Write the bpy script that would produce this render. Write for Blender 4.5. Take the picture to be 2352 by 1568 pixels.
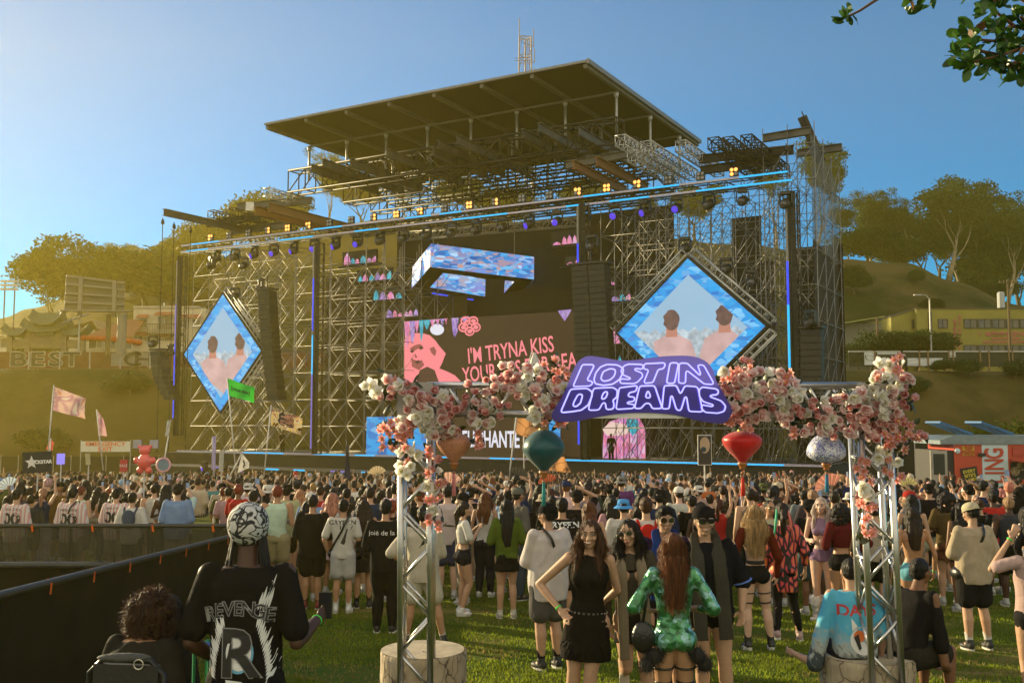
import bpy, bmesh, math, random
import numpy as np
from math import sin, cos, pi, radians, sqrt, atan2, floor
from mathutils import Vector, Matrix, noise
for o in list(bpy.data.objects): bpy.data.objects.remove(o)
SC = bpy.context.scene; COL = SC.collection
# ---------------- camera, sky, sun, exposure ----------------
W, H, F = 2352.0, 1568.0, 2287.0          # measuring frame of the photograph and focal length in its pixels
PITCH = math.atan(176/F); CZ = 4.91         # the lawn falls away from the camera towards the stage, whose ground is z = 0
cd = bpy.data.cameras.new('camera'); cam = bpy.data.objects.new('camera', cd); COL.objects.link(cam)
cam.location = (0, 0, CZ); cam.rotation_euler = (pi/2+PITCH, 0, 0)
cd.sensor_width = 36; cd.lens = 36*F/W; cd.clip_end = 3000; cd.clip_start = .05
SC.camera = cam
SUN_AZ, SUN_EL = radians(-54), radians(13)
w = bpy.data.worlds.new('World'); SC.world = w; w.use_nodes = True
nt = w.node_tree; nt.nodes.clear()
sky = nt.nodes.new('ShaderNodeTexSky'); sky.sky_type = 'NISHITA'; sky.sun_disc = False
sky.sun_elevation = SUN_EL; sky.sun_rotation = SUN_AZ
sky.air_density = 1.0; sky.dust_density = .0; sky.ozone_density = 4
hs = nt.nodes.new('ShaderNodeHueSaturation'); hs.inputs['Saturation'].default_value = 1.6; hs.inputs['Hue'].default_value = .485
tint = nt.nodes.new('ShaderNodeMix'); tint.data_type = 'RGBA'; tint.blend_type = 'MULTIPLY'; tint.inputs[0].default_value = 1
tint.inputs[7].default_value = (.0, .98, 1.22, 1)
bg = nt.nodes.new('ShaderNodeBackground'); bg.inputs[1].default_value = .078
wo = nt.nodes.new('ShaderNodeOutputWorld')
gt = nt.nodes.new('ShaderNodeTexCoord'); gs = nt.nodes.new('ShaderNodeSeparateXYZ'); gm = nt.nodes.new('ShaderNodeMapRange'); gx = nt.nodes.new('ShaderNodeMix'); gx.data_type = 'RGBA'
gm.inputs[1].default_value = .25; gm.inputs[2].default_value = -.45      # warm cream fill added to the sky behind the camera, brightens camera-facing surfaces
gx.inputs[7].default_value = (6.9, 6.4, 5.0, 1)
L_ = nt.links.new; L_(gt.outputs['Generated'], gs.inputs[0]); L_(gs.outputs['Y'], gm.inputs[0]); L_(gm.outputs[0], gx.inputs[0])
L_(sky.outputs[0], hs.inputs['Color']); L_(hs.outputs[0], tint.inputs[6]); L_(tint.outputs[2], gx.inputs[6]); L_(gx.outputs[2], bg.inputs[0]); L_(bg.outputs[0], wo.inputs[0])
sl = bpy.data.lights.new('sun', 'SUN'); sl.energy = 5.0; sl.angle = radians(.5); sl.color = (1, .80, .44)
so = bpy.data.objects.new('sun', sl); COL.objects.link(so)
sdir = Vector((sin(SUN_AZ)*cos(SUN_EL), cos(SUN_AZ)*cos(SUN_EL), sin(SUN_EL)))
so.rotation_euler = sdir.to_track_quat('Z', 'Y').to_euler()
SC.view_settings.view_transform = 'Standard'; SC.view_settings.look = 'None'; SC.view_settings.exposure = 1.04; SC.view_settings.gamma = 1
SC.cycles.max_bounces = 6; SC.cycles.volume_bounces = 0; SC.cycles.transparent_max_bounces = 12
SC.cycles.use_denoising = True
# ---------------- helpers ----------------
R = random.Random(7)
def U(a, b): return R.uniform(a, b)
cp, sp = cos(PITCH), sin(PITCH)
def ray(px, py):
    x, y = (px-W/2)/F, (H/2-py)/F
    return Vector((x, cp-y*sp, sp+y*cp))
def at(px, py, Y):                       # the point of world depth Y seen at a pixel of the photograph
    r = ray(px, py); return Vector((0, 0, CZ))+r*(Y/r.y)
def gl(Y): return max(0., 2.76-.046*Y)    # height of the sloping lawn
def gnd(px, py):                         # where the lawn is met by the ray through a pixel
    r = ray(px, py); k = -2.15/(r.z+.046*r.y); p = Vector((0, 0, CZ))+r*k
    if p.y > 60: p = Vector((0, 0, CZ))+r*(-CZ/r.z)
    return p
def proj(p):
    x, y, z = p[0], p[1], p[2]-CZ
    d = y*cp+z*sp; return (W/2+F*x/d, H/2-F*(z*cp-y*sp)/d, d)
def xat(px, Y): return (px-W/2)/F*Y
# stage frame: u along the front to the right, v away from the camera, z up
SA = Vector((-26.3, 79, 0)); SU = Vector((.8672, -.4979, 0)); SV = Vector((.4979, .8672, 0))
def st(u, v, z): return SA+SU*u+SV*v+Vector((0, 0, z))
def sp_(px, py, v=0):                    # pixel -> (u, z) on the stage plane at depth v
    r = ray(px, py); o = Vector((0, 0, CZ)); k = ((SA+SV*v-o).dot(SV))/r.dot(SV); p = o+r*k
    return ((p-SA).dot(SU), p.z)
def sw(px, py, v=0):
    u, z = sp_(px, py, v); return st(u, v, z)
STROT = atan2(SU.y, SU.x)

class MB:
    def __init__(s): s.v = []; s.f = []; s.m = []; s.cur = 0
    def add(s, vs, fs):
        n = len(s.v); s.v.extend([tuple(v) for v in vs]); s.f.extend([tuple(i+n for i in f) for f in fs]); s.m.extend([s.cur]*len(fs)); return s
    def box(s, c, size, ax=None):
        c = Vector(c); hx, hy, hz = size[0]/2, size[1]/2, size[2]/2
        X, Y, Z = ax if ax else (Vector((1,0,0)), Vector((0,1,0)), Vector((0,0,1)))
        vs = [c+X*(hx*i)+Y*(hy*j)+Z*(hz*k) for i in (-1,1) for j in (-1,1) for k in (-1,1)]
        return s.add(vs, [(0,1,3,2),(4,6,7,5),(0,4,5,1),(2,3,7,6),(0,2,6,4),(1,5,7,3)])
    def bar(s, a, b, wd, ht, up=(0,0,1)):
        a, b = Vector(a), Vector(b); Y = (b-a); L = Y.length
        if L < 1e-6: return s
        Y = Y/L; X = Y.cross(Vector(up))
        if X.length < 1e-4: X = Y.cross(Vector((0,1,0)))
        X.normalize(); Z = X.cross(Y); return s.box((a+b)/2, (wd, L, ht), (X, Y, Z))
    def tube(s, a, b, r, n=6, r2=None, cap=True):
        a, b = Vector(a), Vector(b); d = b-a
        if d.length < 1e-6: return s
        d.normalize(); r2 = r if r2 is None else r2
        x = d.orthogonal().normalized(); y = d.cross(x)
        vs = [a+(x*cos(2*pi*i/n)+y*sin(2*pi*i/n))*r for i in range(n)]+[b+(x*cos(2*pi*i/n)+y*sin(2*pi*i/n))*r2 for i in range(n)]
        fs = [(i, (i+1)%n, n+(i+1)%n, n+i) for i in range(n)]
        if cap: fs += [tuple(range(n-1,-1,-1)), tuple(range(n, 2*n))]
        return s.add(vs, fs)
    def path(s, pts, r, n=6, closed=False):
        pts = [Vector(p) for p in pts]; N = len(pts); rs = r if isinstance(r, (list, tuple)) else [r]*N
        vs = []; px = None
        for i, p in enumerate(pts):
            a = pts[i-1] if (i or closed) else p; b = pts[(i+1)%N] if (i < N-1 or closed) else p
            d = (b-a).normalized() if (b-a).length > 1e-9 else Vector((0,0,1))
            x = d.orthogonal() if px is None else px-d*px.dot(d)
            if x.length < 1e-5: x = d.orthogonal()
            x.normalize(); px = x; y = d.cross(x)
            vs += [p+(x*cos(2*pi*k/n)+y*sin(2*pi*k/n))*rs[i] for k in range(n)]
        fs = []
        for i in range(N if closed else N-1):
            j = (i+1)%N
            fs += [(i*n+k, i*n+(k+1)%n, j*n+(k+1)%n, j*n+k) for k in range(n)]
        if not closed: fs += [tuple(range(n-1,-1,-1)), tuple(range((N-1)*n, N*n))]
        return s.add(vs, fs)
    def lathe(s, c, prof, n=16, ax=(0,0,1), rib=0, nr=0):
        c = Vector(c); A = Vector(ax).normalized(); x = A.orthogonal().normalized(); y = A.cross(x); vs = []
        for (r, z) in prof:
            for k in range(n):
                q = 2*pi*k/n; rr = r*(1+(rib*cos(nr*q) if nr else 0)); vs.append(c+A*z+(x*cos(q)+y*sin(q))*rr)
        fs = [(i*n+k, i*n+(k+1)%n, (i+1)*n+(k+1)%n, (i+1)*n+k) for i in range(len(prof)-1) for k in range(n)]
        fs += [tuple(range(n-1,-1,-1)), tuple(range((len(prof)-1)*n, len(prof)*n))]
        return s.add(vs, fs)
    def ell(s, c, r, nu=12, nv=8, ax=None):
        c = Vector(c); X, Y, Z = ax if ax else (Vector((1,0,0)), Vector((0,1,0)), Vector((0,0,1)))
        vs = [c+Z*r[2]]; 
        for i in range(1, nv):
            t = pi*i/nv
            vs += [c+X*(r[0]*sin(t)*cos(2*pi*k/nu))+Y*(r[1]*sin(t)*sin(2*pi*k/nu))+Z*(r[2]*cos(t)) for k in range(nu)]
        vs.append(c-Z*r[2]); fs = [(0, 1+k, 1+(k+1)%nu) for k in range(nu)]
        for i in range(nv-2):
            a = 1+i*nu; fs += [(a+k, a+nu+k, a+nu+(k+1)%nu, a+(k+1)%nu) for k in range(nu)]
        L = len(vs)-1; a = 1+(nv-2)*nu; fs += [(a+k, L, a+(k+1)%nu) for k in range(nu)]
        return s.add(vs, fs)
    def slab(s, pts, th, nrm=None):      # polygon given a thickness
        pts = [Vector(p) for p in pts]; n = len(pts)
        if nrm is None:
            nrm = Vector((0,0,0))
            for i in range(n): nrm += pts[i].cross(pts[(i+1)%n])
        nrm = Vector(nrm).normalized()
        vs = [p+nrm*(th/2) for p in pts]+[p-nrm*(th/2) for p in pts]
        fs = [tuple(range(n)), tuple(range(2*n-1, n-1, -1))]+[(i, n+i, n+(i+1)%n, (i+1)%n) for i in range(n)]
        return s.add(vs, fs)
    def build(s, name, mats, parent=None, smooth=False, local=False):
        me = bpy.data.meshes.new(name)
        off = Vector((0,0,0)) if (local or parent is None) else wloc(parent)
        me.from_pydata([(v[0]-off[0], v[1]-off[1], v[2]-off[2]) for v in s.v], [], s.f)
        for m in (mats if isinstance(mats, (list, tuple)) else [mats]): me.materials.append(m)
        if any(s.m): me.polygons.foreach_set('material_index', s.m)
        if smooth: me.polygons.foreach_set('use_smooth', [True]*len(s.f))
        me.update(); o = bpy.data.objects.new(name, me); COL.objects.link(o)
        if parent is not None: o.parent = parent
        return o
def wloc(o):
    v = Vector((0,0,0))
    while o is not None: v = v+o.location; o = o.parent
    return v
def tag(o, label=None, cat=None, group=None, kind=None):
    if label: o['label'] = label
    if cat: o['category'] = cat
    if group: o['group'] = group
    if kind: o['kind'] = kind
    return o
def T(name, label, cat, loc=(0,0,0), group=None, rz=0):
    o = bpy.data.objects.new(name, None); COL.objects.link(o); o.location = loc; o.rotation_euler = (0,0,rz); o.empty_display_size = .1
    return tag(o, label, cat, group)
KIDS = {}
def kids(o): return [c for c in bpy.data.objects if c.parent == o]
def copy_tree(o, loc=None, rz=None, sc=None, label=None, tree=None, group=None):
    tree = tree or snapshot(o)
    def rec(n, par):
        src, chs = n; c = src.copy(); COL.objects.link(c)
        if par is not None: c.parent = par
        for ch in chs: rec(ch, c)
        return c
    c = rec(tree, None)
    if loc is not None: c.location = loc
    if rz is not None: c.rotation_euler = (c.rotation_euler[0], c.rotation_euler[1], rz)
    if sc is not None: c.scale = sc if isinstance(sc, (tuple, list)) else (sc,)*3
    if label: c['label'] = label
    return c
def snapshot(o): return (o, [snapshot(c) for c in o.children])
# ---------------- materials ----------------
MATS = {}
def M(name, col=(.5,.5,.5), rough=.6, metal=0, var=.12, scale=6, bump=0, bscale=40, emit=0, ecol=None, trans=0, spec=.5, objcol=False, coat=0, sheen=0, stretch=None):
    if name in MATS: return MATS[name]
    m = bpy.data.materials.new(name); m.use_nodes = True; n = m.node_tree; b = n.nodes['Principled BSDF']; L = n.links.new
    MATS[name] = m
    b.inputs['Roughness'].default_value = rough; b.inputs['Metallic'].default_value = metal; b.inputs['Specular IOR Level'].default_value = spec
    b.inputs['Coat Weight'].default_value = coat; b.inputs['Sheen Weight'].default_value = sheen
    tc = n.nodes.new('ShaderNodeTexCoord'); src = tc.outputs['Object']
    if stretch:
        mp = n.nodes.new('ShaderNodeMapping'); mp.inputs['Scale'].default_value = stretch; L(src, mp.inputs[0]); src = mp.outputs[0]
    nz = n.nodes.new('ShaderNodeTexNoise'); nz.inputs['Scale'].default_value = scale; nz.inputs['Detail'].default_value = 5; L(src, nz.inputs['Vector'])
    mx = n.nodes.new('ShaderNodeMix'); mx.data_type = 'RGBA'; mx.blend_type = 'MULTIPLY'; mx.inputs[0].default_value = 1
    mr = n.nodes.new('ShaderNodeMapRange'); mr.inputs[1].default_value = .3; mr.inputs[2].default_value = .7; mr.inputs[3].default_value = 1-var; mr.inputs[4].default_value = 1+var
    L(nz.outputs[0], mr.inputs[0]); cb = n.nodes.new('ShaderNodeCombineColor')
    for i in range(3): L(mr.outputs[0], cb.inputs[i])
    if objcol:
        oi = n.nodes.new('ShaderNodeObjectInfo'); L(oi.outputs['Color'], mx.inputs[6])
    else: mx.inputs[6].default_value = (*col[:3], 1)
    L(cb.outputs[0], mx.inputs[7]); L(mx.outputs[2], b.inputs['Base Color'])
    if bump:
        n2 = n.nodes.new('ShaderNodeTexNoise'); n2.inputs['Scale'].default_value = bscale; n2.inputs['Detail'].default_value = 4; L(src, n2.inputs['Vector'])
        bp = n.nodes.new('ShaderNodeBump'); bp.inputs['Strength'].default_value = bump; bp.inputs['Distance'].default_value = .02; L(n2.outputs[0], bp.inputs['Height']); L(bp.outputs[0], b.inputs['Normal'])
    if emit:
        b.inputs['Emission Color'].default_value = (*(ecol or col)[:3], 1); b.inputs['Emission Strength'].default_value = emit
    if trans:
        tr = n.nodes.new('ShaderNodeBsdfTranslucent'); L(mx.outputs[2], tr.inputs[0]); ms = n.nodes.new('ShaderNodeMixShader'); ms.inputs[0].default_value = trans
        L(b.outputs[0], ms.inputs[1]); L(tr.outputs[0], ms.inputs[2]); L(ms.outputs[0], n.nodes['Material Output'].inputs['Surface'])
    return m
def nodes_of(m): return m.node_tree.nodes, m.node_tree.links.new, m.node_tree.nodes['Principled BSDF']
def mesh_cloth(name, col, opacity, cell=None):   # wind mesh: woven scrim that lets part of the light through
    m = M(name, col, .9, var=.2, scale=.4); n, L, b = nodes_of(m)
    b.inputs['Alpha'].default_value = opacity; return m
# ================= SETTING =================
def interp(tab, x):
    if x <= tab[0][0]: return tab[0][1]
    for (a, p), (b, q) in zip(tab, tab[1:]):
        if x <= b: t = (x-a)/(b-a); t = t*t*(3-2*t); return p+(q-p)*t
    return tab[-1][1]
RIDGE = [(-600,800),(0,745),(60,720),(200,665),(317,642),(450,628),(560,575),(760,520),(1000,500),(1300,510),(1500,540),(1700,560),(1945,597),(2090,607),(2200,645),(2352,700),(2700,790),(3400,840)]
def hgt(x, y):
    if y < 60: return 2.76-.046*y
    if y < 100: return 0.
    px = W/2+F*x/y; rz = CZ+(960-interp(RIDGE, px))/F*226
    e = 10.7
    if y < 119: t = (y-100)/19; h = e*(t*t*(3-2*t))
    elif y < 160: h = e+(y-119)*.02
    elif y < 226: t = (y-160)/66; h = e+.8+(rz-e-.8)*(t**.8*(1-t)+t*(1-(1-t)**2))
    else: h = rz-(y-226)*.10
    h += noise.noise(Vector((x*.03, y*.03, 0)))*1.2*min(1, (y-100)/60)+noise.noise(Vector((x*.15, y*.15, 3)))*.35*min(1,(y-100)/10)*(0 if 119 < y < 158 else 1)
    return h
def ground_mats():
    g = M('lawn', (.06,.085,.012), .9, var=.25, scale=.5, bump=.5, bscale=90, spec=.1); n, L, b = nodes_of(g)
    tc = n.new('ShaderNodeTexCoord'); a = n.new('ShaderNodeTexNoise'); a.inputs['Scale'].default_value = .45; a.inputs['Detail'].default_value = 7; a.inputs['Roughness'].default_value = .7
    mp = n.new('ShaderNodeMapping'); mp.inputs['Scale'].default_value = (.6, 1.5, 1); L(tc.outputs['Object'], mp.inputs[0]); L(mp.outputs[0], a.inputs['Vector'])
    cr = n.new('ShaderNodeValToRGB'); e = cr.color_ramp.elements; e[0].position = .36; e[0].color = (.035,.08,.008,1); e[1].position = .58; e[1].color = (.10,.115,.013,1)
    k = e.new(.67); k.color = (.22,.165,.055,1)
    L(a.outputs[0], cr.inputs[0]); f = n.new('ShaderNodeTexNoise'); f.inputs['Scale'].default_value = 60; L(tc.outputs['Object'], f.inputs['Vector'])
    m2 = n.new('ShaderNodeMix'); m2.data_type = 'RGBA'; m2.blend_type = 'OVERLAY'; m2.inputs[0].default_value = .6; L(cr.outputs[0], m2.inputs[6]); L(f.outputs[0], m2.inputs[7]); L(m2.outputs[2], b.inputs['Base Color'])
    h = M('hill_ground', (.12,.085,.035), .95, var=.3, scale=.05, spec=.1, bump=.3, bscale=2); n, L, b = nodes_of(h)
    tc = n.new('ShaderNodeTexCoord'); a = n.new('ShaderNodeTexNoise'); a.inputs['Scale'].default_value = .06; a.inputs['Detail'].default_value = 9; a.inputs['Roughness'].default_value = .68; L(tc.outputs['Object'], a.inputs['Vector'])
    cr = n.new('ShaderNodeValToRGB'); e = cr.color_ramp.elements; e[0].position = .4; e[0].color = (.014,.026,.006,1); e[1].position = .6; e[1].color = (.095,.07,.026,1)
    L(a.outputs[0], cr.inputs[0]); L(cr.outputs[0], b.inputs['Base Color'])
    return g, h
LAWN, HILL = ground_mats()
def terrain():
    xs = [i*1.0 for i in range(-200, 201)]; m = MB()
    ys = [-25,0,20,40,60,80,92]+[100+i*1.5 for i in range(0, 42)]+[163+i*3 for i in range(0, 30)]+[252+i*12 for i in range(5)]
    X = lambda i, y: xs[i]*.92
    v = [(X(i,y), y, hgt(X(i,y), y)) for y in ys for i in range(len(xs))]; n = len(xs); split = 7
    f = [(j*n+i, j*n+i+1, (j+1)*n+i+1, (j+1)*n+i) for j in range(len(ys)-1) for i in range(n-1)]
    nl = split*(n-1)
    a = MB(); a.add([p if p[1] < 99 else (p[0], p[1], 0) for p in v[:(split+1)*n]], f[:nl]); tag(a.build('lawn_ground', LAWN, smooth=True), kind='structure')
    b = MB(); b.add([(p[0], p[1], p[2]-.05) if j < n else p for j, p in enumerate(v[split*n:])], [tuple(k-split*n for k in q) for q in f[nl:]]); tag(b.build('hills', HILL, smooth=True), kind='structure')
terrain()
# short grass blades on the part of the lawn the camera sees close by
def grass():
    g = MB(); rr = random.Random(3); v = []; f = []
    for i in range(150000):
        y = 8.2+(rr.random()**1.6)*16; x = (rr.random()*2-1)*(y*.56+.4)
        d = noise.noise(Vector((x*.5, y*.9, 1)))+.4*noise.noise(Vector((x*2.1, y*3.1, 5)))
        if d > .3 and rr.random() < .8: continue
        g.m.append(1 if d > .12 and rr.random() < (d-.05)*3 else 0)
        h = rr.uniform(.018, .045); a = rr.random()*6.28; wd = .006+.006*rr.random(); lx, ly = rr.uniform(-.02,.02), rr.uniform(-.02,.02)
        k = len(v); z = gl(y); v += [(x-cos(a)*wd, y-sin(a)*wd, z), (x+cos(a)*wd, y+sin(a)*wd, z), (x+lx, y+ly, z+h)]; f.append((k, k+1, k+2))
    g.v = v; g.f = f
    tag(g.build('grass', [M('blade', (.2,.25,.022), .7, var=.4, scale=1.2, trans=.55, spec=.2), M('blade_dry', (.28,.22,.07), .8, var=.3, scale=3, trans=.4)]), kind='stuff', label='short green lawn with dry straw patches')
grass()
# ---------------- trees ----------------
BARK = M('bark_pale', (.3,.24,.17), .85, var=.3, scale=1.5, bump=.3, bscale=8); BARKD = M('bark_dark', (.1,.075,.05), .9, var=.3, scale=2)
LEAFS = {'olive': M('leaf_olive', (.038,.07,.012), .6, var=.5, scale=.8, trans=.3, spec=.25), 'dark': M('leaf_dark', (.02,.045,.01), .7, var=.45, scale=.5, trans=.2, spec=.2),
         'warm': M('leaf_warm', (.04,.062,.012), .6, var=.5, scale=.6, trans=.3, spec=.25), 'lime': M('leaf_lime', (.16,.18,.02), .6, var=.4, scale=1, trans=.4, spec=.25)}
def tree_geo(seed, h, spread, first, levels, cl_r, leaf, n_leaf, bark, low=.3, up=.5, flat=.6, forks=3):
    rr = random.Random(seed); tr = MB(); cr = MB(); v = []; f = []
    def clump(c, r):
        for _ in range(n_leaf):
            while 1:
                d = Vector((rr.uniform(-1,1), rr.uniform(-1,1), rr.uniform(-1,1)))
                if .1 < d.length < 1: break
            p = c+Vector((d.x*r, d.y*r, d.z*r*flat)); a = Vector((rr.gauss(0,1), rr.gauss(0,1), rr.gauss(0,1)-.3)).normalized(); b = a.orthogonal().normalized()
            l, wd = leaf*rr.uniform(.6,1.3), leaf*.3; k = len(v)
            v.extend([p, p+a*l*.5+b*wd, p+a*l, p+a*l*.5-b*wd]); f.append((k, k+1, k+2, k+3))
    def grow(p, d, L, r, lev):
        pts = [p]; rs = [r]; q = p; dd = d
        for i in range(3):
            dd = (dd+Vector((rr.uniform(-1,1), rr.uniform(-1,1), rr.uniform(-.4,.8)))*.17).normalized(); q = q+dd*L/3; pts.append(q); rs.append(r*(1-.17*(i+1)))
        tr.path(pts, rs, 6 if lev < 2 else 4)
        if lev >= levels:
            clump(q, cl_r*rr.uniform(.7,1.25)); 
            return
        if lev >= levels-1: clump(pts[2]+Vector((rr.uniform(-1,1), rr.uniform(-1,1), 0))*cl_r*.4, cl_r*rr.uniform(.4,.8))
        n = forks if lev else forks+1
        for k in range(n):
            a = 6.28*(k+rr.random()*.7)/n; t = spread*rr.uniform(.6,1.2); nd = (dd*cos(t)+Vector((cos(a), sin(a), up*.3))*sin(t)).normalized(); nd = (nd+Vector((0,0,up*.35))).normalized()
            grow(pts[-1] if rr.random() < .7 else pts[2], nd, L*rr.uniform(.62,.86), rs[-1]*.68, lev+1)
    grow(Vector((0,0,-.6)), Vector((rr.uniform(-.08,.08), 0, 1)).normalized(), h*first, h*.022, 0)
    cr.v = v; cr.f = f; cr.m = [0]*len(f); return tr, cr
def tree_proto(name, label, cat, leafmat, **k):
    bark = k.pop('barkm'); tr, cr = tree_geo(bark=None, **k); zt = max(p[2] for p in cr.v) if cr.v else k['h']
    s = k['h']/zt; tr.v = [(p[0]*s, p[1]*s, p[2]*s) for p in tr.v]; cr.v = [(p[0]*s, p[1]*s, p[2]*s) for p in cr.v]
    t = T(name, label, cat, (0,0,0)); tr.build('trunk', bark, t, smooth=True, local=True); cr.build('crown', leafmat, t, local=True); return t
TP = {'euc': tree_proto('eucalyptus_tree', '', 'tree', LEAFS['warm'], barkm=BARK, seed=4, h=24, spread=.55, first=.30, levels=4, cl_r=2.0, leaf=.55, n_leaf=75, up=.7, forks=3),
      'euc2': tree_proto('eucalyptus_tree', '', 'tree', LEAFS['olive'], barkm=BARK, seed=9, h=24, spread=.42, first=.36, levels=4, cl_r=1.8, leaf=.5, n_leaf=70, up=.9, forks=3),
      'oak': tree_proto('broadleaf_tree', '', 'tree', LEAFS['olive'], barkm=BARKD, seed=21, h=18, spread=.7, first=.24, levels=4, cl_r=1.4, leaf=.42, n_leaf=85, up=.35, forks=3),
      'dense': tree_proto('dense_tree', '', 'tree', LEAFS['dark'], barkm=BARKD, seed=33, h=10, spread=.8, first=.2, levels=3, cl_r=1.7, leaf=.36, n_leaf=120, up=.35, flat=.6, forks=4),
      'lime': tree_proto('shrub', '', 'shrub', LEAFS['lime'], barkm=BARKD, seed=41, h=3.4, spread=.5, first=.3, levels=3, cl_r=.32, leaf=.17, n_leaf=22, up=.9, flat=1.6, forks=4)}
used = set()
def plant(kind, px, Y, h, label, group, sx=1., rz=None, sink=0):
    x = xat(px, Y); z = hgt(x, Y)-sink; p = TP[kind]; base = {'euc':24,'euc2':24,'oak':18,'dense':10,'lime':3.4}[kind]
    s = h/base; c = p if kind not in used else copy_tree(p, tree=TPS[kind]); used.add(kind)
    c.location = (x, Y, z); c.rotation_euler = (0, 0, U(0, 6.28) if rz is None else rz); c.scale = (s*sx, s*sx, s); c['label'] = label; c['group'] = group; return c
TPS = {k: snapshot(v) for k, v in TP.items()}
G = 'eucalyptus trees along the hill ridge'
for px, Y, h, k, sx, lb in [(2185,223,25,'euc',1.25,'eucalyptus with a thick pale forked trunk standing on the grassy slope'),
    (2090,232,18,'euc2',1.0,'slim dark eucalyptus in the gap behind the dry grass hilltop'), (2010,228,19,'euc2',1.1,'flat-topped eucalyptus group with bare high stems above the grass crest'),
    (1960,236,20,'euc',.85,'eucalyptus just past the mesh edge of the tall scaffold tower'), (2262,240,27,'euc2',1.1,'tallest eucalyptus with orange lit tips over the yellow building'),
    (2321,224,26,'euc',.95,'eucalyptus with twin bare stems behind the wooden utility pole'), (2230,248,24,'oak',1.1,'bushy tree filling the row between the pale trunk and the tallest eucalyptus'),
    (2380,232,27,'euc2',1.15,'eucalyptus cut off by the edge of the picture'), (2130,246,21,'oak',1.0,'broad dark tree behind the pale trunk eucalyptus'),
    (1880,215,28,'euc',.8,'eucalyptus seen through the top of the tall scaffold tower'), (1790,222,24,'euc2',.9,'yellow lit eucalyptus behind the crane beams of the scaffold tower'),
    (2045,238,20,'oak',1.1,'leafy tree between the flat-topped group and the slim dark eucalyptus'), (2165,236,17,'oak',1.2,'low leafy tree hiding the fork of the pale trunk'), (2215,236,21,'euc2',1.2,'dark tree between the pale trunk and the tallest eucalyptus'), (2352,244,24,'oak',1.1,'dark broad tree over the utility pole at the picture edge'),
    (2300,252,27,'euc',1.1,'dense eucalyptus crown at the back of the row by the utility pole')]:
    plant(k, px, Y, h, lb, G, sx)
G = 'trees on the hill behind the stage'
for px, Y, h, k, sx, lb in [(118,172,21,'oak',1.15,'large airy tree over the billboard back at the hazy side'), (282,226,9,'oak',1.3,'small tree on the crest above the billboard'),
    (384,226,9,'oak',1.3,'small loose tree on the crest beside the hanging chains'), (330,228,7,'dense',1.2,'low dark tree between the two small crest trees'), (225,226,7,'oak',1.3,'low tree on the crest by the wooden pole'),
    (590,228,16,'dense',1.2,'round dark tree behind the end of the lighting truss'), (655,230,13,'oak',1.2,'tree showing between the crossed steel beams'), (745,230,19,'euc2',1.3,'tall feathery tree under the front corner of the stage roof'),
    (830,232,15,'oak',1.3,'tree behind the posts of the roof trusses'), (930,232,13,'euc2',1.3,'tree behind the rows of roof trussing near the stage middle'), (480,226,12,'dense',1.1,'bright green tree behind the outer scaffold pole'),
    (1050,232,13,'oak',1.4,'tree behind the truss above the hanging screen box'), (1180,232,12,'dense',1.4,'dark tree behind the trusses under the radio mast'), (1330,230,12,'oak',1.4,'tree behind the upright carrying the purple lamps'),
    (1480,228,12,'euc2',1.3,'tree behind the scaffold over the large diamond screen'), (1600,226,13,'oak',1.3,'tree behind the bare trusses beside the dark wind mesh'), (440,205,9,'dense',1.3,'leafy green tree low on the slope behind the small diamond screen')]:
    plant(k, px, Y, h, lb, G, sx)
G = 'bushes on the dry slopes'
for px, Y, h, k, sx, lb in [(75,150,7,'dense',1.3,'round green bush tree behind the ornate gate'), (140,160,6,'dense',1.5,'dark bush under the large airy tree'), (330,190,13,'dense',1.5,'wide dark tree on the slope over the white apartment house'), (270,196,10,'dense',1.4,'dark tree on the slope behind the billboard'),
    (395,186,12,'dense',1.4,'dark tree on the slope beside the outer scaffold pole'), (2118,195,3.2,'dense',1,'small round bush on the dry slope above the lamp post'), (2140,180,4,'dense',1.1,'bush on the slope over the yellow building roof'), (1968,188,6,'dense',1,'green bush at the foot of the dry slope by the tower'),
    (2084,126,5.5,'oak',1.4,'pepper tree in front of the slanted end of the yellow building'), (2150,127,5.5,'oak',1.5,'pepper tree beside the lamp post'), (2000,126,6,'dense',.9,'bush next to the rusty pole'), (1975,124,4,'dense',1,'bush in front of the grey shed'), (2105,128,4,'dense',1,'low bush between the two pepper trees'),
    (2050,108,2,'dense',1,'round bush half way up the embankment'), (2095,112,2.6,'dense',1.2,'bush on the bank behind the flower covered truss'), (2330,115,2.5,'dense',1.5,'dry bush under the corrugated fence'), (2230,116,2.2,'dense',1.6,'pale grassy bush below the fence posts'), (2170,117,1.8,'dense',1.6,'small pale bush at the foot of the corrugated panels'),
    (300,112,3,'dense',1.6,'bush on the hazy bank under the stone wall'), (120,104,3,'dense',1.8,'low bush on the bank behind the pink flags'), (2250,236,12,'dense',1.4,'dark undergrowth tree between the eucalyptus stems'), (2100,232,10,'dense',1.5,'dark undergrowth tree behind the dry crest'), (2000,230,10,'dense',1.6,'dark undergrowth tree by the tower'), (2310,228,7,'dense',1.6,'dark green tree below the twin stems')]:
    plant(k, px, Y, h, lb, G, sx)
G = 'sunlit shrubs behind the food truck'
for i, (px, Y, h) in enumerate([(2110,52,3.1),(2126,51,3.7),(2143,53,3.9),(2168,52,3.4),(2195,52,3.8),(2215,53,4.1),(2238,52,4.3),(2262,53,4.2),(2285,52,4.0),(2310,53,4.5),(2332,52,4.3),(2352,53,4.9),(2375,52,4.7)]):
    plant('lime', px, Y, h, 'yellow green shrub in the row behind the red food truck', G, 1.0)
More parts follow.
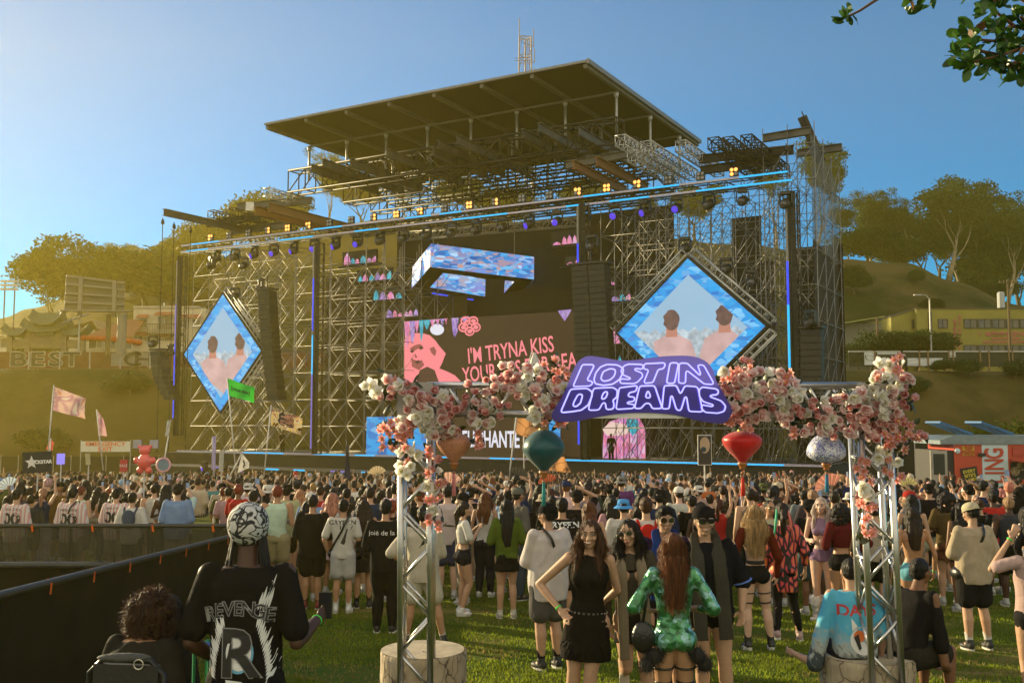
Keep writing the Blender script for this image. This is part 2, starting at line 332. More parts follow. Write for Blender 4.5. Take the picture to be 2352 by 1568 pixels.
# ---------------- text ----------------
FONTC = {}
def text_mesh(s, size=1, ext=.0, bold=0, shear=0, cjk=False, sx=1.):
    key = (s, size, ext, bold, shear, sx)
    if key in FONTC: return FONTC[key]
    c = bpy.data.curves.new('t', 'FONT'); c.body = s; c.size = size; c.extrude = ext; c.offset = bold; c.shear = shear; c.align_x = 'CENTER'; c.align_y = 'CENTER'; c.resolution_u = 3
    o = bpy.data.objects.new('t', c); COL.objects.link(o); dg = bpy.context.evaluated_depsgraph_get(); me = bpy.data.meshes.new_from_object(o.evaluated_get(dg))
    vs = [(v.co.x*sx, v.co.y, v.co.z) for v in me.vertices]; fs = [tuple(p.vertices) for p in me.polygons]
    bpy.data.objects.remove(o); bpy.data.curves.remove(c); bpy.data.meshes.remove(me); FONTC[key] = (vs, fs); return vs, fs
def put_text(mb, s, org, ex, ey, size, **k):      # text laid in the plane ex (reading direction), ey (up), lifted along ex x ey
    vs, fs = text_mesh(s, size, **k); org, ex, ey = Vector(org), Vector(ex).normalized(), Vector(ey).normalized(); ez = ex.cross(ey)
    mb.add([org+ex*v[0]+ey*v[1]+ez*v[2] for v in vs], fs); return mb
# ---------------- buildings ----------------
GLASS = M('dark_glass', (.03,.035,.04), .12, spec=.8, var=.3, scale=.6); WFR = M('window_frame', (.55,.55,.5), .5)
def window(par, c, wd, ht, ex, nrm, frame=WFR, split=True, awn=None):
    ex = Vector(ex).normalized(); nrm = Vector(nrm).normalized(); up = Vector((0,0,1)); c = Vector(c); f = MB(); t = .09
    for s in (-1, 1):
        f.bar(c+ex*(s*wd/2)-up*ht/2+nrm*.05, c+ex*(s*wd/2)+up*ht/2+nrm*.05, t, .1, up=nrm); f.bar(c+up*(s*ht/2)-ex*wd/2+nrm*.05, c+up*(s*ht/2)+ex*wd/2+nrm*.05, t, .1, up=nrm)
    if split: f.bar(c-up*ht/2+nrm*.05, c+up*ht/2+nrm*.05, t*.7, .08, up=nrm)
    o = f.build('window', frame, par); g = MB(); g.box(c+nrm*.01, (wd, .03, ht), (ex, nrm, up)); g.build('pane', GLASS, o)
    if split: k = MB(); k.box(c+ex*wd*.24+nrm*.035, (wd*.44, .015, ht*.94), (ex, nrm, up)); k.build('curtain', M('curtain', (.16,.15,.13), .8, var=.3, scale=5, stretch=(6,6,.3)), o)
    if awn: a = MB(); a.slab([c+up*(ht/2+.62)-ex*(wd*.6)+nrm*.05, c+up*(ht/2+.62)+ex*(wd*.6)+nrm*.05, c+up*(ht/2+.1)+ex*(wd*.68)+nrm*.8, c+up*(ht/2+.1)-ex*(wd*.68)+nrm*.8], .08); a.build('awning', awn, o)
    return o
FW = (0,-1,0); EX = (1,0,0)
def box_building(name, label, px0, px1, ytop, Y, dep, wallm, cat='building'):
    x0, x1 = xat(px0, Y), xat(px1, Y); zt = at(px0, ytop, Y).z; zb = 10.0; t = T(name, label, cat, ((x0+x1)/2, Y+dep/2, zb))
    m = MB(); m.box(((x0+x1)/2, Y+dep/2, (zt+zb)/2), (x1-x0, dep, zt-zb)); m.build('wall', wallm, t)
    return t, x0, x1, zb, zt
def buildings():
    tile = M('roof_tile', (.25,.1,.045), .8, var=.25, scale=3, bump=.6, bscale=12, stretch=(6,.5,.5)); cream = M('cream_render', (.5,.44,.33), .85, var=.12, scale=.7)
    aw = M('awning_red', (.3,.09,.05), .8, stretch=(8,1,1))
    t, x0, x1, zb, zt = box_building('apartment_house', 'cream flat-roofed apartment house with red awnings behind the small diamond screen', 302, 470, 709, 142, 10, cream)
    m = MB(); m.box(((x0*.55+x1*.45), 147, zt+.25), ((x1-x0)*.9, 10.3, .3)); m.build('roof', M('roof_edge', (.4,.36,.3), .8), t)
    m = MB(); m.tube((xat(372,144),144,zt), (xat(372,144),144,zt+1.1), .15); m.build('chimney', WFR, t)
    for px, py, w_, h_, a in [(329,742,1.25,1.2,aw),(328,782,1.25,1.2,aw),(378,742,2,1.9,aw),(378,784,1.9,1.1,aw),(420,742,1.25,1.2,aw),(450,742,1.25,1.2,aw)]:
        p = at(px, py, 141.9); window(t, p, w_, h_, EX, FW, awn=a)
    m = MB(); p = at(378, 747, 141)
    for i in range(15): m.bar(p+Vector((-2.4+i*.34,0,-1.1)), p+Vector((-2.4+i*.34,0,.2)), .05, .05)
    m.bar(p+Vector((-2.5,0,.2)), p+Vector((2.5,0,.2)), .1, .1); m.box(p+Vector((0,.4,-1.2)), (5, 1.2, .2)); m.build('balcony', M('iron', (.05,.04,.03), .6), t)
    # tiled house
    Y = 138; x0, x1 = xat(205,Y), xat(306,Y); t = T('tiled_house', 'house with a wide orange tiled roof next to the apartment house', 'house', ((x0+x1)/2, Y+4, 10.2))
    ze = at(0, 776, Y).z; zr = at(0, 729, Y).z; m = MB(); m.box(((x0+x1)/2, Y+4, (10+ze)/2), (x1-x0, 8, ze-10)); m.build('wall', cream, t)
    m = MB(); m.slab([(x0-.6,Y-.8,ze),(x1,Y-.8,ze),(x1,Y+4,zr),(x0+3,Y+4,zr)], .2); m.slab([(x0-.6,Y+8.8,ze),(x1,Y+8.8,ze),(x1,Y+4,zr),(x0+3,Y+4,zr)], .2); m.build('roof', tile, t)
    for px in (222, 255, 285): window(t, at(px, 789, Y-.05), 2.2, 1.4, EX, FW)
    Y = 143; x0, x1 = xat(150,Y), xat(215,Y); t = T('gabled_house', 'low house with a pale gable roof behind the ornate gate', 'house', ((x0+x1)/2, Y, 10.2)); ze = at(0,757,Y).z; zr = at(0,736,Y).z
    m = MB(); m.box(((x0+x1)/2, Y+4, (10+ze)/2), (x1-x0, 8, ze-10)); m.build('wall', cream, t)
    m = MB(); m.slab([(x0-.8,Y-1,ze),((x0+x1)/2+2,Y-1,zr),((x0+x1)/2+2,Y+9,zr),(x0-.8,Y+9,ze)], .2); m.slab([(x1+.8,Y-1,ze),((x0+x1)/2+2,Y-1,zr),((x0+x1)/2+2,Y+9,zr),(x1+.8,Y+9,ze)], .2); m.build('roof', M('roof_pale', (.3,.22,.13), .8), t)
    Y = 146; x0, x1 = xat(-40,Y), xat(18,Y); t = T('white_house', 'pale low house at the hazy edge of the picture', 'house', ((x0+x1)/2, Y, 10.2)); ze = at(0,775,Y).z; zr = at(0,762,Y).z
    m = MB(); m.box(((x0+x1)/2, Y+4, (10+ze)/2), (x1-x0, 8, ze-10)); m.build('wall', M('pale_wall', (.6,.56,.48), .8), t)
    m = MB(); m.slab([(x0-1,Y-1,zr),(x1+2,Y-1,ze-.4),(x1+2,Y+9,ze-.4),(x0-1,Y+9,zr)], .2); m.build('roof', M('roof_pale', (.3,.22,.13), .8), t)
    window(t, at(2, 787, Y-.05), 2, 1.4, EX, FW)
    # ornate gate
    Y = 130; gm = M('gate_stone', (.2,.16,.1), .8, var=.25, scale=2); gr = M('gate_roof', (.07,.09,.05), .6, var=.3, scale=2, stretch=(10,1,1)); gx = xat(103,Y); t = T('ornate_gate', 'ornate gateway with tiered curled roofs beyond the wall lettering', 'gate', (gx, Y, 10.4))
    def zz(py): return at(0, py, Y).z
    for px in (22, 62, 146, 186):
        m = MB(); m.box((xat(px,Y), Y, (10+zz(752))/2), (.7, .8, zz(752)-10)); m.build('pillar', gm, t)
    m = MB(); m.box((gx, Y, zz(790)), (xat(190,Y)-xat(18,Y), .5, 1.1)); m.box((gx, Y, zz(774)), (xat(150,Y)-xat(58,Y), .55, 1.3)); m.build('beam', gm, t)
    def curl(px0, px1, py, hh):
        m = MB(); x0, x1 = xat(px0,Y), xat(px1,Y); n = 12; vs = []
        for i in range(n+1):
            q = i/n*2-1; x = x0+(x1-x0)*i/n; z = zz(py)+abs(q)**3*.9; vs += [(x, Y-1.3, z-.1), (x, Y, z+hh*(1-.25*abs(q))), (x, Y+1.3, z-.1), (x, Y, z-.3)]
        m.add(vs, [(i*4+a, (i+1)*4+a, (i+1)*4+(a+1)%4, i*4+(a+1)%4) for i in range(n) for a in range(4)]+[(0,1,2,3), (n*4+3,n*4+2,n*4+1,n*4)]); return m
    for a in ((70,140,745,1.6),(50,158,762,1.3),(8,66,770,1.0),(142,200,770,1.0)): curl(*a).build('roof_tier', gr, t)
    m = MB(); m.box((gx, Y-.5, zz(761)), (2.6, .3, 1.1)); pl = m.build('plaque', M('plaque', (.1,.14,.08), .6), t)
    m = MB(); put_text(m, '山成會', (gx, Y-.68, zz(761)), EX, (0,0,1), .75, ext=.02); m.build('lettering', M('gold', (.5,.4,.1), .5), pl)
    # painted wall with letters, stone base
    Y = 122.5; x0, x1 = xat(-60,Y), xat(1000,Y); t = T('painted_wall', 'long graffiti wall with huge outlined block letters under the ornate gate', 'wall', (xat(200,Y), Y, 10.4))
    zt, zb = at(0,808,Y).z, at(0,846,Y).z; m = MB(); m.box(((x0+x1)/2, Y, (zt+zb)/2), (x1-x0, .3, zt-zb)); m.build('panel', M('painted_red', (.12,.04,.02), .8, var=.5, scale=.4), t)
    wl = M('wall_white', (.3,.28,.24), .8, var=.4, scale=1); bl = M('wall_black', (.03,.03,.03), .8)
    m = MB(); m.box((xat(300,Y), Y-.17, (zt+zb)/2+.1), (xat(345,Y)-xat(255,Y), .06, (zt-zb)*.8)); m.build('corrugated_sheet', M('corr', (.25,.23,.2), .6, stretch=(.3,1,12), var=.4, scale=2), t)
    for ch, px, w_ in (('B',42,1.35),('E',86,1.25),('S',128,1.3),('T',165,1.2),('C',305,1.2),('H',330,1.2)):
        m = MB(); put_text(m, ch, (xat(px,Y), Y-.24, (zt+zb)/2+.02), EX, (0,0,1), 2.45, bold=.14, ext=.01, sx=w_*1.2); o = m.build('letter', wl, t)
        m = MB(); put_text(m, ch, (xat(px,Y), Y-.28, (zt+zb)/2+.02), EX, (0,0,1), 2.38, bold=.04, ext=.01, sx=w_*1.2); m.build('letter_face', bl, o)
    m = MB(); zc = at(0,852,Y).z; m.box(((x0+x1)/2, Y-.3, zc), (x1-x0, .5, .75)); lo = m.build('lower_band', M('band', (.12,.06,.03), .8), t)
    m = MB()
    for s, px in (('WOOD BY LIPAC',38),('NITTALOS LUNTU',95),('MEMACE S-4U BIR',160),('MEMACE S-4C',236),('ALNCREMES',325),('VTS',400)): put_text(m, s, (xat(px,Y), Y-.6, zc), EX, (0,0,1), .55, ext=.01, bold=.02, sx=1.1)
    m.build('lettering', wl, lo)
    m = MB(); rr = random.Random(5)
    for i in range(330):
        px = rr.uniform(-20, 480); m.ell((xat(px,Y), Y-.9+rr.uniform(-.3,.3), at(0,rr.uniform(857,876),Y).z), (rr.uniform(.3,.6), .35, rr.uniform(.2,.35)), 6, 4)
    m.build('stone_base', M('stones', (.14,.11,.08), .9, var=.3, scale=1), t)
    for px in (67,138,207,277,345,412):
        f = MB(); a = at(px,807,121); f.tube(a, (a.x,a.y,at(0,868,121).z), .09); tag(f.build('fence_post', M('galv', (.4,.39,.36), .5, .5)), 'thin pale post in front of the graffiti wall lettering', 'post', 'pale posts along the graffiti wall')
    m = MB(); x0 = xat(290,124); x1 = xat(450,124); zt = at(0,786,126).z; m.box(((x0+x1)/2,126,(zt+10)/2), (x1-x0,.4,zt-10)); m.box(((x0+x1)/2,126,zt+.08),(x1-x0+.2,.6,.14)); tag(m.build('garden_wall', cream), 'low cream wall standing in front of the apartment house', 'wall')
    for i in range(14):
        px = 318-i*9.6; py = 782-8*sin(i/10*pi)*.2-i*.9; m = MB(); m.lathe(at(px, py+4, 125.5)-Vector((0,0,.35)), [(.12,0),(.42,.15),(.5,.35),(.42,.55),(.12,.7)], 10); tag(m.build('paper_lantern', M('lantern_orange', (.7,.12,.03), .6, trans=.4)), 'round orange red paper lantern strung beside the tiled house', 'lantern', 'string of orange red lanterns')
    # billboard seen from behind
    Y = 118; t = T('billboard', 'large billboard seen from behind on a steel post in the haze', 'billboard', (xat(281,Y), Y, 10)); bm_ = M('billboard_back', (.13,.12,.1), .8, var=.2, scale=.4); stl = M('billboard_steel', (.2,.18,.15), .6)
    TL, TR, BR, BL = at(152,632,Y), at(286,649,Y+3), at(285,717,Y+3), at(147,715,Y); m = MB(); m.slab([TL,TR,BR,BL], .35); m.build('panel', bm_, t); n_ = (TR-TL).cross(BL-TL).normalized(); n_ = n_ if n_.y < 0 else -n_
    for k in (.02,.25,.5,.75,.98): m = MB(); m.bar(TL.lerp(BL,k)+n_*.35, TR.lerp(BR,k)+n_*.35, .3, .25); m.build('rail', stl, t)
    for k in (.25,.82): m = MB(); m.bar(TL.lerp(TR,k)+n_*.6, BL.lerp(BR,k)+n_*.6-Vector((0,0,.6)), .45, .3, up=(0,1,0)); m.build('upright', stl, t)
    m = MB(); m.slab([BL+n_*.2-Vector((.6,0,0)), BR+n_*.2+Vector((.6,0,0)), BR+n_*1.5+Vector((.6,0,0)), BL+n_*1.5-Vector((.6,0,0))], .12); m.build('catwalk', stl, t)
    m = MB(); a = at(281,720,Y+2); m.tube(a, (a.x,a.y,12.5), .55, 10); m.build('pole', stl, t); m = MB(); a = at(250,722,Y+2); m.tube(a, (a.x,a.y,12.5), .32, 8); m.build('pole', M('wood_pole', (.13,.09,.05), .9), t)
    # street lamps and poles
    def lamp(px, y0, y1, Y, arm, label, solar=False):
        x = xat(px,Y); zt = at(0,y0,Y).z; t = T('street_lamp', label, 'street lamp', (x, Y, 10.3), 'street lamps on the hill road'); m = MB(); m.tube((x,Y,10.2), (x,Y,zt), .14, 8, .09); m.build('pole', M('galv', (.4,.39,.36), .5, .5), t)
        m = MB(); m.path([(x,Y,zt-.1),(x+arm*.3,Y,zt+.45),(x+arm,Y,zt+.5)], .06); ar = m.build('arm', MATS['galv'], t); m = MB(); m.box((x+arm*1.15,Y,zt+.48),(.9,.3,.14)); m.build('lamp_head', MATS['galv'], ar)
        if solar: m = MB(); m.slab([(x-2.6,Y-.5,zt-2.6),(x+.7,Y-.5,zt-1.5),(x+.9,Y+1,zt-.9),(x-2.2,Y+1,zt-2)], .08); m.build('solar_panel', M('solar', (.05,.05,.07), .25), t)
    lamp(2141, 686, 806, 124, -1.3, 'grey street lamp with a curved arm in front of the yellow building'); lamp(178, 700, 806, 124, -1.2, 'street lamp carrying a solar panel under the billboard', True)
    def upole(px, y0, Y, zb, label, tf=False, cross=0):
        x = xat(px,Y); zt = at(0,y0,Y).z; t = T('utility_pole', label, 'utility pole', (x,Y,zb), 'wooden utility poles'); m = MB(); m.tube((x,Y,zb-.5),(x,Y,zt),.2,8,.14); m.build('pole', M('wood_pole', (.13,.09,.05), .9), t)
        if tf: m = MB(); m.lathe((x-1.1,Y-.3,zt-3.8), [(.3,0),(.45,.1),(.45,2),(.3,2.15)], 10); m.build('transformer', M('tf_grey', (.4,.42,.42), .5), t)
        for k in range(cross): m = MB(); m.bar((x-1.2,Y-.2,zt-.4-k*1.1),(x+1.2,Y-.2,zt-.4-k*1.1),.14,.16); [m.tube((x+q,Y-.2,zt-.4-k*1.1),(x+q,Y-.2,zt-.1-k*1.1),.06) for q in (-1.1,-.6,.6,1.1)]; m.build('crossarm', MATS['wood_pole'], t)
    upole(2323, 642, 128, 10.3, 'tall wooden utility pole with a grey transformer before the yellow building', True, 1); upole(2018, 728, 124, 10.3, 'short rusty pole among the bushes near the tower'); upole(253, 610, 205, hgt(xat(253,205),205), 'wooden pole with a crossarm on the hill crest over the billboard', False, 1)
    x0, x1 = xat(2323,128), xat(2700,128)
    for dz, lb in ((-1,'upper power line running from the utility pole'),(-9.5,'lower power line crossing in front of the yellow building')):
        m = MB(); z = at(0,642,128).z+dz; m.path([(xat(1950,128)+(x1-xat(1950,128))*i/16, 128, z-1.2*sin(pi*((i/16*2)%1))) for i in range(17)], .035, 4); tag(m.build('power_line', M('wire', (.03,.03,.03), .6)), lb, 'cable')
    # floodlight mast at the far left
    Y = 165; t = T('floodlight_mast', 'twin-legged floodlight mast at the hazy far edge', 'floodlight mast', (xat(12,Y),Y,14)); dk = M('mast_dark', (.1,.1,.1), .6)
    for px in (3, 26): m = MB(); m.tube((xat(px,Y),Y,10),(xat(px,Y),Y,at(0,645,Y).z),.12); m.build('pole', dk, t)
    m = MB()
    for r_ in range(3):
        z = at(0,648+r_*9,Y).z; m.bar((xat(-6,Y),Y,z),(xat(36,Y),Y,z),.1,.1)
    m.build('rack', dk, t)
    for r_ in range(3):
        for k in range(7): m = MB(); m.lathe((xat(-2+k*6,Y),Y-.3,at(0,646+r_*9,Y).z), [(.1,-.2),(.22,0),(.22,.2)], 8, ax=(0,-1,-.2)); m.build('lamp', M('lamp_white', (.6,.6,.6), .4), t)
    # yellow temple building
    Y = 136; yl = M('yellow_render', (.28,.25,.06), .85, var=.12, scale=.5); zb = 10; zt = at(0,710,Y).z; x0, x1 = xat(2110,Y), xat(2700,Y); xs = xat(2057,Y); zs = at(0,727,Y).z; zl = at(0,765,Y).z
    t = T('temple_building', 'long yellow two-storey temple building with pink lettering', 'building', ((x0+x1)/2, Y+5, zb)); m = MB()
    m.slab([(x0,Y+5,zb),(x1,Y+5,zb),(x1,Y+5,zt),(x0,Y+5,zt)], 10); m.slab([(xs,Y+5.5,zb),(x0-.01,Y+5.5,zb),(x0-.01,Y+5.5,zt-.02),(xs,Y+5.5,zs)], 9); m.build('wall', yl, t)
    m = MB(); m.box(((x0+x1)/2,Y+5,zt+.08),(x1-x0+.1,10.2,.16)); m.bar((xs-.1,Y+5.5,zs+.1),(x0,Y+5.5,zt+.05),9.2,.14); m.build('roof', M('roof_dark', (.1,.08,.05), .8), t)
    m = MB(); m.slab([(xs-.5,Y+1,zb),(xs-5,Y+1,zb),(xs-5,Y+1,zl-1.2),(xs-.5,Y+1,zl)],.3); m.build('shed_wall', M('shed', (.3,.26,.08), .85), t)
    pk = M('pink_paint', (.5,.14,.14), .7); dkf = M('win_dark_frame', (.05,.045,.04), .5)
    for py, h_ in ((743,2.5),(800,2.1)):
        for px in [2229+ i*32.3 for i in range(11)]: window(t, at(px, py, Y-.03), 1.75, 1.2 if py < 760 else .85, EX, FW, frame=dkf)
    window(t, at(2165.5,743,Y-.03), 1.25, 1.2, EX, FW, frame=dkf); window(t, at(2102,744,Y+.8), .8, 1.2, EX, FW, frame=dkf); window(t, at(2136,738,Y-.03), .4, 2.7, EX, FW, frame=dkf, split=False)
    m = MB(); tx = lambda s, px, py, sz, **k: put_text(m, s, at(px, py, Y-.05), EX, (0,0,1), sz, ext=.02, bold=.02, **k)
    tx('QUAN YUM TEMPLE', 2311, 777.5, .42, sx=1.1); tx('PHO DA SON QUAN AM PHAT TU', 2324, 785.5, .42, sx=1.2); tx('！合龍會普陀山佛堂', 2318, 767.5, .62, sx=1.55)
    for i, ch in enumerate('QUAN YUM TEMPLE'): 
        if ch != ' ': tx(ch, 2204.5, 727+i*5.6, .38, sx=1.1)
    for i, ch in enumerate('合龍會普陀山佛'): tx(ch, 2193.5, 737+i*9.6, .5)
    m.build('lettering', pk, t)
    # grey shed + fence on the right
    m = MB(); m.box((xat(1955,130),134,(10+at(0,741,130).z)/2),(9,6,at(0,741,130).z-10)); tt = T('shed', 'low grey shed under the dry slope beside the scaffold tower', 'shed', (xat(1955,130),134,10)); m.build('wall', M('shed_grey', (.2,.2,.17), .8), tt); m = MB(); m.slab([(xat(1925,130),129,at(0,745,130).z),(xat(2030,130),129,at(0,728,130).z),(xat(2030,130),139,at(0,728,130).z),(xat(1925,130),139,at(0,745,130).z)],.15); m.build('roof', M('shed_roof', (.3,.3,.1), .7), tt)
    Y = 122; t = T('corrugated_fence', 'long dark corrugated fence with bare white sheets below the yellow building', 'fence', (xat(2200,Y),Y,10.4)); zt, zb = at(0,807,Y).z, at(0,842,Y).z
    m = MB(); xa, xb = xat(1950,Y), xat(2720,Y); m.box(((xa+xb)/2,Y,(zt+zb)/2),(xb-xa,.08,zt-zb)); m.build('panel', M('fence_dark', (.03,.035,.025), .9, var=.3, scale=1), t)
    for a, b, c, d in ((1986,2010,808,838),(2016,2062,806,814),(2085,2166,822,840),(2183,2196,808,820)): m = MB(); m.box(((xat(a,Y)+xat(b,Y))/2,Y-.07,(at(0,c,Y).z+at(0,d,Y).z)/2),(xat(b,Y)-xat(a,Y),.04,at(0,c,Y).z-at(0,d,Y).z)); m.build('white_sheet', M('white_sheet', (.55,.58,.6), .5, var=.5, scale=3, stretch=(.2,1,9)), t)
    m = MB(); m.bar((xa,Y-.08,zt),(xb,Y-.08,zt),.12,.14); m.build('rail', M('rail_white', (.5,.5,.48), .6), t)
    for px in (2010,2112,2132,2180,2190,2252,2272,2318,2326,2390): m = MB(); m.bar((xat(px,Y),Y-.15,zb-.6),(xat(px,Y),Y-.15,zt+.1),.16,.16); m.build('post', M('post_rust', (.22,.14,.07), .8), t)
    m = MB(); 
    # radio mast
    Y = 240; xm = xat(1207,Y); zb = hgt(xm,Y); t = T('radio_mast', 'tall lattice radio mast rising behind the stage roof', 'radio mast', (xm,Y,zb)); mt = M('mast_steel', (.16,.1,.1), .5, .3); zt = at(0,87,Y).z; N = 11; hw = 1.45; g = lambda k: hw*(1+.5*(1-k))
    cs = [(-1,-.6),(1,-.6),(0,1.1)]; lv = [zb+(zt-zb)*i/N for i in range(N+1)]
    for c in cs: m = MB(); m.tube((xm+c[0]*g(0),Y+c[1]*g(0),zb-1),(xm+c[0]*g(1),Y+c[1]*g(1),zt),.17,6); m.build('leg', mt, t)
    for i in range(N+1):
        m = MB(); k = i/N; P = [Vector((xm+c[0]*g(k),Y+c[1]*g(k),lv[i])) for c in cs]
        for a in range(3): m.tube(P[a],P[(a+1)%3],.09,4); m.tube(P[a]-Vector((0,0,.8)),P[(a+1)%3]-Vector((0,0,.8)),.07,4)
        if i < N:
            Q = [Vector((xm+c[0]*g((i+1)/N),Y+c[1]*g((i+1)/N),lv[i+1])) for c in cs]
            for a in range(3): m.tube((P[a]+P[(a+1)%3])/2 if a != 0 else P[0], Q[a],.07,4); m.tube((Q[a]+Q[(a+1)%3])/2, P[(a+1)%3],.07,4)
        m.build('lattice', mt, t)
    m = MB(); 
    for s in (0,.55): m.tube((xm+.5+s,Y-.9,zb),(xm+.5+s,Y-.9,zt),.06,4)
    z = zb
    while z < zt: m.tube((xm+.5,Y-.9,z),(xm+1.05,Y-.9,z),.05,4); z += .7
    m.build('ladder', mt, t)
    for px, ya, yb, yj in ((1193,42,88,84),(1225.5,66,108,105),(1227.5,112,144,141),(1192,119,147,145),(1228,156,174,172)):
        m = MB(); a = at(px,ya,Y-1); b = at(px,yb,Y-1); m.tube(a,b,.11,5); j = at(px,yj,Y-1); m.tube(j,(xm,Y-.9,j.z+.3),.07,4); m.tube(b,(xm,Y-.9,b.z),.07,4); m.build('antenna', mt, t)
    for py in (134,140): m = MB(); a = at(1182,py,Y-1); m.tube(a,at(1212,py-1,Y-1),.09,4); m.build('antenna', mt, t)
buildings()
# ---------------- food truck and the ground around it ----------------
def food_truck():
    Y = 35; g0 = gl(Y); x0 = xat(2186,Y); L = 7.5; t = T('food_truck', 'red food truck with a white lettered stripe and open blue roof hatches', 'food truck', (x0+L/2, Y+1.1, g0))
    red = M('truck_red', (.45,.055,.03), .35, coat=.4, var=.05); gy = M('truck_roof', (.2,.25,.28), .4, .4); wh = M('truck_white', (.5,.6,.66), .5, var=.04); bk = M('truck_black', (.02,.02,.02), .6); rub = M('rubber', (.02,.02,.02), .9)
    zt = at(0,1020,Y).z; m = MB(); m.box((x0+L/2,Y+1.1,(zt+.55+g0)/2),(L,2.2,zt-.55-g0)); m.build('body', red, t)
    m = MB(); m.slab([(x0-.5,Y+1.1,zt+.002),(x0+L,Y+1.1,zt+.002),(x0+L,Y+1.1,zt+.3),(x0-.05,Y+1.1,zt+.3),(x0-.5,Y+1.1,zt+.14)],2.3,nrm=(0,1,0)); m.build('roof', gy, t)
    for px in (2240, 2335): 
        m = MB(); a = Vector((xat(px,Y),Y+.3,zt+.35)); m.slab([a,a+Vector((0,1.3,0)),a+Vector((-1.15,1.3,.42)),a+Vector((-1.15,0,.42))],.07); h = m.build('roof_hatch', M('hatch_blue', (.02,.12,.3), .5), t)
        m = MB(); [m.tube(a+Vector((-.3-.3*q,.05,0)),a+Vector((-.75-.15*q,.05,.25)),.015,4) for q in (0,1)]; m.build('strut', bk, h)
    def zz(py): return at(0,py,Y).z
    def rect(px0,px1,py0,py1,mat,nm,d=.012,par=t): m = MB(); m.box(((xat(px0,Y)+xat(px1,Y))/2,Y-d/2-.001,(zz(py0)+zz(py1))/2),(xat(px1,Y)-xat(px0,Y),d,zz(py0)-zz(py1))); return m.build(nm, mat, par)
    s = rect(2249,2308,1021,1160,wh,'white_stripe'); m = MB()
    for ch, py in (('G',1040.5),('N',1066),('I',1085.5),('L',1101)): put_text(m, ch, (xat(2278,Y),Y-.03,zz(py)), (0,0,1), (-1,0,0), .92, ext=.004, bold=.02, sx=.6)
    m.build('lettering', red, s)
    y_ = rect(2205,2232,1023,1046,M('truck_yellow', (.5,.33,.03), .5),'slogan_patch',.01); m = MB()
    for sx, py in (('FRESH',1026),('FAST',1031.5),('FREAKIN',1037),('GOOD',1042.5)): put_text(m, sx, (xat(2219,Y),Y-.03,zz(py)), EX,(0,0,1),.115,ext=.002,bold=.003)
    m.build('lettering', red, y_)
    m = MB(); c = Vector((xat(2219,Y),Y-.03,zz(1093))); e1 = Vector((cos(.16),0,sin(.16))); e2 = Vector((-sin(.16),0,cos(.16))); m.box(c,(.58,.02,.62),(e1,Vector((0,1,0)),e2)); b = m.build('slogan_board', bk, t); m = MB()
    for sx, q in (('EVERY',.17),("BITE'S",.02),('A VIBE',-.13)): put_text(m, sx, c+e2*q-Vector((0,.02,0)), e1, e2, .155, ext=.002, bold=.004)
    m.build('lettering', M('sign_yellow', (.6,.5,.05), .5), b)
    rect(2240,2255,1040,1047,bk,'marker_lamp',.08); rect(2319,2345,1026,1047,M('vent_red', (.35,.05,.03), .5, stretch=(1,1,30), var=.5),'vent',.04)
    sv = rect(2313,2420,1061,1100,bk,'serving_window',.03); m = MB(); m.slab([(xat(2312,Y),Y-.05,zz(1055)),(xat(2440,Y),Y-.05,zz(1055)),(xat(2440,Y),Y-.8,zz(1058)),(xat(2312,Y),Y-.8,zz(1058))],.04); m.build('awning', red, sv)
    for px in (2322,2336,2350): m = MB(); m.lathe((xat(px,Y),Y-.05,zz(1070 if px != 2322 else 1082)),[(.16,0),(.16,.015)],14,ax=(0,-1,0)); m.build('menu_photo', M('food', (.25,.18,.1), .6, var=.8, scale=14), sv)
    m = MB(); m.lathe((xat(2193,Y),Y,zz(1035)),[(.1,0),(.09,.05),(.02,.07)],12,ax=(0,-1,0)); m.build('dome_lamp', wh, t)
    for dx in (1.3,2.2,6): m = MB(); m.lathe((x0+dx,Y-.02,g0+.45),[(.2,0),(.45,0),(.45,.28),(.2,.28)],16,ax=(0,1,0)); w_ = m.build('wheel', rub, t)
    m = MB(); dx0, dx1 = xat(2128,Y-.1), xat(2166,Y-.1); m.box(((dx0+dx1)/2,Y-.2,(zz(1034)+.5+g0)/2),(dx1-dx0,.06,zz(1034)-.5-g0)); d = m.build('rear_door', M('door_alu', (.35,.33,.3), .4, .6), t)
    m = MB(); m.box(((dx0+dx1)/2,Y-.24,zz(1065)),((dx1-dx0)*.66,.02,.72)); m.build('door_window', GLASS, d)
    m = MB(); m.box((x0-.25,Y+1.1,(zz(1034)+.5+g0)/2),(.5,2.1,zz(1034)-.5-g0)); m.build('rear_opening', bk, t)
food_truck()
def mesh_fence(px0, px1, Y, ytop, label):
    t = T('screened_fence', label, 'fence', ((xat(px0,Y)+xat(px1,Y))/2, Y, 0)); zt = at(0,ytop,Y).z; m = MB(); m.box(((xat(px0,Y)+xat(px1,Y))/2,Y,(zt+gl(Y))/2),(xat(px1,Y)-xat(px0,Y),.04,zt-gl(Y))); m.build('scrim', M('fence_scrim', (.018,.018,.013), .95, var=.25, scale=.6), t)
    n = int((px1-px0)/40)
    for i in range(n+1): x = xat(px0+i*40,Y); m = MB(); m.tube((x,Y-.05,gl(Y)),(x,Y-.05,zt+.1),.03); m.build('post', MATS['galv'], t)
mesh_fence(1975, 2185, 50, 1008, 'black screened fence between the stage and the food truck'); mesh_fence(2185, 2420, 50.5, 1040, 'black screened fence running behind the food truck')
mesh_fence(-30, 400, 78, 1048, 'hazy screened fence behind the crowd under the emergency exit sign')
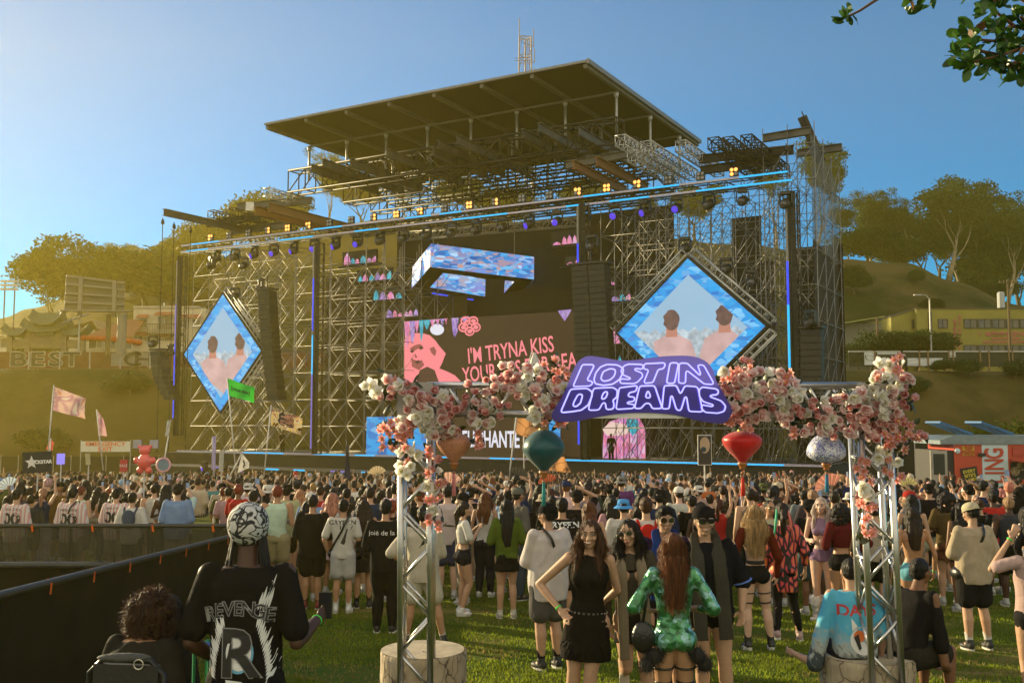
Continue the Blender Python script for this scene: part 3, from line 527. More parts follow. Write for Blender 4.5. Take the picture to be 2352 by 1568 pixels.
# emergency exit sign
def exit_sign():
    Y = 62; a, b = at(186,1013,Y), at(299,1037,Y); t = T('emergency_exit_sign', 'white banner reading EMERGENCY EXIT in orange above the crowd', 'sign', ((a.x+b.x)/2,Y,0)); m = MB(); m.box(((a.x+b.x)/2,Y,(a.z+b.z)/2),(b.x-a.x,.05,a.z-b.z)); m.build('board', M('banner_white', (.62,.6,.52), .7, var=.05), t)
    m = MB(); c = (a+b)/2; put_text(m,'EMERGENCY',c+Vector((0,-.04,.15)),EX,(0,0,1),.36,ext=.004,bold=.006,sx=1.2); put_text(m,'EXIT',c+Vector((0,-.04,-.17)),EX,(0,0,1),.36,ext=.004,bold=.006,sx=1.2); m.build('lettering', M('sign_orange', (.7,.16,.03), .6), t)
    for x in (a.x, b.x): m = MB(); m.tube((x,Y+.03,0),(x,Y+.03,a.z+.1),.03); m.build('post', MATS['galv'], t)
exit_sign()
# dusty air
hz = MB(); hz.box((0,138,60),(380,336,124.0)); hzm = bpy.data.materials.new('dusty_air'); hzm.use_nodes = True; n = hzm.node_tree; n.nodes.clear(); pv = n.nodes.new('ShaderNodeVolumePrincipled'); ou = n.nodes.new('ShaderNodeOutputMaterial')
pv.inputs['Color'].default_value = (1,.80,.15,1); pv.inputs['Density'].default_value = .00066; pv.inputs['Anisotropy'].default_value = .5; n.links.new(pv.outputs[0], ou.inputs['Volume'])
tag(hz.build('haze', hzm), kind='stuff')
# ================= STAGE =================
KE = 2**-SC.view_settings.exposure
def E(name, col, k=1., var=0., scale=3):       # a surface that gives off light (display colour)
    if name in MATS: return MATS[name]
    lin = [((c+.055)/1.055)**2.4 if c > .04 else c/12.92 for c in col]
    m = bpy.data.materials.new(name); m.use_nodes = True; n = m.node_tree; b = n.nodes['Principled BSDF']; MATS[name] = m
    b.inputs['Base Color'].default_value = (.02,.02,.02,1); b.inputs['Roughness'].default_value = .5; b.inputs['Emission Color'].default_value = (*lin,1); b.inputs['Emission Strength'].default_value = k*KE; b.inputs['Specular IOR Level'].default_value = .2
    if var:
        tc = n.nodes.new('ShaderNodeTexCoord'); nz = n.nodes.new('ShaderNodeTexNoise'); nz.inputs['Scale'].default_value = scale; nz.inputs['Detail'].default_value = 6; n.links.new(tc.outputs['Object'], nz.inputs[0])
        mr = n.nodes.new('ShaderNodeMapRange'); mr.inputs[1].default_value = .3; mr.inputs[2].default_value = .7; mr.inputs[3].default_value = k*KE*(1-var); mr.inputs[4].default_value = k*KE*(1+var); n.links.new(nz.outputs[0], mr.inputs[0]); n.links.new(mr.outputs[0], b.inputs['Emission Strength'])
    return m
def crystal(name, cols, scale=.8, k=1., stretch=(1,1,2.2), rot=(0,.5,0)):   # led screen showing cut crystal facets
    if name in MATS: return MATS[name]
    m = bpy.data.materials.new(name); m.use_nodes = True; n = m.node_tree.nodes; L = m.node_tree.links.new; b = n['Principled BSDF']; MATS[name] = m
    tc = n.new('ShaderNodeTexCoord'); mp = n.new('ShaderNodeMapping'); mp.inputs['Scale'].default_value = stretch; mp.inputs['Rotation'].default_value = rot; L(tc.outputs['Object'], mp.inputs[0])
    v = n.new('ShaderNodeTexVoronoi'); v.inputs['Scale'].default_value = scale; v.distance = 'MANHATTAN'; L(mp.outputs[0], v.inputs['Vector']); v2 = n.new('ShaderNodeTexVoronoi'); v2.inputs['Scale'].default_value = scale*3.1; L(mp.outputs[0], v2.inputs['Vector'])
    s = n.new('ShaderNodeSeparateColor'); L(v.outputs['Color'], s.inputs[0]); s2 = n.new('ShaderNodeSeparateColor'); L(v2.outputs['Color'], s2.inputs[0]); ad = n.new('ShaderNodeMath'); ad.operation = 'MULTIPLY_ADD'; L(s2.outputs[0], ad.inputs[0]); ad.inputs[1].default_value = .55
    h = n.new('ShaderNodeMath'); h.operation = 'MULTIPLY'; L(s.outputs[0], h.inputs[0]); h.inputs[1].default_value = .5; L(h.outputs[0], ad.inputs[2])
    cr = n.new('ShaderNodeValToRGB'); e = cr.color_ramp.elements
    for i, c in enumerate(cols):
        lin = [((x+.055)/1.055)**2.4 for x in c]; p = i/(len(cols)-1); q = e[i] if i < 1 else (e[len(e)-1] if i == len(cols)-1 else e.new(p)); q.position = p; q.color = (*lin,1)
    L(ad.outputs[0], cr.inputs[0]); L(cr.outputs[0], b.inputs['Emission Color']); b.inputs['Emission Strength'].default_value = k*KE; b.inputs['Base Color'].default_value = (.02,.02,.02,1); return m
BLUES = [(.03,.3,.6),(.03,.5,.8),(.02,.62,.9),(.15,.62,.88),(.03,.42,.76),(.5,.78,.95),(.05,.6,.86),(.04,.55,.85)]
MIXED = [(.05,.4,.65),(.2,.45,.75),(.05,.65,.88),(.5,.45,.75),(.35,.7,.9),(.7,.55,.55),(.1,.45,.75),(.65,.8,.95)]
PINKS = [(.6,.3,.5),(.85,.45,.6),(.95,.6,.7),(.75,.4,.7),(.9,.75,.85),(.5,.3,.6)]
TEALS = [(0,.45,.55),(.1,.6,.7),(.3,.75,.8),(0,.35,.5)]
steel = M('scaffold_steel', (.27,.26,.24), .55, .6, var=.25, scale=2); dkst = M('truss_black', (.02,.018,.015), .55, .3); alu = M('truss_alu', (.5,.49,.46), .38, .8, var=.2, scale=3); blk = M('stage_black', (.012,.012,.011), .7, var=.3)
beam_m = M('steel_beam_grey', (.09,.085,.075), .6, .3, var=.3, scale=1); strap = M('strap_green', (.25,.5,.05), .7)
GS = 'stage'
def scaffold(name, label, us, vs, zt, lift=2.0, r=.026, brace=True, seed=1, skip=None, base=0., ztop=None):
    c = st(us[len(us)//2], vs[0], 0); t = T(name, label, 'scaffolding', (c.x, c.y, 0)); rr = random.Random(seed)
    nz = int(zt/lift)
    for i, u in enumerate(us):
        for j, v in enumerate(vs):
            h = zt+rr.uniform(.2,.6) if not ztop else ztop(u, v); m = MB(); m.tube(st(u,v,base), st(u,v,h), r, 6)
            for k in range(int(h*1.0)): m.lathe(st(u,v,k*1.0+.25), [(r,-.03),(.07,0),(r,.03)], 6)
            m.build('standard', steel, t, smooth=True)
    for k in range(nz+1):
        z = k*lift+.3; m = MB()
        for v in vs: m.tube(st(us[0],v,z), st(us[-1],v,z), r*.85, 5)
        for u in us: m.tube(st(u,vs[0],z), st(u,vs[-1],z), r*.85, 5)
        m.build('ledger', steel, t, smooth=True)
    if brace:
        for j, v in enumerate(vs):
            for i in range(len(us)-1):
                m = MB()
                for k in range(nz):
                    if skip and skip(i, j, k): continue
                    z0, z1 = k*lift+.35, (k+1)*lift+.25
                    up = (j % 2 == 0)
                    a, b = (us[i], us[i+1]) if up else (us[i+1], us[i]); m.tube(st(a,v+.05,z0), st(b,v+.05,z1), r*.8, 5)
                if m.v: m.build('diagonal_brace', steel, t, smooth=True)
        for i, u in enumerate(us):
            m = MB()
            for j in range(len(vs)-1):
                for k in range(nz):
                    m.tube(st(u+.05,vs[j],k*lift+.35), st(u+.05,vs[j+1],(k+1)*lift+.25), r*.8, 5)
            if m.v: m.build('diagonal_brace', steel, t, smooth=True)
    return t
def frange(a, b, n): return [a+(b-a)*i/n for i in range(n+1)]
scaffold('scaffold_wing', 'wide scaffold wing behind the smaller diamond screen', frange(.1,9.0,5), [1.0,3.1,5.2,7.3], 18.0, seed=1)
scaffold('scaffold_wing', 'scaffold wing with crossed braces between the dark column and the big video wall', frange(10.4,20.6,6), [1.6,3.7,5.8,7.9], 17.6, seed=2)
scaffold('scaffold_wing', 'tall scaffold wing behind the bigger diamond screen', frange(36.1,46.2,7), [1.2,3.3,5.4,7.5,9.6], 18.0, seed=3)
scaffold('scaffold_tower', 'tallest scaffold tower at the outer end wrapped in see-through mesh', [46.7,48.1,49.6], [.4,2.5,4.6,6.7], 20.6, seed=4, ztop=lambda u, v: 21.6-.25*v)
def box_truss(name, label, a, b, h, w_=.5, bay=1.2, mat=None, r=.045, cat='truss', up=(0,0,1), group=None, par=None):
    a, b = Vector(a), Vector(b); mat = mat or dkst; d = (b-a); Ln = d.length; d.normalize(); s = d.cross(Vector(up)).normalized(); U_ = s.cross(d); n = max(1, int(round(Ln/bay)))
    t = par if par is not None else T(name, label, cat, (a+b)/2, group)
    C = [s*(w_/2)+U_*(h/2), -s*(w_/2)+U_*(h/2), s*(w_/2)-U_*(h/2), -s*(w_/2)-U_*(h/2)]
    for c in C: m = MB(); m.tube(a+c, b+c, r, 6); m.build('chord', mat, t, smooth=True)
    m = MB()
    for i in range(n+1):
        p = a+d*Ln*i/n; q = a+d*Ln*(i+1)/n
        m.tube(p+C[0],p+C[2],r*.7,4); m.tube(p+C[1],p+C[3],r*.7,4); m.tube(p+C[0],p+C[1],r*.7,4); m.tube(p+C[2],p+C[3],r*.7,4)
        if i < n:
            for x, y in ((0,2),(1,3)): m.tube((p+C[x]) if i%2 else (p+C[y]), (q+C[y]) if i%2 else (q+C[x]), r*.65, 4)
            m.tube(p+C[0], q+C[1], r*.5, 4)
    m.build('lacing', mat, t, smooth=True); return t
G = 'black trusses under the stage roof'
for j, (v, pa, pb, z, lb) in enumerate([(2.5,674,1425,0,'front black roof truss, highest of the rows, over the hanging screen box'),(7.5,800,1470,0,'second black roof truss row'),(11.5,862,1500,0,'third black roof truss row, seen through the second'),(16,900,1540,0,'rearmost black roof truss row')]):
    u0 = sp_(pa,430,v)[0]; u1 = sp_(pb,330,v)[0]; box_truss('roof_truss', lb, st(u0,v,23.2), st(u1,v,23.2), 1.7, 1.2, 1.7, dkst, .085, group=G)
box_truss('roof_truss', 'black truss hung low above the led lines across the opening', st(14,4,19.2), st(38,4,19.2), .9, .7, 1.2, dkst, .06, group=G)
# roof canopy
def roof():
    z = 27.0; u0, u1, v0, v1 = 8.6, 35.8, 0., 21.; drop = .0; t = T('stage_roof', 'huge flat brown roof canopy raised on slim posts over the stage', 'roof', st((u0+u1)/2,(v0+v1)/2,z))
    zz = lambda v: z
    P = lambda u, v, d=0: st(u, v, zz(v)+d)
    m = MB(); m.slab([P(u0,v0,.25),P(u1,v0,.25),P(u1,v1,.25),P(u0,v1,.25)], .14); m.build('sheet', M('roof_sheet', (.028,.024,.016), .75, var=.15, scale=.3), t)
    m = MB(); m.bar(P(u0,v0-.12,.28),P(u1,v0-.12,.28),.12,.16); m.build('fascia', M('fascia_grey', (.22,.21,.2), .5, .4), t); m = MB(); m.bar(P(u1+.12,v0-.2,.25),P(u1+.12,v1,.25),.16,.3); m.build('fascia', MATS['fascia_grey'], t)
    rb = M('roof_rib', (.14,.125,.1), .6); n = 7
    for i in range(n+1): u = u0+.15+(u1-u0-.3)*i/n; m = MB(); m.bar(P(u,v0,.03),P(u,v1,.03),.26,.26); m.build('rafter', rb, t)
    for v in (4.8,10.8,16.8): m = MB(); m.bar(P(u0,v,-.3),P(u1,v,-.3),.12,.14); m.build('purlin', rb, t)
    pm = M('post_pale', (.38,.37,.34), .45, .6)
    for v in (4.8,10.8,16.8):
        for i in range(n+1): u = u0+.15+(u1-u0-.3)*i/n; m = MB(); m.tube(P(u,v,-.35),st(u,v,23.9),.095,8); m.lathe(P(u,v,-.7),[(.1,0),(.17,.2),(.17,.35)],8); m.build('post', pm, t, smooth=True)
roof()
def ibeam(a, b, h=.55, w_=.3, label='', mat=None, group='grey steel beams laid over the roof trusses'):
    a, b = Vector(a), Vector(b); m = MB(); z = Vector((0,0,h/2)); m.bar(a,b,.03,h); m.bar(a+z,b+z,w_,.04); m.bar(a-z,b-z,w_,.04); o = m.build('steel_beam', mat or beam_m); tag(o, label, 'steel beam', group); return o
for i, (px, py, ln) in enumerate([(715,386,8),(741,374,10),(804,373,9),(888,351,10),(994,347,7),(1006,331,9),(1049,321,10),(1237,292,10),(1200,306,8),(1329,301,9)]):
    v = -.8; u, z = sp_(px, py, v); ibeam(st(u,v,z), st(u,v+ln,z-.1), label='grey steel beam jutting out over the roof truss, number %s from the hazy end' % ['one','two','three','four','five','six','seven','nine','eight','ten'][i])
    m = MB(); q = st(u,v+2.2,z); m.bar(q+Vector((0,0,.35)),q-Vector((0,0,.9)),.2,.06); m.build('ratchet_strap', strap, [o for o in bpy.data.objects if o.name.startswith('steel_beam')][-1]) if False else None
def uv_beam(p, q, v, label, h=.5, mat=None):
    a = sw(*p, v); b = sw(*q, v); return ibeam(a, b, h, label=label, mat=mat, group='steel beams along the top of the scaffold')
uv_beam((476,514),(600,497),0,'dark beam on the low end of the scaffold top',mat=dkst); uv_beam((545,475),(716,460),2,'grey beam above the tiled diamond emblem'); uv_beam((530,532),(660,516),1,'lower beam beneath the crossed beams')
uv_beam((1605,366),(1823,343),1,'dark beam under the black box trusses near the outer tower',.45,dkst); uv_beam((1609,392),(1790,366),1,'second dark beam under the black box trusses near the outer tower',.45,dkst); uv_beam((1753,318),(1862,300),.5,'grey beam on top of the outer tower front',.4); uv_beam((1830,353),(1934,338),5,'grey beam at the back of the outer tower top',.4)
uv_beam((1300,380),(1452,352),0,'long orange strapped beam over the big line array',.45)
def vbeam(px, py, v0, v1, label, h=.5, mat=None):
    u, z = sp_(px, py, v0); return ibeam(st(u,v0,z), st(u,v1,z), h, label=label, mat=mat, group='steel beams pointing out from the scaffold top')
vbeam(376,487,-7,1.5,'outermost cantilever beam with chains hanging from its tip',.45); vbeam(586,483,-4,5,'orange brown beam crossing the scaffold top',.6,M('beam_rust', (.22,.11,.04), .7)); vbeam(618,476,-4,6,'second orange brown beam crossing the scaffold top',.6,MATS['beam_rust'])
vbeam(1316,378,-3,5,'rusty beam with green straps beside the chrome truss cluster',.5,MATS['beam_rust']); vbeam(1370,370,-3,5,'second rusty beam with green straps beside the chrome truss cluster',.5,MATS['beam_rust'])
a, b = at(1842,268,57.5), at(1886,372,57.2); ibeam(a, b, .55, .4, label='tilted crane beam rising over the outer tower', mat=dkst, group='steel beams pointing out from the scaffold top')
# short box trusses lying across the top
G = 'short box trusses lying across the scaffold top'
for px, py, v0, v1, mt, lb in [(484,492,-2,4,dkst,'dark box truss at the low end of the scaffold top'),(528,487,-2,5,dkst,'dark box truss beside the low end one'),(612,441,-1,4,alu,'silver ended box truss before the round dark tree'),
    (1424,322,-3,6,alu,'silver box truss nearest the roof corner'),(1484,336,-3,5,alu,'large silver box truss in the chrome cluster'),(1452,358,-3,5,alu,'low silver box truss in the chrome cluster'),(1563,335,-2,5,alu,'silver box truss under the roof edge'),
    (1638,328,-3,5,dkst,'black box truss, first of three beside the outer tower'),(1672,327,-3,5,dkst,'black box truss, second of three beside the outer tower'),(1714,322,-3,5,dkst,'black box truss, third of three beside the outer tower')]:
    u, z = sp_(px, py, v0); box_truss('box_truss', lb, st(u,v0,z), st(u,v1,z), .6, .6, .6, mt, .045, group=G)
u, z = sp_(574,474,-1); m = MB(); m.box(st(u,-1,z),(.6,.1,.65)); tag(m.build('end_plate', alu),'white square plate with a diamond hole on the scaffold top','plate')
for px, y0, v in ((374,500,-7),(400,510,-5.5),(438,520,-2),(1806,330,0)):
    u, z = sp_(px, y0, v); m = MB(); m.tube(st(u,v,z), st(u,v,2.5 if px < 450 else 12), .03, 5); m.lathe(st(u,v,z-.5), [(.05,0),(.14,.1),(.1,.3),(.04,.4)], 8); tag(m.build('hoist_chain', dkst), 'thin hoist chain with hook hanging from the beams', 'chain', 'hoist chains hanging from the beams')
# front lighting truss with led lines
TZ = 18.45; uA, uB = -.2, 46.5
def light_truss():
    t = box_truss('lighting_truss', 'very long black lighting truss with cyan led lines across the whole stage front', st(uA,.3,TZ-.1), st(uB,.3,TZ-.1), .55, .6, 1., dkst, .035)
    for z in (TZ+.22, TZ-.28):
        m = MB(); m.bar(st(uA,-.1,z), st(uB+.6*(z<TZ),-.1,z), .09, .11); m.build('rail', M('led_rail_lilac', (.5,.46,.6), .4, .4), t)
    cy = E('led_cyan', (.15,.75,1.), 1.2)
    for z, segs in ((TZ+.22, ((440,505),(720,786),(930,990),(1010,1060),(1340,1400),(1470,1560),(1700,1810))), (TZ-.28, ((430,480),(640,720),(815,870),(1040,1165),(1300,1345),(1400,1490),(1600,1820)))):
        for a, b in segs: m = MB(); ua, ub = sp_(a,520,-.16)[0], sp_(b,450,-.16)[0]; m.bar(st(ua,-.16,z), st(ub,-.16,z), .05, .09); m.build('led_strip', cy, t)
light_truss()
HBODY = M('fixture_black', (.015,.015,.015), .4); VIO = E('lens_violet', (.35,.25,.9), 1.0); LDARK = M('lens_dark', (.05,.05,.07), .1, spec=1); AMB = E('lamp_amber', (1.,.62,.3), 3.0); LOFF = M('lamp_off', (.3,.3,.32), .2)
def head_proto(lens):
    t = T('moving_head', '', 'stage light'); m = MB(); m.box((0,0,-.08),(.5,.4,.16)); m.build('base', HBODY, t, local=True)
    for s in (-1,1): m = MB(); m.slab([(s*.3,-.1,-.12),(s*.3,.1,-.12),(s*.33,.12,-.62),(s*.33,-.12,-.62)],.06,nrm=(1,0,0)); m.build('yoke', HBODY, t, local=True)
    m = MB(); ax = Vector((-.25,-.75,-.35)).normalized(); m.lathe(Vector((0,0,-.6))-ax*.28, [(.12,0),(.25,.08),(.27,.3),(.24,.5),(.22,.58)], 14, ax=ax); h = m.build('head', HBODY, t, smooth=True, local=True)
    m = MB(); m.lathe(Vector((0,0,-.6))+ax*.28, [(.2,0),(.19,.04),(.1,.08)], 14, ax=ax); m.build('lens', lens, h, smooth=True, local=True); return t
def blinder_proto(lit):
    t = T('blinder_light', '', 'stage light'); m = MB(); m.box((0,0,.3),(.62,.2,.62)); m.build('housing', HBODY, t, local=True)
    for k in range(4): m = MB(); m.lathe((-.15+.3*(k%2),-.1,.15+.3*(k//2)), [(.13,0),(.12,.03),(.06,.05)], 12, ax=(0,-1,0)); m.build('lamp', AMB if lit[k] else LOFF, t, smooth=True, local=True)
    return t
HP = {0: head_proto(LDARK), 1: head_proto(VIO)}; BP = {}
for k, lit in enumerate([(0,0,0,0),(1,1,1,1),(0,1,1,1),(0,1,0,1),(1,0,1,1)]): BP[k] = blinder_proto(lit)
first = {}
def use(proto, key, **k):
    if key not in first: first[key] = snapshot(proto); o = proto; o.location = k['loc']; o.rotation_euler = (0,0,k['rz']); o['label'] = k['label']
    else: o = copy_tree(proto, tree=first[key], **k)
    o['group'] = k.get('group', ''); return o
pat = [4,0,0,3,1,2,0,0,3,1,2,0,1,3,0,0,2,1,2,0,0,4]; vio = [0,0,1,1,1,1,1,1,0,0,0,0,0,0,1,1,1,1,1,1,0,0]
ORD = 'first second third fourth fifth sixth seventh eighth ninth tenth eleventh twelfth thirteenth fourteenth fifteenth sixteenth seventeenth eighteenth nineteenth twentieth twenty-first twenty-second'.split()
ua, ub = sp_(487,500,0)[0], sp_(1687,400,0)[0]
for i in range(22):
    u = ua+(ub-ua)*i/21
    o = use(BP[pat[i]], 'b%d' % pat[i], loc=st(u,-.05,TZ+.35), rz=STROT, label='%s four-lamp blinder from the hazy end of the lighting truss, %s' % (ORD[i], ['unlit','all four lamps amber','three lamps amber','two lamps amber','three lamps amber'][pat[i]])); o['group'] = 'blinders on the lighting truss'; o.scale = (.82,)*3
    o = use(HP[vio[i]], 'h%d' % vio[i], loc=st(u+.4,.2,TZ-.42), rz=STROT+(.25 if i%2 else -.2), label='%s moving head from the hazy end under the lighting truss, %s' % (ORD[i], 'violet lens' if vio[i] else 'dark lens')); o['group'] = 'moving heads under the lighting truss'; o.scale = (1.1,)*3
# vertical led columns
def column(px, y0, y1, v, label, led, hazy=False):
    u, z0 = sp_(px, y1, v); z1 = sp_(px, y0, v)[1]; t = box_truss('led_column', label, st(u,v,z0), st(u,v,z1), .5, .5, .8, dkst, .035, cat='column', up=(0,1,0))
    m = MB(); m.bar(st(u-.05,v-.27,z0), st(u-.05,v-.27,z1), .42, .03, up=(0,1,0)); m.build('panel', blk, t)
    for a, b, c in led:
        za, zb = sp_(px, b, v)[1], sp_(px, a, v)[1]; m = MB(); m.bar(st(u-.33,v-.32,za), st(u-.33,v-.32,zb), .11, .07, up=(0,1,0)); m.build('led_strip', c, t)
bl, wv = E('led_blue', (.2,.3,.95), 1.2), E('led_lilac', (.5,.45,.8), .9); cyn = MATS['led_cyan']; gr_ = M('led_off_grey', (.3,.29,.28), .5)
column(729,560,1042,-.4,'tall dark column with blue and cyan led strip between the smaller array and the video wall',[(566,640,gr_),(640,760,bl),(770,860,cyn),(860,1030,wv)])
column(411,590,1000,-.4,'slim dark led column at the hazy end of the stage',[(600,700,gr_),(700,790,wv),(790,960,bl)]); column(1832,440,885,-.6,'dark led column beside the outer tower with blue strip',[(480,600,gr_),(600,700,bl),(700,880,cyn)]); column(1346,470,1055,-.2,'thin led column next to the big line array',[(475,560,gr_),(560,608,bl),(960,1020,bl)])
# line arrays
def line_array(pts, label, cols=1, v=-.9, wpx=30, curve=0):
    (px, y0), (qx, y1) = pts; u0, z0 = sp_(px, y0, v); u1, z1 = sp_(qx, y1, v); n = int(round((z0-z1)/.36)); t = T('line_array', label, 'speaker array', st(u0,v,z0), 'hanging line arrays')
    m = MB(); m.bar(st(u0-cols*.65,v,z0+.12), st(u0+cols*.65,v,z0+.12), .9, .12); m.tube(st(u0,v,z0+.1), st(u0,v,z0+1.1), .05); m.build('rigging_frame', HBODY, t)
    for c in range(cols):
        for i in range(n):
            k = i/n; cu = curve*max(0, k-.35)**2; u = u0+(u1-u0)*k+(c-(cols-1)/2)*1.12+cu; z = z0-(i+.5)*(z0-z1)/n; tl = curve*.3*max(0,k-.35); m = MB(); ax = (SU*cos(tl)-Vector((0,0,1))*sin(tl)*0, SV, Vector((0,0,1)))
            p = st(u, v+cu*.4, z); m.box(p, (1.08,.85,(z0-z1)/n-.02), ax); m.box(p-SV*.44, (.5,.04,(z0-z1)/n*.7), ax); 
            for s in (-1,1): m.box(p-SV*.435+SU*s*.37, (.26,.03,(z0-z1)/n*.6), ax)
            m.build('cabinet', M('speaker_black', (.022,.021,.018), .6, var=.3, scale=3), t)
    return t
line_array([(614,668),(630,918)], 'dark hanging speaker array beside the smaller diamond screen', 1, -1.6, curve=.6); line_array([(1357,610),(1368,835)], 'widest double speaker array hanging by the video wall', 2, -1.2); line_array([(1866,757),(1866,882)], 'short speaker array hanging inside the outer tower', 1, -.4); line_array([(366,806),(378,918)], 'curved speaker array hanging apart at the hazy end', 1, -2.5, curve=2.2)
G = 'wash lights on the stage rigging'
for i, (px, py, v) in enumerate([(487,590,-.5),(1573,545,-1),(1725,620,-1.5),(1862,712,-1),(1668,592,-1),(560,590,-1),(600,640,-1),(1360,540,-1),(352,770,-2),(392,790,-2),(1805,440,-1),(540,660,-1)]):
    use(HP[0], 'h0', loc=sw(px,py,v), rz=STROT+.5*((i%3)-1), label='dark moving head hung in the rigging above the '+['smaller led column','big diamond screen tip','big diamond right rail','short speaker array','big diamond upper rail','smaller diamond tip','smaller speaker array','double speaker array','curved speaker array','curved speaker array','outer led column','smaller diamond'][i])['group'] = G
# diamond screens
def dia_inner(t, c, W2, H2, ex, ez, nrm, k):
    pk, hr, pale, sky_ = E('screen_pink', (.82,.68,.67), .95, .16, 1.2), E('screen_hair', (.42,.32,.3), 1., .3, 3), E('screen_crowd', (.70,.76,.80), .95, .45, 2.6), E('screen_sky', (.62,.77,.88), .95, .05, .2)
    def inside(pts):                    # keep a picture patch inside the diamond
        out = []
        for x, z in pts:
            s = abs(x)/W2+abs(z)/H2
            out.append((x/s*.995, z/s*.995) if s > .995 else (x, z))
        return out
    def patch(pts, mat, d, nm):
        m = MB(); pts = inside(pts); m.slab([c+ex*x+ez*z+nrm*d for x, z in pts], .01, nrm=nrm); m.build(nm, mat, t)
    patch([(0,H2),(W2,0),(0,-H2),(-W2,0)], sky_, .03, 'picture')
    cr = [(-W2*.98,-.02*H2)]+[(W2*(-.9+1.8*i/18), H2*(.0+.05*sin(i*2.7))) for i in range(19)]+[(W2*.98,-.02*H2)]+[(W2*.7,-.3*H2),(W2*.45,-.55*H2),(-W2*.45,-.55*H2),(-W2*.7,-.3*H2)]
    patch(cr, pale, .05, 'crowd_picture')
    def man(x, z, s, n_):
        sh = [(-.42,-1.5),(-.46,-.5),(-.36,-.22),(-.12,-.1),(.12,-.1),(.36,-.22),(.46,-.5),(.42,-1.5)]; patch([(x+a*s, z+b*s) for a, b in sh], pk, .07+.02*n_, 'shirt_picture')
        patch([(x+a*s, z+b*s) for a, b in [(-.11,-.14),(-.10,.06),(.10,.06),(.11,-.14)]], E('screen_skin', (.75,.52,.45), 1.), .075+.02*n_, 'neck_picture')
        patch([(x+s*(.155+.02*sin(q*2.9))*cos(q*pi/8), z+s*(.17+.19*sin(q*pi/8))) for q in range(16)], hr, .08+.02*n_, 'hair_picture')
    man(W2*(-.3), H2*.02, H2*1.0, 0); man(W2*.62, H2*.06, H2*1.0, 1)
def diamond(label, top, right, left, bottom, v, flip):
    def P(p): return sw(*p, v)
    T_, R_, L_ = P(top), P(right), P(left); B_ = P(bottom); c = (L_+R_+T_+B_)/4; ez = Vector((0,0,1)); ex = SU; nrm = -SV; W2 = (R_-L_).dot(ex)/2; H2 = (T_.z-B_.z)/2; t = T('diamond_screen', label, 'led screen', c, 'diamond led screens beside the stage opening')
    cm = crystal('crystal_blue', BLUES, .6, 1.15, stretch=(1,1,2.4), rot=(.2,.6,0)); k = .76
    O = [c+ez*H2, c+ex*W2, c-ez*H2, c-ex*W2]; I = [c+ez*H2*k, c+ex*W2*k, c-ez*H2*k, c-ex*W2*k]
    for i in range(4): j = (i+1)%4; m = MB(); m.slab([O[i],O[j],I[j],I[i]], .12, nrm=nrm); m.build('crystal_border', cm, t)
    for i in range(4):
        j = (i+1)%4; m = MB(); a, b = O[i]+SV*.15, O[j]+SV*.15; m.bar(a,b,.12,.5,up=nrm); m.build('frame', dkst, t)
    dia_inner(t, c, W2*k, H2*k, ex, ez, nrm, k)
    for i in (0,1) if not flip else (0,1,3):
        a, b = O[i]+(ex*.25+ez*.3 if i == 0 else (ex*.3-ez*.3 if i == 1 else -ex*.3+ez*.3))+SV*.1, O[(i+1)%4]+(ex*.3+ez*.25 if i == 0 else (ex*.3-ez*.3 if i == 1 else -ex*.2+ez*.3))+SV*.1
        d = (b-a).normalized(); s = d.cross(nrm).normalized(); m = MB()
        for q in (-.2,.2):
            for w_ in (-.2,.2): m.tube(a+s*q+nrm*w_, b+s*q+nrm*w_, .05, 5)
        n = int((b-a).length/.55)
        for x in range(n+1):
            p = a+d*(b-a).length*x/n; m.tube(p-s*.2+nrm*.2, p+s*.2+nrm*.2, .035, 4); m.tube(p-s*.2-nrm*.2, p+s*.2-nrm*.2, .035, 4); m.tube(p+s*.2-nrm*.2, p+s*.2+nrm*.2, .03, 4)
        m.build('hanging_truss', alu, t, smooth=True)
diamond('smaller, hazier diamond screen showing two men from behind', (512,675),(596,800),(416,815),(523,950),-1.2,False)
diamond('larger diamond screen with a bright blue crystal border beside the arch sign', (1573,590),(1763,752),(1417,764),(1592,925),-1.4,True)
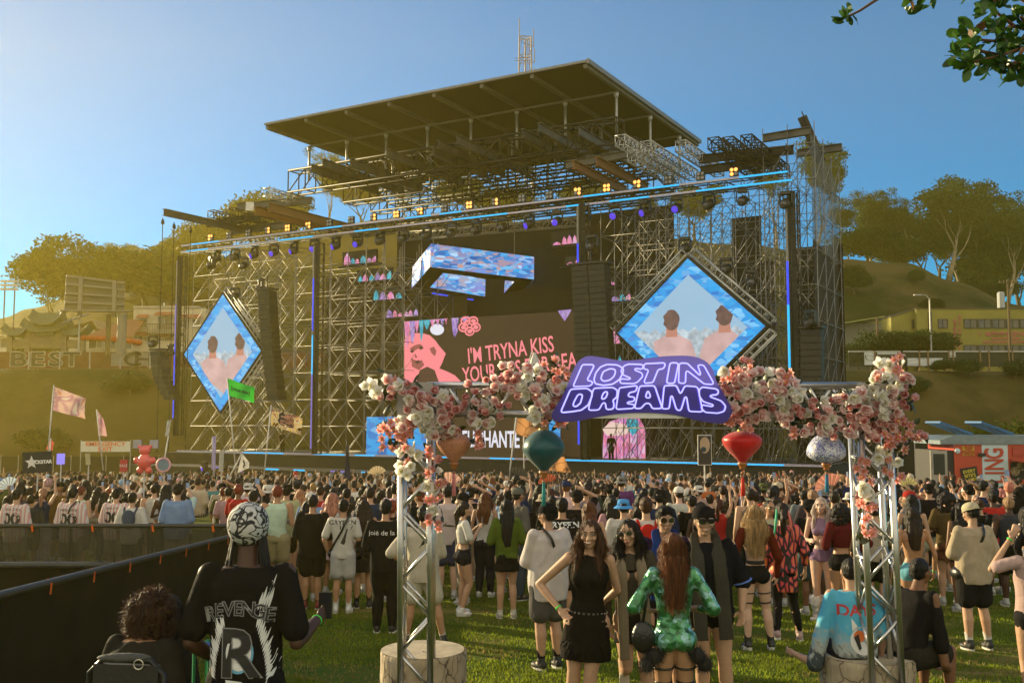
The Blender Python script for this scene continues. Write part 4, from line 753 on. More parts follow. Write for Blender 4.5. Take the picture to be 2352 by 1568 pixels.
# central opening: backdrop, video wall, booth
def opening():
    us, z0 = sp_(930,1040,8); ue = sp_(1350,1040,8)[0]
    m = MB(); m.box(st((us+ue)/2+2,9.5,10.2),(ue-us+8,.1,19),(SU,SV,Vector((0,0,1)))); tag(m.build('backdrop', M('backdrop_black', (.022,.019,.013), .9, var=.2, scale=.2)), 'dark stage backdrop above the video wall', 'backdrop')
    t = box_truss('header_truss', 'pale thin truss across the top of the stage opening', sw(930,543,2), sw(1352,508,2), .5, .5, .7, M('truss_grey', (.3,.28,.22), .5, .5), .04)
    v = 3; t = T('video_wall', 'big video wall with pink portrait and lyric line on brown', 'led screen', sw(1130,1000,v)); U0, U1 = sp_(932,740,v)[0], sp_(1334,710,v)[0]; Z0, Z1 = 2.4, 11.9
    m = MB(); m.box(st((U0+U1)/2,v,(Z0+Z1)/2),(U1-U0,.3,Z1-Z0),(SU,SV,Vector((0,0,1)))); m.build('panel', E('screen_brown', (.25,.18,.12), .8, .05, .4), t)
    n = -SV; ez = Vector((0,0,1)); PK = E('screen_rose', (.95,.52,.55), 1.1); CR = crystal('crystal_pink', PINKS, 1.1, 1., stretch=(2.4,2.4,.8), rot=(0,.1,0)); TL = crystal('crystal_teal', TEALS, 1.4, 1., stretch=(2.4,2.4,.8)); PU = crystal('crystal_purple', [(.4,.3,.6),(.6,.45,.75),(.75,.65,.85),(.35,.25,.5)], 1.4, 1., stretch=(2,2,.8))
    W_ = E('screen_white', (.9,.9,.95), 1.)
    def poly(pts, mat, nm, d=.17): m = MB(); q = [sw(x,y,v)+n*d for x, y in pts]; m.slab(q, .01, nrm=n); return m.build(nm, mat, t)
    # generic portrait silhouette in rose with shaded features
    poly([(932,780),(940,771),(958,765),(975,766),(990,770),(1003,782),(1013,796),(1022,806),(1027,812),(1018,835),(1012,846),(1028,852),(1048,862),(1062,876),(932,878)], PK, 'portrait')
    hz_ = E('screen_rose_dark', (.6,.33,.32), 1.); dk_ = E('screen_line', (.3,.2,.17), 1.)
    for pts in ([(945,800),(956,793),(968,790),(975,795),(966,800),(950,808)],[(990,800),(1000,796),(1006,806),(1003,818),(995,812)],[(948,822),(955,826),(966,830),(972,826),(978,838),(966,850),(950,842)]): poly(pts, hz_, 'portrait_shade', .19)
    for pts in ([(945,806),(951,803),(956,807),(950,811)],[(965,798),(973,795),(977,800),(969,804)],[(957,812),(962,820),(958,822)],[(956,830),(966,827),(970,832),(962,836)],[(968,850),(985,842),(1002,850),(1012,878),(960,878)]): poly(pts, dk_, 'portrait_line', .2)
    for x0, x1, yb, mt in [(932,945,800,CR),(944,957,790,PU),(955,966,765,CR),(966,976,786,TL),(976,992,758,TL),(990,1004,752,CR),(1003,1014,750,CR),(1014,1025,752,PU),(1024,1032,748,CR),(1040,1056,775,PU),(1058,1082,740,PU)]:
        y0 = 740-(x0-932)*.075; poly([(x0,y0-1),(x1,y0-2),(x1-2,yb-14),((x0+x1)/2,yb),(x0+3,yb-10)], mt, 'crystal_picture', .17+.004*(int(x0)%5))
    for pts in ([(1284,714),(1316,710.5),(1310,722),(1300,738),(1292,727)],[(1323,722),(1328,735),(1330,755),(1322,762)]): poly(pts, PU, 'crystal_picture')
    poly([(1007+16*cos(a*pi/8), 757+13*sin(a*pi/8)) for a in range(16)], W_, 'moon_picture', .165)
    for a in range(5): cx, cy = 1082+15*cos(a*1.257+.3), 748+13*sin(a*1.257+.3); m = MB(); m.path([sw(cx+10*cos(q*pi/8),cy+9*sin(q*pi/8),v)+n*.2 for q in range(16)],.06,4,closed=True); m.build('flower_outline', PK, t); poly([(cx+6*cos(q*pi/4),cy+5*sin(q*pi/4)) for q in range(8)], PK, 'flower_picture', .18)
    ex = (sw(1270,790,v)-sw(1080,818,v)).normalized(); ey = n.cross(ex)*-1; ey = ey if ey.z > 0 else -ey
    m = MB(); put_text(m, "I'M TRYNA KISS", sw(1174,806,v)+n*.2, ex, ey, 1.5, bold=.015, ext=.005, sx=.66); put_text(m, 'YOUR LIPS FOR REAL', sw(1200,846,v)+n*.2, ex, ey, 1.5, bold=.015, ext=.005, sx=.66); m.build('lyric_text', PK, t)
    # booth screens
    v2 = 1.0; t = T('booth_screen', 'low wide booth screen with white block lettering and blue crystal ends', 'led screen', sw(1080,1040,v2))
    def rc(x0,x1,ya,yb,mat,nm,d=0): m = MB(); a, b = sw(x0,yb,v2), sw(x1,ya,v2); ua, ub = sp_(x0,yb,v2)[0], sp_(x1,ya,v2)[0]; za, zb = sp_(x0,yb,v2)[1], sp_(x0,ya,v2)[1]; m.box(st((ua+ub)/2,v2-d,(za+zb)/2),(ub-ua,.1,zb-za),(SU,SV,Vector((0,0,1)))); return m.build(nm, mat, t)
    rc(842,1000,957,1047,crystal('crystal_booth', BLUES, .35, 1., rot=(0,.8,0)),'crystal_panel'); rc(1000,1262,962,1052,E('screen_brown', (.25,.18,.12)),'panel'); rc(1262,1286,960,1055,MATS['crystal_booth'],'crystal_panel')
    for a, b in ((1006,1020),(1030,1052)): rc(a,b,985,1020,PK,'pink_panel',.06)
    m = MB(); put_text(m, 'ELEPHANTE', sw(1128,1010,v2)-SV*.1, SU, (0,0,1), 1.5, bold=.03, ext=.005, sx=.56); m.build('lettering', W_, t)
    # stepped side screens with crystal shapes
    G = 'stepped strip screens beside the video wall'; rr = random.Random(2); k = 0
    for x0, x1, y0, y1, lb in [(789,866,580,606,'topmost strip screen left of the hanging box'),(822,901,621,645,'second strip screen down the stepped row'),(857,932,663,688,'third strip screen down the stepped row'),(886,963,704,728,'lowest strip screen touching the video wall corner'),(1268,1341,534,562,'upper strip screen by the thin led column'),(1300,1344,590,608,'lower strip screen by the thin led column'),(1398,1420,640,655,'tiny strip screen piece behind the scaffold'),(1400,1450,668,692,'strip screen seen through scaffold beside the array'),(1400,1428,704,790,'tall teal and pink screen piece behind scaffold'),(1400,1430,790,850,'rose screen piece beside the diamond corner')]:
        vv = 4.5 if x0 < 1390 else 7; t = T('strip_screen', lb, 'led screen', sw((x0+x1)/2,y1,vv), G); ua, za = sp_(x0,y1,vv); ub, zb = sp_(x1,y1,vv); zt = sp_(x0,y0,vv)[1]; za = (za+zb)/2
        m = MB(); m.box(st((ua+ub)/2,vv,(za+zt)/2),(ub-ua,.25,zt-za),(SU,SV,Vector((0,0,1)))); m.build('panel', M('screen_off', (.02,.018,.013), .4), t); m = MB(); m.bar(st(ua-.4,vv,za-.12), st(ub+.4,vv,za-.12), .3, .16); m.build('shelf_truss', dkst, t)
        x = ua+.15; hmax = zt-za; q = 0
        while x < ub-.3:
            w_ = rr.uniform(.35,.7); fr = (x-ua)/(ub-ua); fr = 1-fr if x0 > 1200 else fr; h = hmax*rr.uniform(.5,.95)*(1-.55*fr if fr < .6 or rr.random() < .6 else 1); mt = (CR,CR,TL,PU)[rr.randrange(4)]
            m = MB(); m.slab([st(x,vv-.14,za+.02),st(min(x+w_,ub),vv-.14,za+.02),st(min(x+w_*.8,ub),vv-.14,za+h*.7),st(x+w_*.45,vv-.14,za+h),st(x+.05,vv-.14,za+h*.6)],.01,nrm=n); m.build('crystal_picture', mt, t); x += w_*rr.uniform(.9,1.2)
    # lower side screen behind the scaffold under the sign
    t = T('side_screen', 'bright pink and teal flower screen glimpsed through scaffold under the arch sign', 'led screen', sw(1430,1050,7)); vv = 7
    m = MB(); m.slab([sw(x,y,vv) for x, y in [(1383,1062),(1388,985),(1400,968),(1425,960),(1468,960),(1482,985),(1482,1062)]],.1,nrm=n); m.build('panel', CR, t)
    for pts, mt in (([(1440,962),(1466,962),(1470,985),(1455,1000),(1443,985)],TL),([(1385,985),(1405,968),(1440,975),(1447,995),(1420,1000),(1395,1000)],E('screen_cream', (.92,.8,.75), 1.))): m = MB(); m.slab([sw(x,y,vv)+n*.12 for x, y in pts],.01,nrm=n); m.build('petal_picture', mt, t)
    # hanging frame of screens
    A = [at(991,560,70), at(1226,590,72.5), at(1225.4,641.5,72.5), at(988,613,70)]; Bk = [None,None,at(1172,699,77.5),at(946,662,75)]; h = (A[0]-A[3]); Bk[0] = Bk[3]+h; Bk[1] = Bk[2]+h
    t = T('hanging_screen_box', 'tilted hollow box of led screens hung over the stage, showing blue shards', 'led screen', (A[3]+Bk[2])/2); cm = crystal('crystal_box', MIXED+BLUES[:3], .6, 1.2, stretch=(1.,1.,2.6), rot=(.3,.9,.2))
    def q(pts, mat, nm, th=.06): m = MB(); m.slab(pts, th); return m.build(nm, mat, t)
    q([A[0],A[1],A[2],A[3]], cm, 'front_screen'); q([A[0],A[3],Bk[3],Bk[0]], cm, 'side_screen'); q([A[1],A[2],Bk[2],Bk[1]], cm, 'side_screen'); q([Bk[0],Bk[1],Bk[2],Bk[3]], cm, 'back_screen')
    cc = (A[3]+A[2]+Bk[2]+Bk[3])/4; I = [p.lerp(cc,.30) for p in (A[3],A[2],Bk[2],Bk[3])]; O = [A[3],A[2],Bk[2],Bk[3]]
    for i in range(4): j = (i+1)%4; q([O[i],O[j],I[j],I[i]], blk, 'underside'); q([I[i],I[j],I[j]+h*.8,I[i]+h*.8], cm, 'inner_screen')
    m = MB(); [m.tube(p+h, p+h+Vector((0,0,4.5)), .03, 5) for p in (A[3]*.8+A[2]*.2, A[3]*.2+A[2]*.8, Bk[3]*.8+Bk[2]*.2, Bk[3]*.2+Bk[2]*.8)]; m.build('suspension_cable', dkst, t)
    for k in range(3): a, b = Bk[3].lerp(Bk[2], .2+.27*k), Bk[3].lerp(Bk[2], .36+.27*k); m = MB(); m.bar(a-Vector((0,0,.12)), b-Vector((0,0,.12)), .12, .08); m.build('led_strip', bl, t)
opening()
# wind mesh sheets
def sheet(pts, mat, label, th=.04):
    m = MB(); m.slab(pts, th); return tag(m.build('wind_mesh', mat), label, 'mesh sheet', 'mesh sheets on the scaffold')
mo = mesh_cloth('mesh_olive', (.07,.052,.022), .93); mdk = mesh_cloth('mesh_dark', (.03,.025,.017), .97); mth = mesh_cloth('mesh_thin', (.16,.17,.17), .42)
sheet([st(7.5,8.5,0),st(21.5,8.5,0),st(21.5,8.5,16.6),st(7.5,8.5,16.6)], mo, 'olive brown mesh behind the braced scaffold wing'); sheet([st(35,10.5,0),st(44.5,10.5,0),st(44.5,10.5,15.4),st(35,10.5,15.4)], mo, 'olive mesh behind the scaffold of the larger diamond')
u0, u1 = sp_(1684,700,6)[0], sp_(1752,700,6)[0]; sheet([st(u0,6,0),st(u1,6,0),st(u1,6,17.6),st(u0,6,17.6)], mdk, 'tall black mesh strip beside the outer tower')
sheet([st(46.7,6.8,0),st(49.7,6.8,0),st(49.7,6.8,15.5),st(46.7,6.8,15.5)], mdk, 'dark mesh closing the back of the outer tower'); sheet([st(49.4,.4,0),st(49.4,6.8,0),st(49.4,6.8,14),st(49.4,.4,14.8)], mdk, 'dark mesh on the side of the outer tower'); sheet([st(49.4,.4,14.85),st(49.4,6.8,14.05),st(49.4,6.8,19.4),st(49.4,.4,20.8)], mth, 'thin grey mesh letting the sky through at the top of the outer tower')
# deck, fascia, front led lines, floor lights
def deck():
    t = T('stage_deck', 'long black stage deck with cyan led lines on its front edge', 'stage', st(25,2,0)); m = MB(); m.box(st(24,5.2,1.1),(52,9.6,2.2),(SU,SV,Vector((0,0,1)))); m.build('platform', blk, t)
    m = MB(); m.bar(st(-.5,.3,2.32), st(50,.3,2.32), .1, .12); m.build('rail', MATS['led_rail_lilac'], t); m = MB(); m.box(st(24,-2.4,.7),(50,3,1.4),(SU,SV,Vector((0,0,1)))); m.build('front_step', blk, t)
    for a, b in ((560,650),(720,790),(815,860),(1000,1040),(1125,1180),(1230,1285),(1300,1800)): ua, ub = sp_(a,1040,.22)[0], sp_(b,1060,.22)[0]; m = MB(); m.bar(st(ua,.22,2.32), st(ub,.22,2.32), .05, .08); m.build('led_strip', cyn, t)
    for i, (a, b) in enumerate(((488,520),(608,640),(675,700),(760,800),(830,860),(900,940),(975,1010),(1060,1110),(1150,1190),(1255,1290),(1340,1370),(1375,1440),(1465,1510),(1545,1590),(1625,1680),(1700,1725),(1790,1850))):
        ua, ub = sp_(a,1056,-3.95)[0], sp_(b,1056,-3.95)[0]; m = MB(); m.bar(st(ua,-3.95,1.42), st(ub,-3.95,1.42), .06, .1); m.build('led_strip', cyn if i%3 else wv, t)
    for i, px in enumerate((470,515,560,925,1012,1102,1180,1515,1597,1660)):
        p = sw(px,1068,-4.4); p.z = 1.15; use(HP[1], 'h1', loc=p+Vector((0,0,.7)), rz=STROT, label='violet floor light glowing low on the stage front', group='violet floor lights along the stage front').scale = (.75,)*3
    for i, (px, h) in enumerate(((660,1.7),(1415,1.75),(1395,1.7))):
        pass
deck()
# ================= ARCH, LANTERNS, FLOWERS, BARRIERS =================
AY = 8.8; satin = M('arch_aluminium', (.6,.59,.58), .3, .95, var=.1, scale=9, bump=.05, bscale=60); plate_m = M('arch_plate', (.3,.28,.26), .45, .6)
def arch():
    t = T('truss_arch', 'silver box truss archway dressed with flowers across the foreground', 'truss arch', (at(1460,900,AY).x, AY, gl(AY)))
    r = .029; hw = .126
    def leg(top, bot, nm):
        a, b = at(*top, AY), at(*bot, AY); d = (b-a)/(b.z-a.z)*-1; b = a+d*(a.z-gl(AY)); d = (b-a).normalized(); x = Vector((1,0,0)); y = Vector((0,1,0))
        lg = None; C = [x*hw*i+y*hw*j for j in (-1,1) for i in (-1,1)]
        for c in C: m = MB(); m.tube(a+c, b+c, r, 14); m.build('post', satin, t, smooth=True)
        L = (b-a).length; n = int(L/.30)
        for f, (p, q) in enumerate(((0,1),(2,3),(0,2),(1,3))):
            for i in range(n):
                p0 = a+d*(.12+i*.30); p1 = a+d*(.12+(i+1)*.30-.02); u, w_ = (p,q) if i%2 else (q,p); m = MB(); m.tube(p0+C[u], p1+C[w_], .0145, 8); m.build('diagonal', satin, t, smooth=True)
        for k in (.55, 1.42):
            for i in (0,1): m = MB(); m.tube(a+d*k+C[i], a+d*k+C[i+2], .021, 10); m.build('connector', satin, t, smooth=True)
        m = MB(); m.box(b+Vector((0,0,.02)), (.5,.5,.02)); m.build('base_plate', plate_m, t); return a
    A = leg((957,905),(957,1568),'l'); B = leg((1994,905),(2026,1568),'r'); z0, z1 = A.z+.075, A.z-.175
    for z in (z0, z1):
        for y in (-hw, hw): m = MB(); m.tube((A.x+.1,AY+y,z), (B.x-.1,AY+y,z), r, 14); m.build('beam_chord', satin, t, smooth=True)
    n = 26; x0, x1 = A.x+.14, B.x-.14
    for i in range(n):
        xa, xb = x0+(x1-x0)*i/n, x0+(x1-x0)*(i+1)/n
        for y in (-hw, hw): m = MB(); m.tube((xa,AY+y,z0 if i%2 else z1),(xb,AY+y,z1 if i%2 else z0),.0145,8); m.build('diagonal', satin, t, smooth=True)
    for c in (A, B): m = MB(); m.box((c.x, AY, (z0+z1)/2), (.31,.31,.30)); o = m.build('corner_block', plate_m, t)
    bv = o.modifiers.new('b','BEVEL'); bv.width = .01
    return A, B, z0, z1
A_, B_, Z0_, Z1_ = arch()
def catmull(P, n=6, closed=True):
    out = []; N = len(P)
    for i in range(N if closed else N-1):
        p0, p1, p2, p3 = P[(i-1)%N], P[i], P[(i+1)%N], P[(i+2)%N]
        if not closed: p0 = P[max(i-1,0)]; p3 = P[min(i+2,N-1)]
        for k in range(n):
            t = k/n; out.append(tuple(.5*((2*b)+(-a+c)*t+(2*a-5*b+4*c-d)*t*t+(-a+3*b-3*c+d)*t**3) for a, b, c, d in zip(p0,p1,p2,p3)))
    return out
def z6(p): return (1234.8+.2625*p[0], 764.4+.2625*p[1])
SY = 8.5
def sign():
    out = [(430,205),(560,215),(700,240),(850,238),(1000,215),(1150,202),(1330,203),(1450,240),(1520,310),(1560,420),(1640,560),(1690,650),(1692,710),(1640,780),(1550,788),(1400,765),(1200,715),(950,698),(700,708),(500,740),(330,772),(180,775),(125,740),(135,680),(200,580),(262,450),(300,350),(350,255)]
    c = at(*z6((900,480)), SY); t = T('neon_sign', 'curvy glossy purple sign with LOST IN DREAMS in lilac neon outlines on the arch', 'neon sign', c)
    tl = .035
    def P(p, off=0): q = at(*z6(p), SY); dz = q.z-c.z; return Vector((q.x, SY-tl*dz-off, q.z))
    bm_ = M('sign_acrylic', (.11,.075,.55), .05, .5, var=.03, spec=.8, coat=1, bump=.012, bscale=3)
    m = MB(); m.slab([P(p) for p in catmull(out, 5)], .05, nrm=(0,-1,-tl)); m.build('board', bm_, t)
    m = MB(); m.bar(P((420,720),-.06), P((1400,720),-.06), .05, .05); m.build('mounting_bar', satin, t)
    nm = E('neon_lilac', (.68,.66,1.), 1.7)
    LT = [[(388,280),(478,280),(490,292),(428,415),(474,426),(478,442),(455,465),(315,470),(310,460)],
        [(600,278),(690,282),(742,310),(745,345),(710,410),(650,450),(570,460),(500,445),(488,410),(505,350),(545,300)], [(625,315),(665,318),(678,335),(665,380),(630,412),(580,425),(552,412),(552,385),(570,340)],
        [(790,275),(905,278),(922,296),(905,320),(850,312),(840,326),(905,352),(915,380),(870,430),(840,444),(725,442),(712,425),(725,402),(795,408),(812,398),(740,368),(722,335),(750,290)],
        [(930,272),(1100,264),(1110,280),(1092,315),(1048,322),(1002,435),(935,442),(925,428),(965,325),(928,320),(918,300)], [(1160,264),(1212,264),(1222,280),(1192,432),(1180,442),(1130,442),(1122,428),(1148,275)],
        [(1240,266),(1300,268),(1408,372),(1418,362),(1392,290),(1402,282),(1440,284),(1452,300),(1530,438),(1520,452),(1450,448),(1300,332),(1288,345),(1286,430),(1276,442),(1235,440),(1225,428),(1230,280)],
        [(295,492),(430,486),(470,512),(474,550),(440,630),(380,675),(300,688),(215,696),(203,684),(280,505)], [(350,540),(382,535),(390,552),(372,615),(335,645),(308,640),(312,610)],
        [(495,484),(655,478),(694,502),(690,560),(652,592),(664,612),(662,655),(650,666),(604,670),(594,655),(590,612),(566,612),(540,662),(525,674),(452,676),(443,664),(482,500)], [(572,525),(598,511),(610,526),(592,570),(560,582),(556,565)],
        [(718,480),(856,462),(868,474),(852,512),(800,522),(786,545),(795,558),(835,560),(848,574),(836,598),(786,604),(778,618),(836,625),(845,640),(830,660),(692,668),(683,655),(708,490)],
        [(898,465),(1008,462),(1022,475),(1082,648),(1070,661),(1000,662),(975,616),(938,616),(905,655),(890,661),(850,660),(845,648),(885,475)], [(938,560),(955,512),(966,512),(984,560),(960,572)],
        [(1110,462),(1196,460),(1212,470),(1238,528),(1248,528),(1278,470),(1290,464),(1378,470),(1396,484),(1436,680),(1424,690),(1328,686),(1316,676),(1296,560),(1282,560),(1250,670),(1232,680),(1208,668),(1172,552),(1160,552),(1146,655),(1136,663),(1092,664),(1083,652),(1100,472)],
        [(1430,474),(1555,490),(1576,510),(1565,540),(1510,545),(1498,558),(1600,595),(1638,640),(1625,685),(1570,702),(1460,694),(1425,660),(1432,628),(1520,645),(1532,630),(1440,600),(1408,555),(1405,500)]]
    for L in LT:
        Q = []
        for i in range(len(L)):
            a, b, c_ = L[i-1], L[i], L[(i+1)%len(L)]; f = lambda u, v: (u[0]+(v[0]-u[0])*min(.35, 9/max(1,math.dist(u,v))), u[1]+(v[1]-u[1])*min(.35, 9/max(1,math.dist(u,v)))); Q += [f(b,a), b and f(b,c_)]
        m = MB(); m.path([P(p, .045) for p in Q], .0068, 6, closed=True); m.build('neon_letter', nm, t, smooth=True)
sign()
# ---------------- lanterns ----------------
def lantern(px, ytop, ywid, ybot, wpx, label, mat, prof, tas_a, tas_b, tcol, cap=None):
    Y = AY; c = at(px, ytop, Y); s = Y/F; hw = wpx/2*s; zb = at(px, ybot, Y).z; zw = at(px, ywid, Y).z; t = T('silk_lantern', label, 'lantern', c, 'lanterns hanging from the arch'); H = c.z-zb; kw = (zw-zb)/H
    pr = []
    for i in range(17):
        q = i/16; k = prof(q, kw); pr.append((hw*k, zb+H*q-c.z))
    m = MB(); m.lathe(c, pr, 32, rib=.018, nr=16); m.build('shade', mat, t, smooth=True)
    wd = M('lantern_wood', (.35,.13,.03), .4, coat=.5); m = MB(); m.lathe((c.x,Y,zb-.045), [(.012,-.02),(.03,-.012),(.022,0),(.04,.02),(.045,.04),(.03,.05)], 14); m.lathe((c.x,Y,zb-.105),[(.008,0),(.018,.012),(.008,.025)],10); m.build('wooden_base', wd, t, smooth=True)
    m = MB(); m.lathe((c.x,Y,c.z), [(pr[-1][0]*1.05,-.008),(pr[-1][0]*1.08,.01),(.01,.012)], 16); m.build('top_ring', M('lantern_gold', (.5,.33,.08), .35, .7), t, smooth=True); m = MB(); m.tube((c.x,Y,c.z),(c.x,Y,Z1_),.003,4); m.build('cord', wd, t)
    tm = M('tassel_'+tcol[0], tcol[1], .7, stretch=(20,20,1), var=.35); za, zc = at(px,tas_a,Y).z, at(px,tas_b,Y).z; m = MB(); m.tube((c.x,Y,zb-.05),(c.x,Y,za),.0025,4); m.lathe((c.x,Y,zc), [(.017,0),(.014,(za-zc)*.6),(.011,za-zc-.03),(.013,za-zc-.02),(.006,za-zc)], 14, rib=.15, nr=7); m.build('tassel', tm, t, smooth=True)
onion = lambda q, k: (.18+.82*sin(min(1,q/k)*pi/2)**1.25) if q < k else (.22+.78*cos((q-k)/(1-k)*pi/2)**.75)
flat_ = lambda q, k: (.2+.8*sin(min(1,q/k)*pi/2)**.7) if q < k else (.2+.8*cos((q-k)/(1-k)*pi/2)**.6)
def silk(name, col, tr=.25): return M(name, col, .35, var=.12, scale=14, trans=tr, sheen=.3, bump=.1, bscale=120)
def floral(name, base, ink, sc, th=.5, w_=.03):
    if name in MATS: return MATS[name]
    m = M(name, base, .4, var=.05, trans=.2); n, L, b = nodes_of(m); tc = n.new('ShaderNodeTexCoord'); a = n.new('ShaderNodeTexNoise'); a.inputs['Scale'].default_value = sc; a.inputs['Detail'].default_value = 3; a.inputs['Distortion'].default_value = 2.5; L(tc.outputs['Object'], a.inputs[0])
    cr = n.new('ShaderNodeValToRGB'); e = cr.color_ramp.elements; e[0].position = th-w_; e[0].color = (*base,1); e[1].position = th+w_; e[1].color = (*base,1); k = e.new(th); k.color = (*ink,1); L(a.outputs[0], cr.inputs[0]); L(cr.outputs[0], b.inputs['Base Color'])
    for nd in n:
        if nd.type == 'BSDF_TRANSLUCENT': L(cr.outputs[0], nd.inputs[0])
    return m
lantern(1248.5, 986, 1029, 1081, 96, 'dark teal silk lantern with a teal tassel under the sign edge', silk('silk_teal', (.008,.1,.12)), onion, 1103, 1161, ('teal', (.02,.25,.25)))
lantern(1704, 989, 1010, 1061, 90, 'bright red silk lantern with a red tassel', silk('silk_red', (.65,.02,.025), .3), onion, 1096, 1138, ('red', (.6,.02,.01)))
lantern(1043, 993, 1014, 1061, 79, 'peach lantern painted with blossom twigs and a pink tassel', floral('silk_peach', (.72,.36,.22), (.25,.05,.08), 22), onion, 1082, 1138, ('pink', (.75,.25,.28)))
lantern(1896.5, 996, 1041, 1063, 86, 'round blue and white porcelain patterned lantern with a blue tassel', floral('silk_porcelain', (.8,.82,.88), (.008,.03,.45), 16, .5, .085), flat_, 1084, 1130, ('blue', (.02,.2,.4)))
# ---------------- magnolia garlands ----------------
def petal_mat(name, inner, outer):
    m = M(name, outer, .55, var=.06, scale=30, trans=.6, spec=.2); n, L, b = nodes_of(m); tc = n.new('ShaderNodeTexCoord'); ln = n.new('ShaderNodeVectorMath'); ln.operation = 'LENGTH'; L(tc.outputs['Object'], ln.inputs[0])
    nz = n.new('ShaderNodeTexNoise'); nz.inputs['Scale'].default_value = 60; L(tc.outputs['Object'], nz.inputs[0]); ad = n.new('ShaderNodeMath'); ad.operation = 'MULTIPLY_ADD'; ad.inputs[1].default_value = .02; L(nz.outputs[0], ad.inputs[0]); L(ln.outputs['Value'], ad.inputs[2])
    cr = n.new('ShaderNodeValToRGB'); e = cr.color_ramp.elements; e[0].position = .012; e[0].color = (*inner,1); e[1].position = .05; e[1].color = (*outer,1); L(ad.outputs[0], cr.inputs[0]); L(cr.outputs[0], b.inputs['Base Color'])
    for nd in n:
        if nd.type == 'BSDF_TRANSLUCENT': L(cr.outputs[0], nd.inputs[0])
    return m
PM = [petal_mat('petal_white', (.75,.72,.45), (.9,.88,.84)), petal_mat('petal_blush', (.75,.2,.24), (.88,.74,.7)), petal_mat('petal_rose', (.65,.1,.13), (.85,.55,.52)), petal_mat('petal_coral', (.75,.17,.15), (.88,.55,.5))]
LFM = M('magnolia_leaf', (.035,.045,.012), .4, var=.5, scale=4, spec=.5, trans=.15); LFB = M('leaf_fresh', (.06,.2,.02), .45, trans=.4); TWG = M('twig', (.09,.05,.025), .8)
def petal(mb, ang, tilt, L, wd, cup, rr):
    ca, sa = cos(ang), sin(ang); n = 4; vs = []
    for i in range(n+1):
        t = i/n; el = tilt+cup*(t-.3); r_ = 0; 
        rad = L*t*cos(tilt+cup*.4*t); z = L*t*sin(tilt)+L*cup*.35*t*t*(1 if t < .8 else 1.0); w_ = wd*sin(pi*min(1,.12+.86*t**.8))**.8*(1 if t < 1 else .25)
        for s in (-1, 0, 1): vs.append((rad*ca-s*w_*sa, rad*sa+s*w_*ca, z+abs(s)*w_*.35*cup+(rr.uniform(-1,1)*.003 if s else 0)))
    k = [(i*3+a, i*3+a+1, (i+1)*3+a+1, (i+1)*3+a) for i in range(n) for a in (0,1)]; mb.add(vs, k)
def flower_mesh(seed, kind):
    rr = random.Random(seed); m = MB()
    if kind < 3:
        L = (.062,.058,.05)[kind]; tl0 = (.35,.45,.6)[kind]*rr.uniform(.7,1.2)
        for ring, (n, tl, k) in enumerate(((rr.choice((5,6)), tl0, 1.), (rr.choice((3,4,5)), tl0+.5, .8), (3, 1.25, .5))):
            o = rr.random()*6
            for i in range(n): petal(m, o+6.283*i/n+rr.uniform(-.2,.2), tl*rr.uniform(.7,1.25), L*k*rr.uniform(.88,1.12), L*k*.40, .8*rr.uniform(.6,1.4), rr)
    else:
        o = rr.random()*6
        for i in range(6): petal(m, o+6.283*i/6, .3*rr.uniform(.4,2), .042*rr.uniform(.85,1.1), .0115, -.4, rr)
    m.cur = 1; m.ell((0,0,.008),(.007,.007,.012),6,4); return m
FL = []
for kd in range(4):
    for s in range(3):
        m = flower_mesh(kd*10+s, kd); o = m.build('flower', [PM[kd], M('stamen', (.5,.35,.08), .6)], smooth=True); sd = o.data; bpy.data.objects.remove(o); FL.append(sd)
def leaf_mesh(L=.1, wd=.032):
    m = MB(); vs = []
    for i in range(6):
        t = i/5; w_ = wd*sin(pi*min(1,t*.96+.02))
        vs += [(L*t, -w_, .25*L*t*t+w_*.3), (L*t, 0, .25*L*t*t), (L*t, w_, .25*L*t*t+w_*.3)]
    m.add(vs, [(i*3+a, i*3+a+1, i*3+a+4, i*3+a+3) for i in range(5) for a in (0,1)]); return m
m_ = leaf_mesh(); o_ = m_.build('leaf', LFM, smooth=True); LEAFD = o_.data; bpy.data.objects.remove(o_)
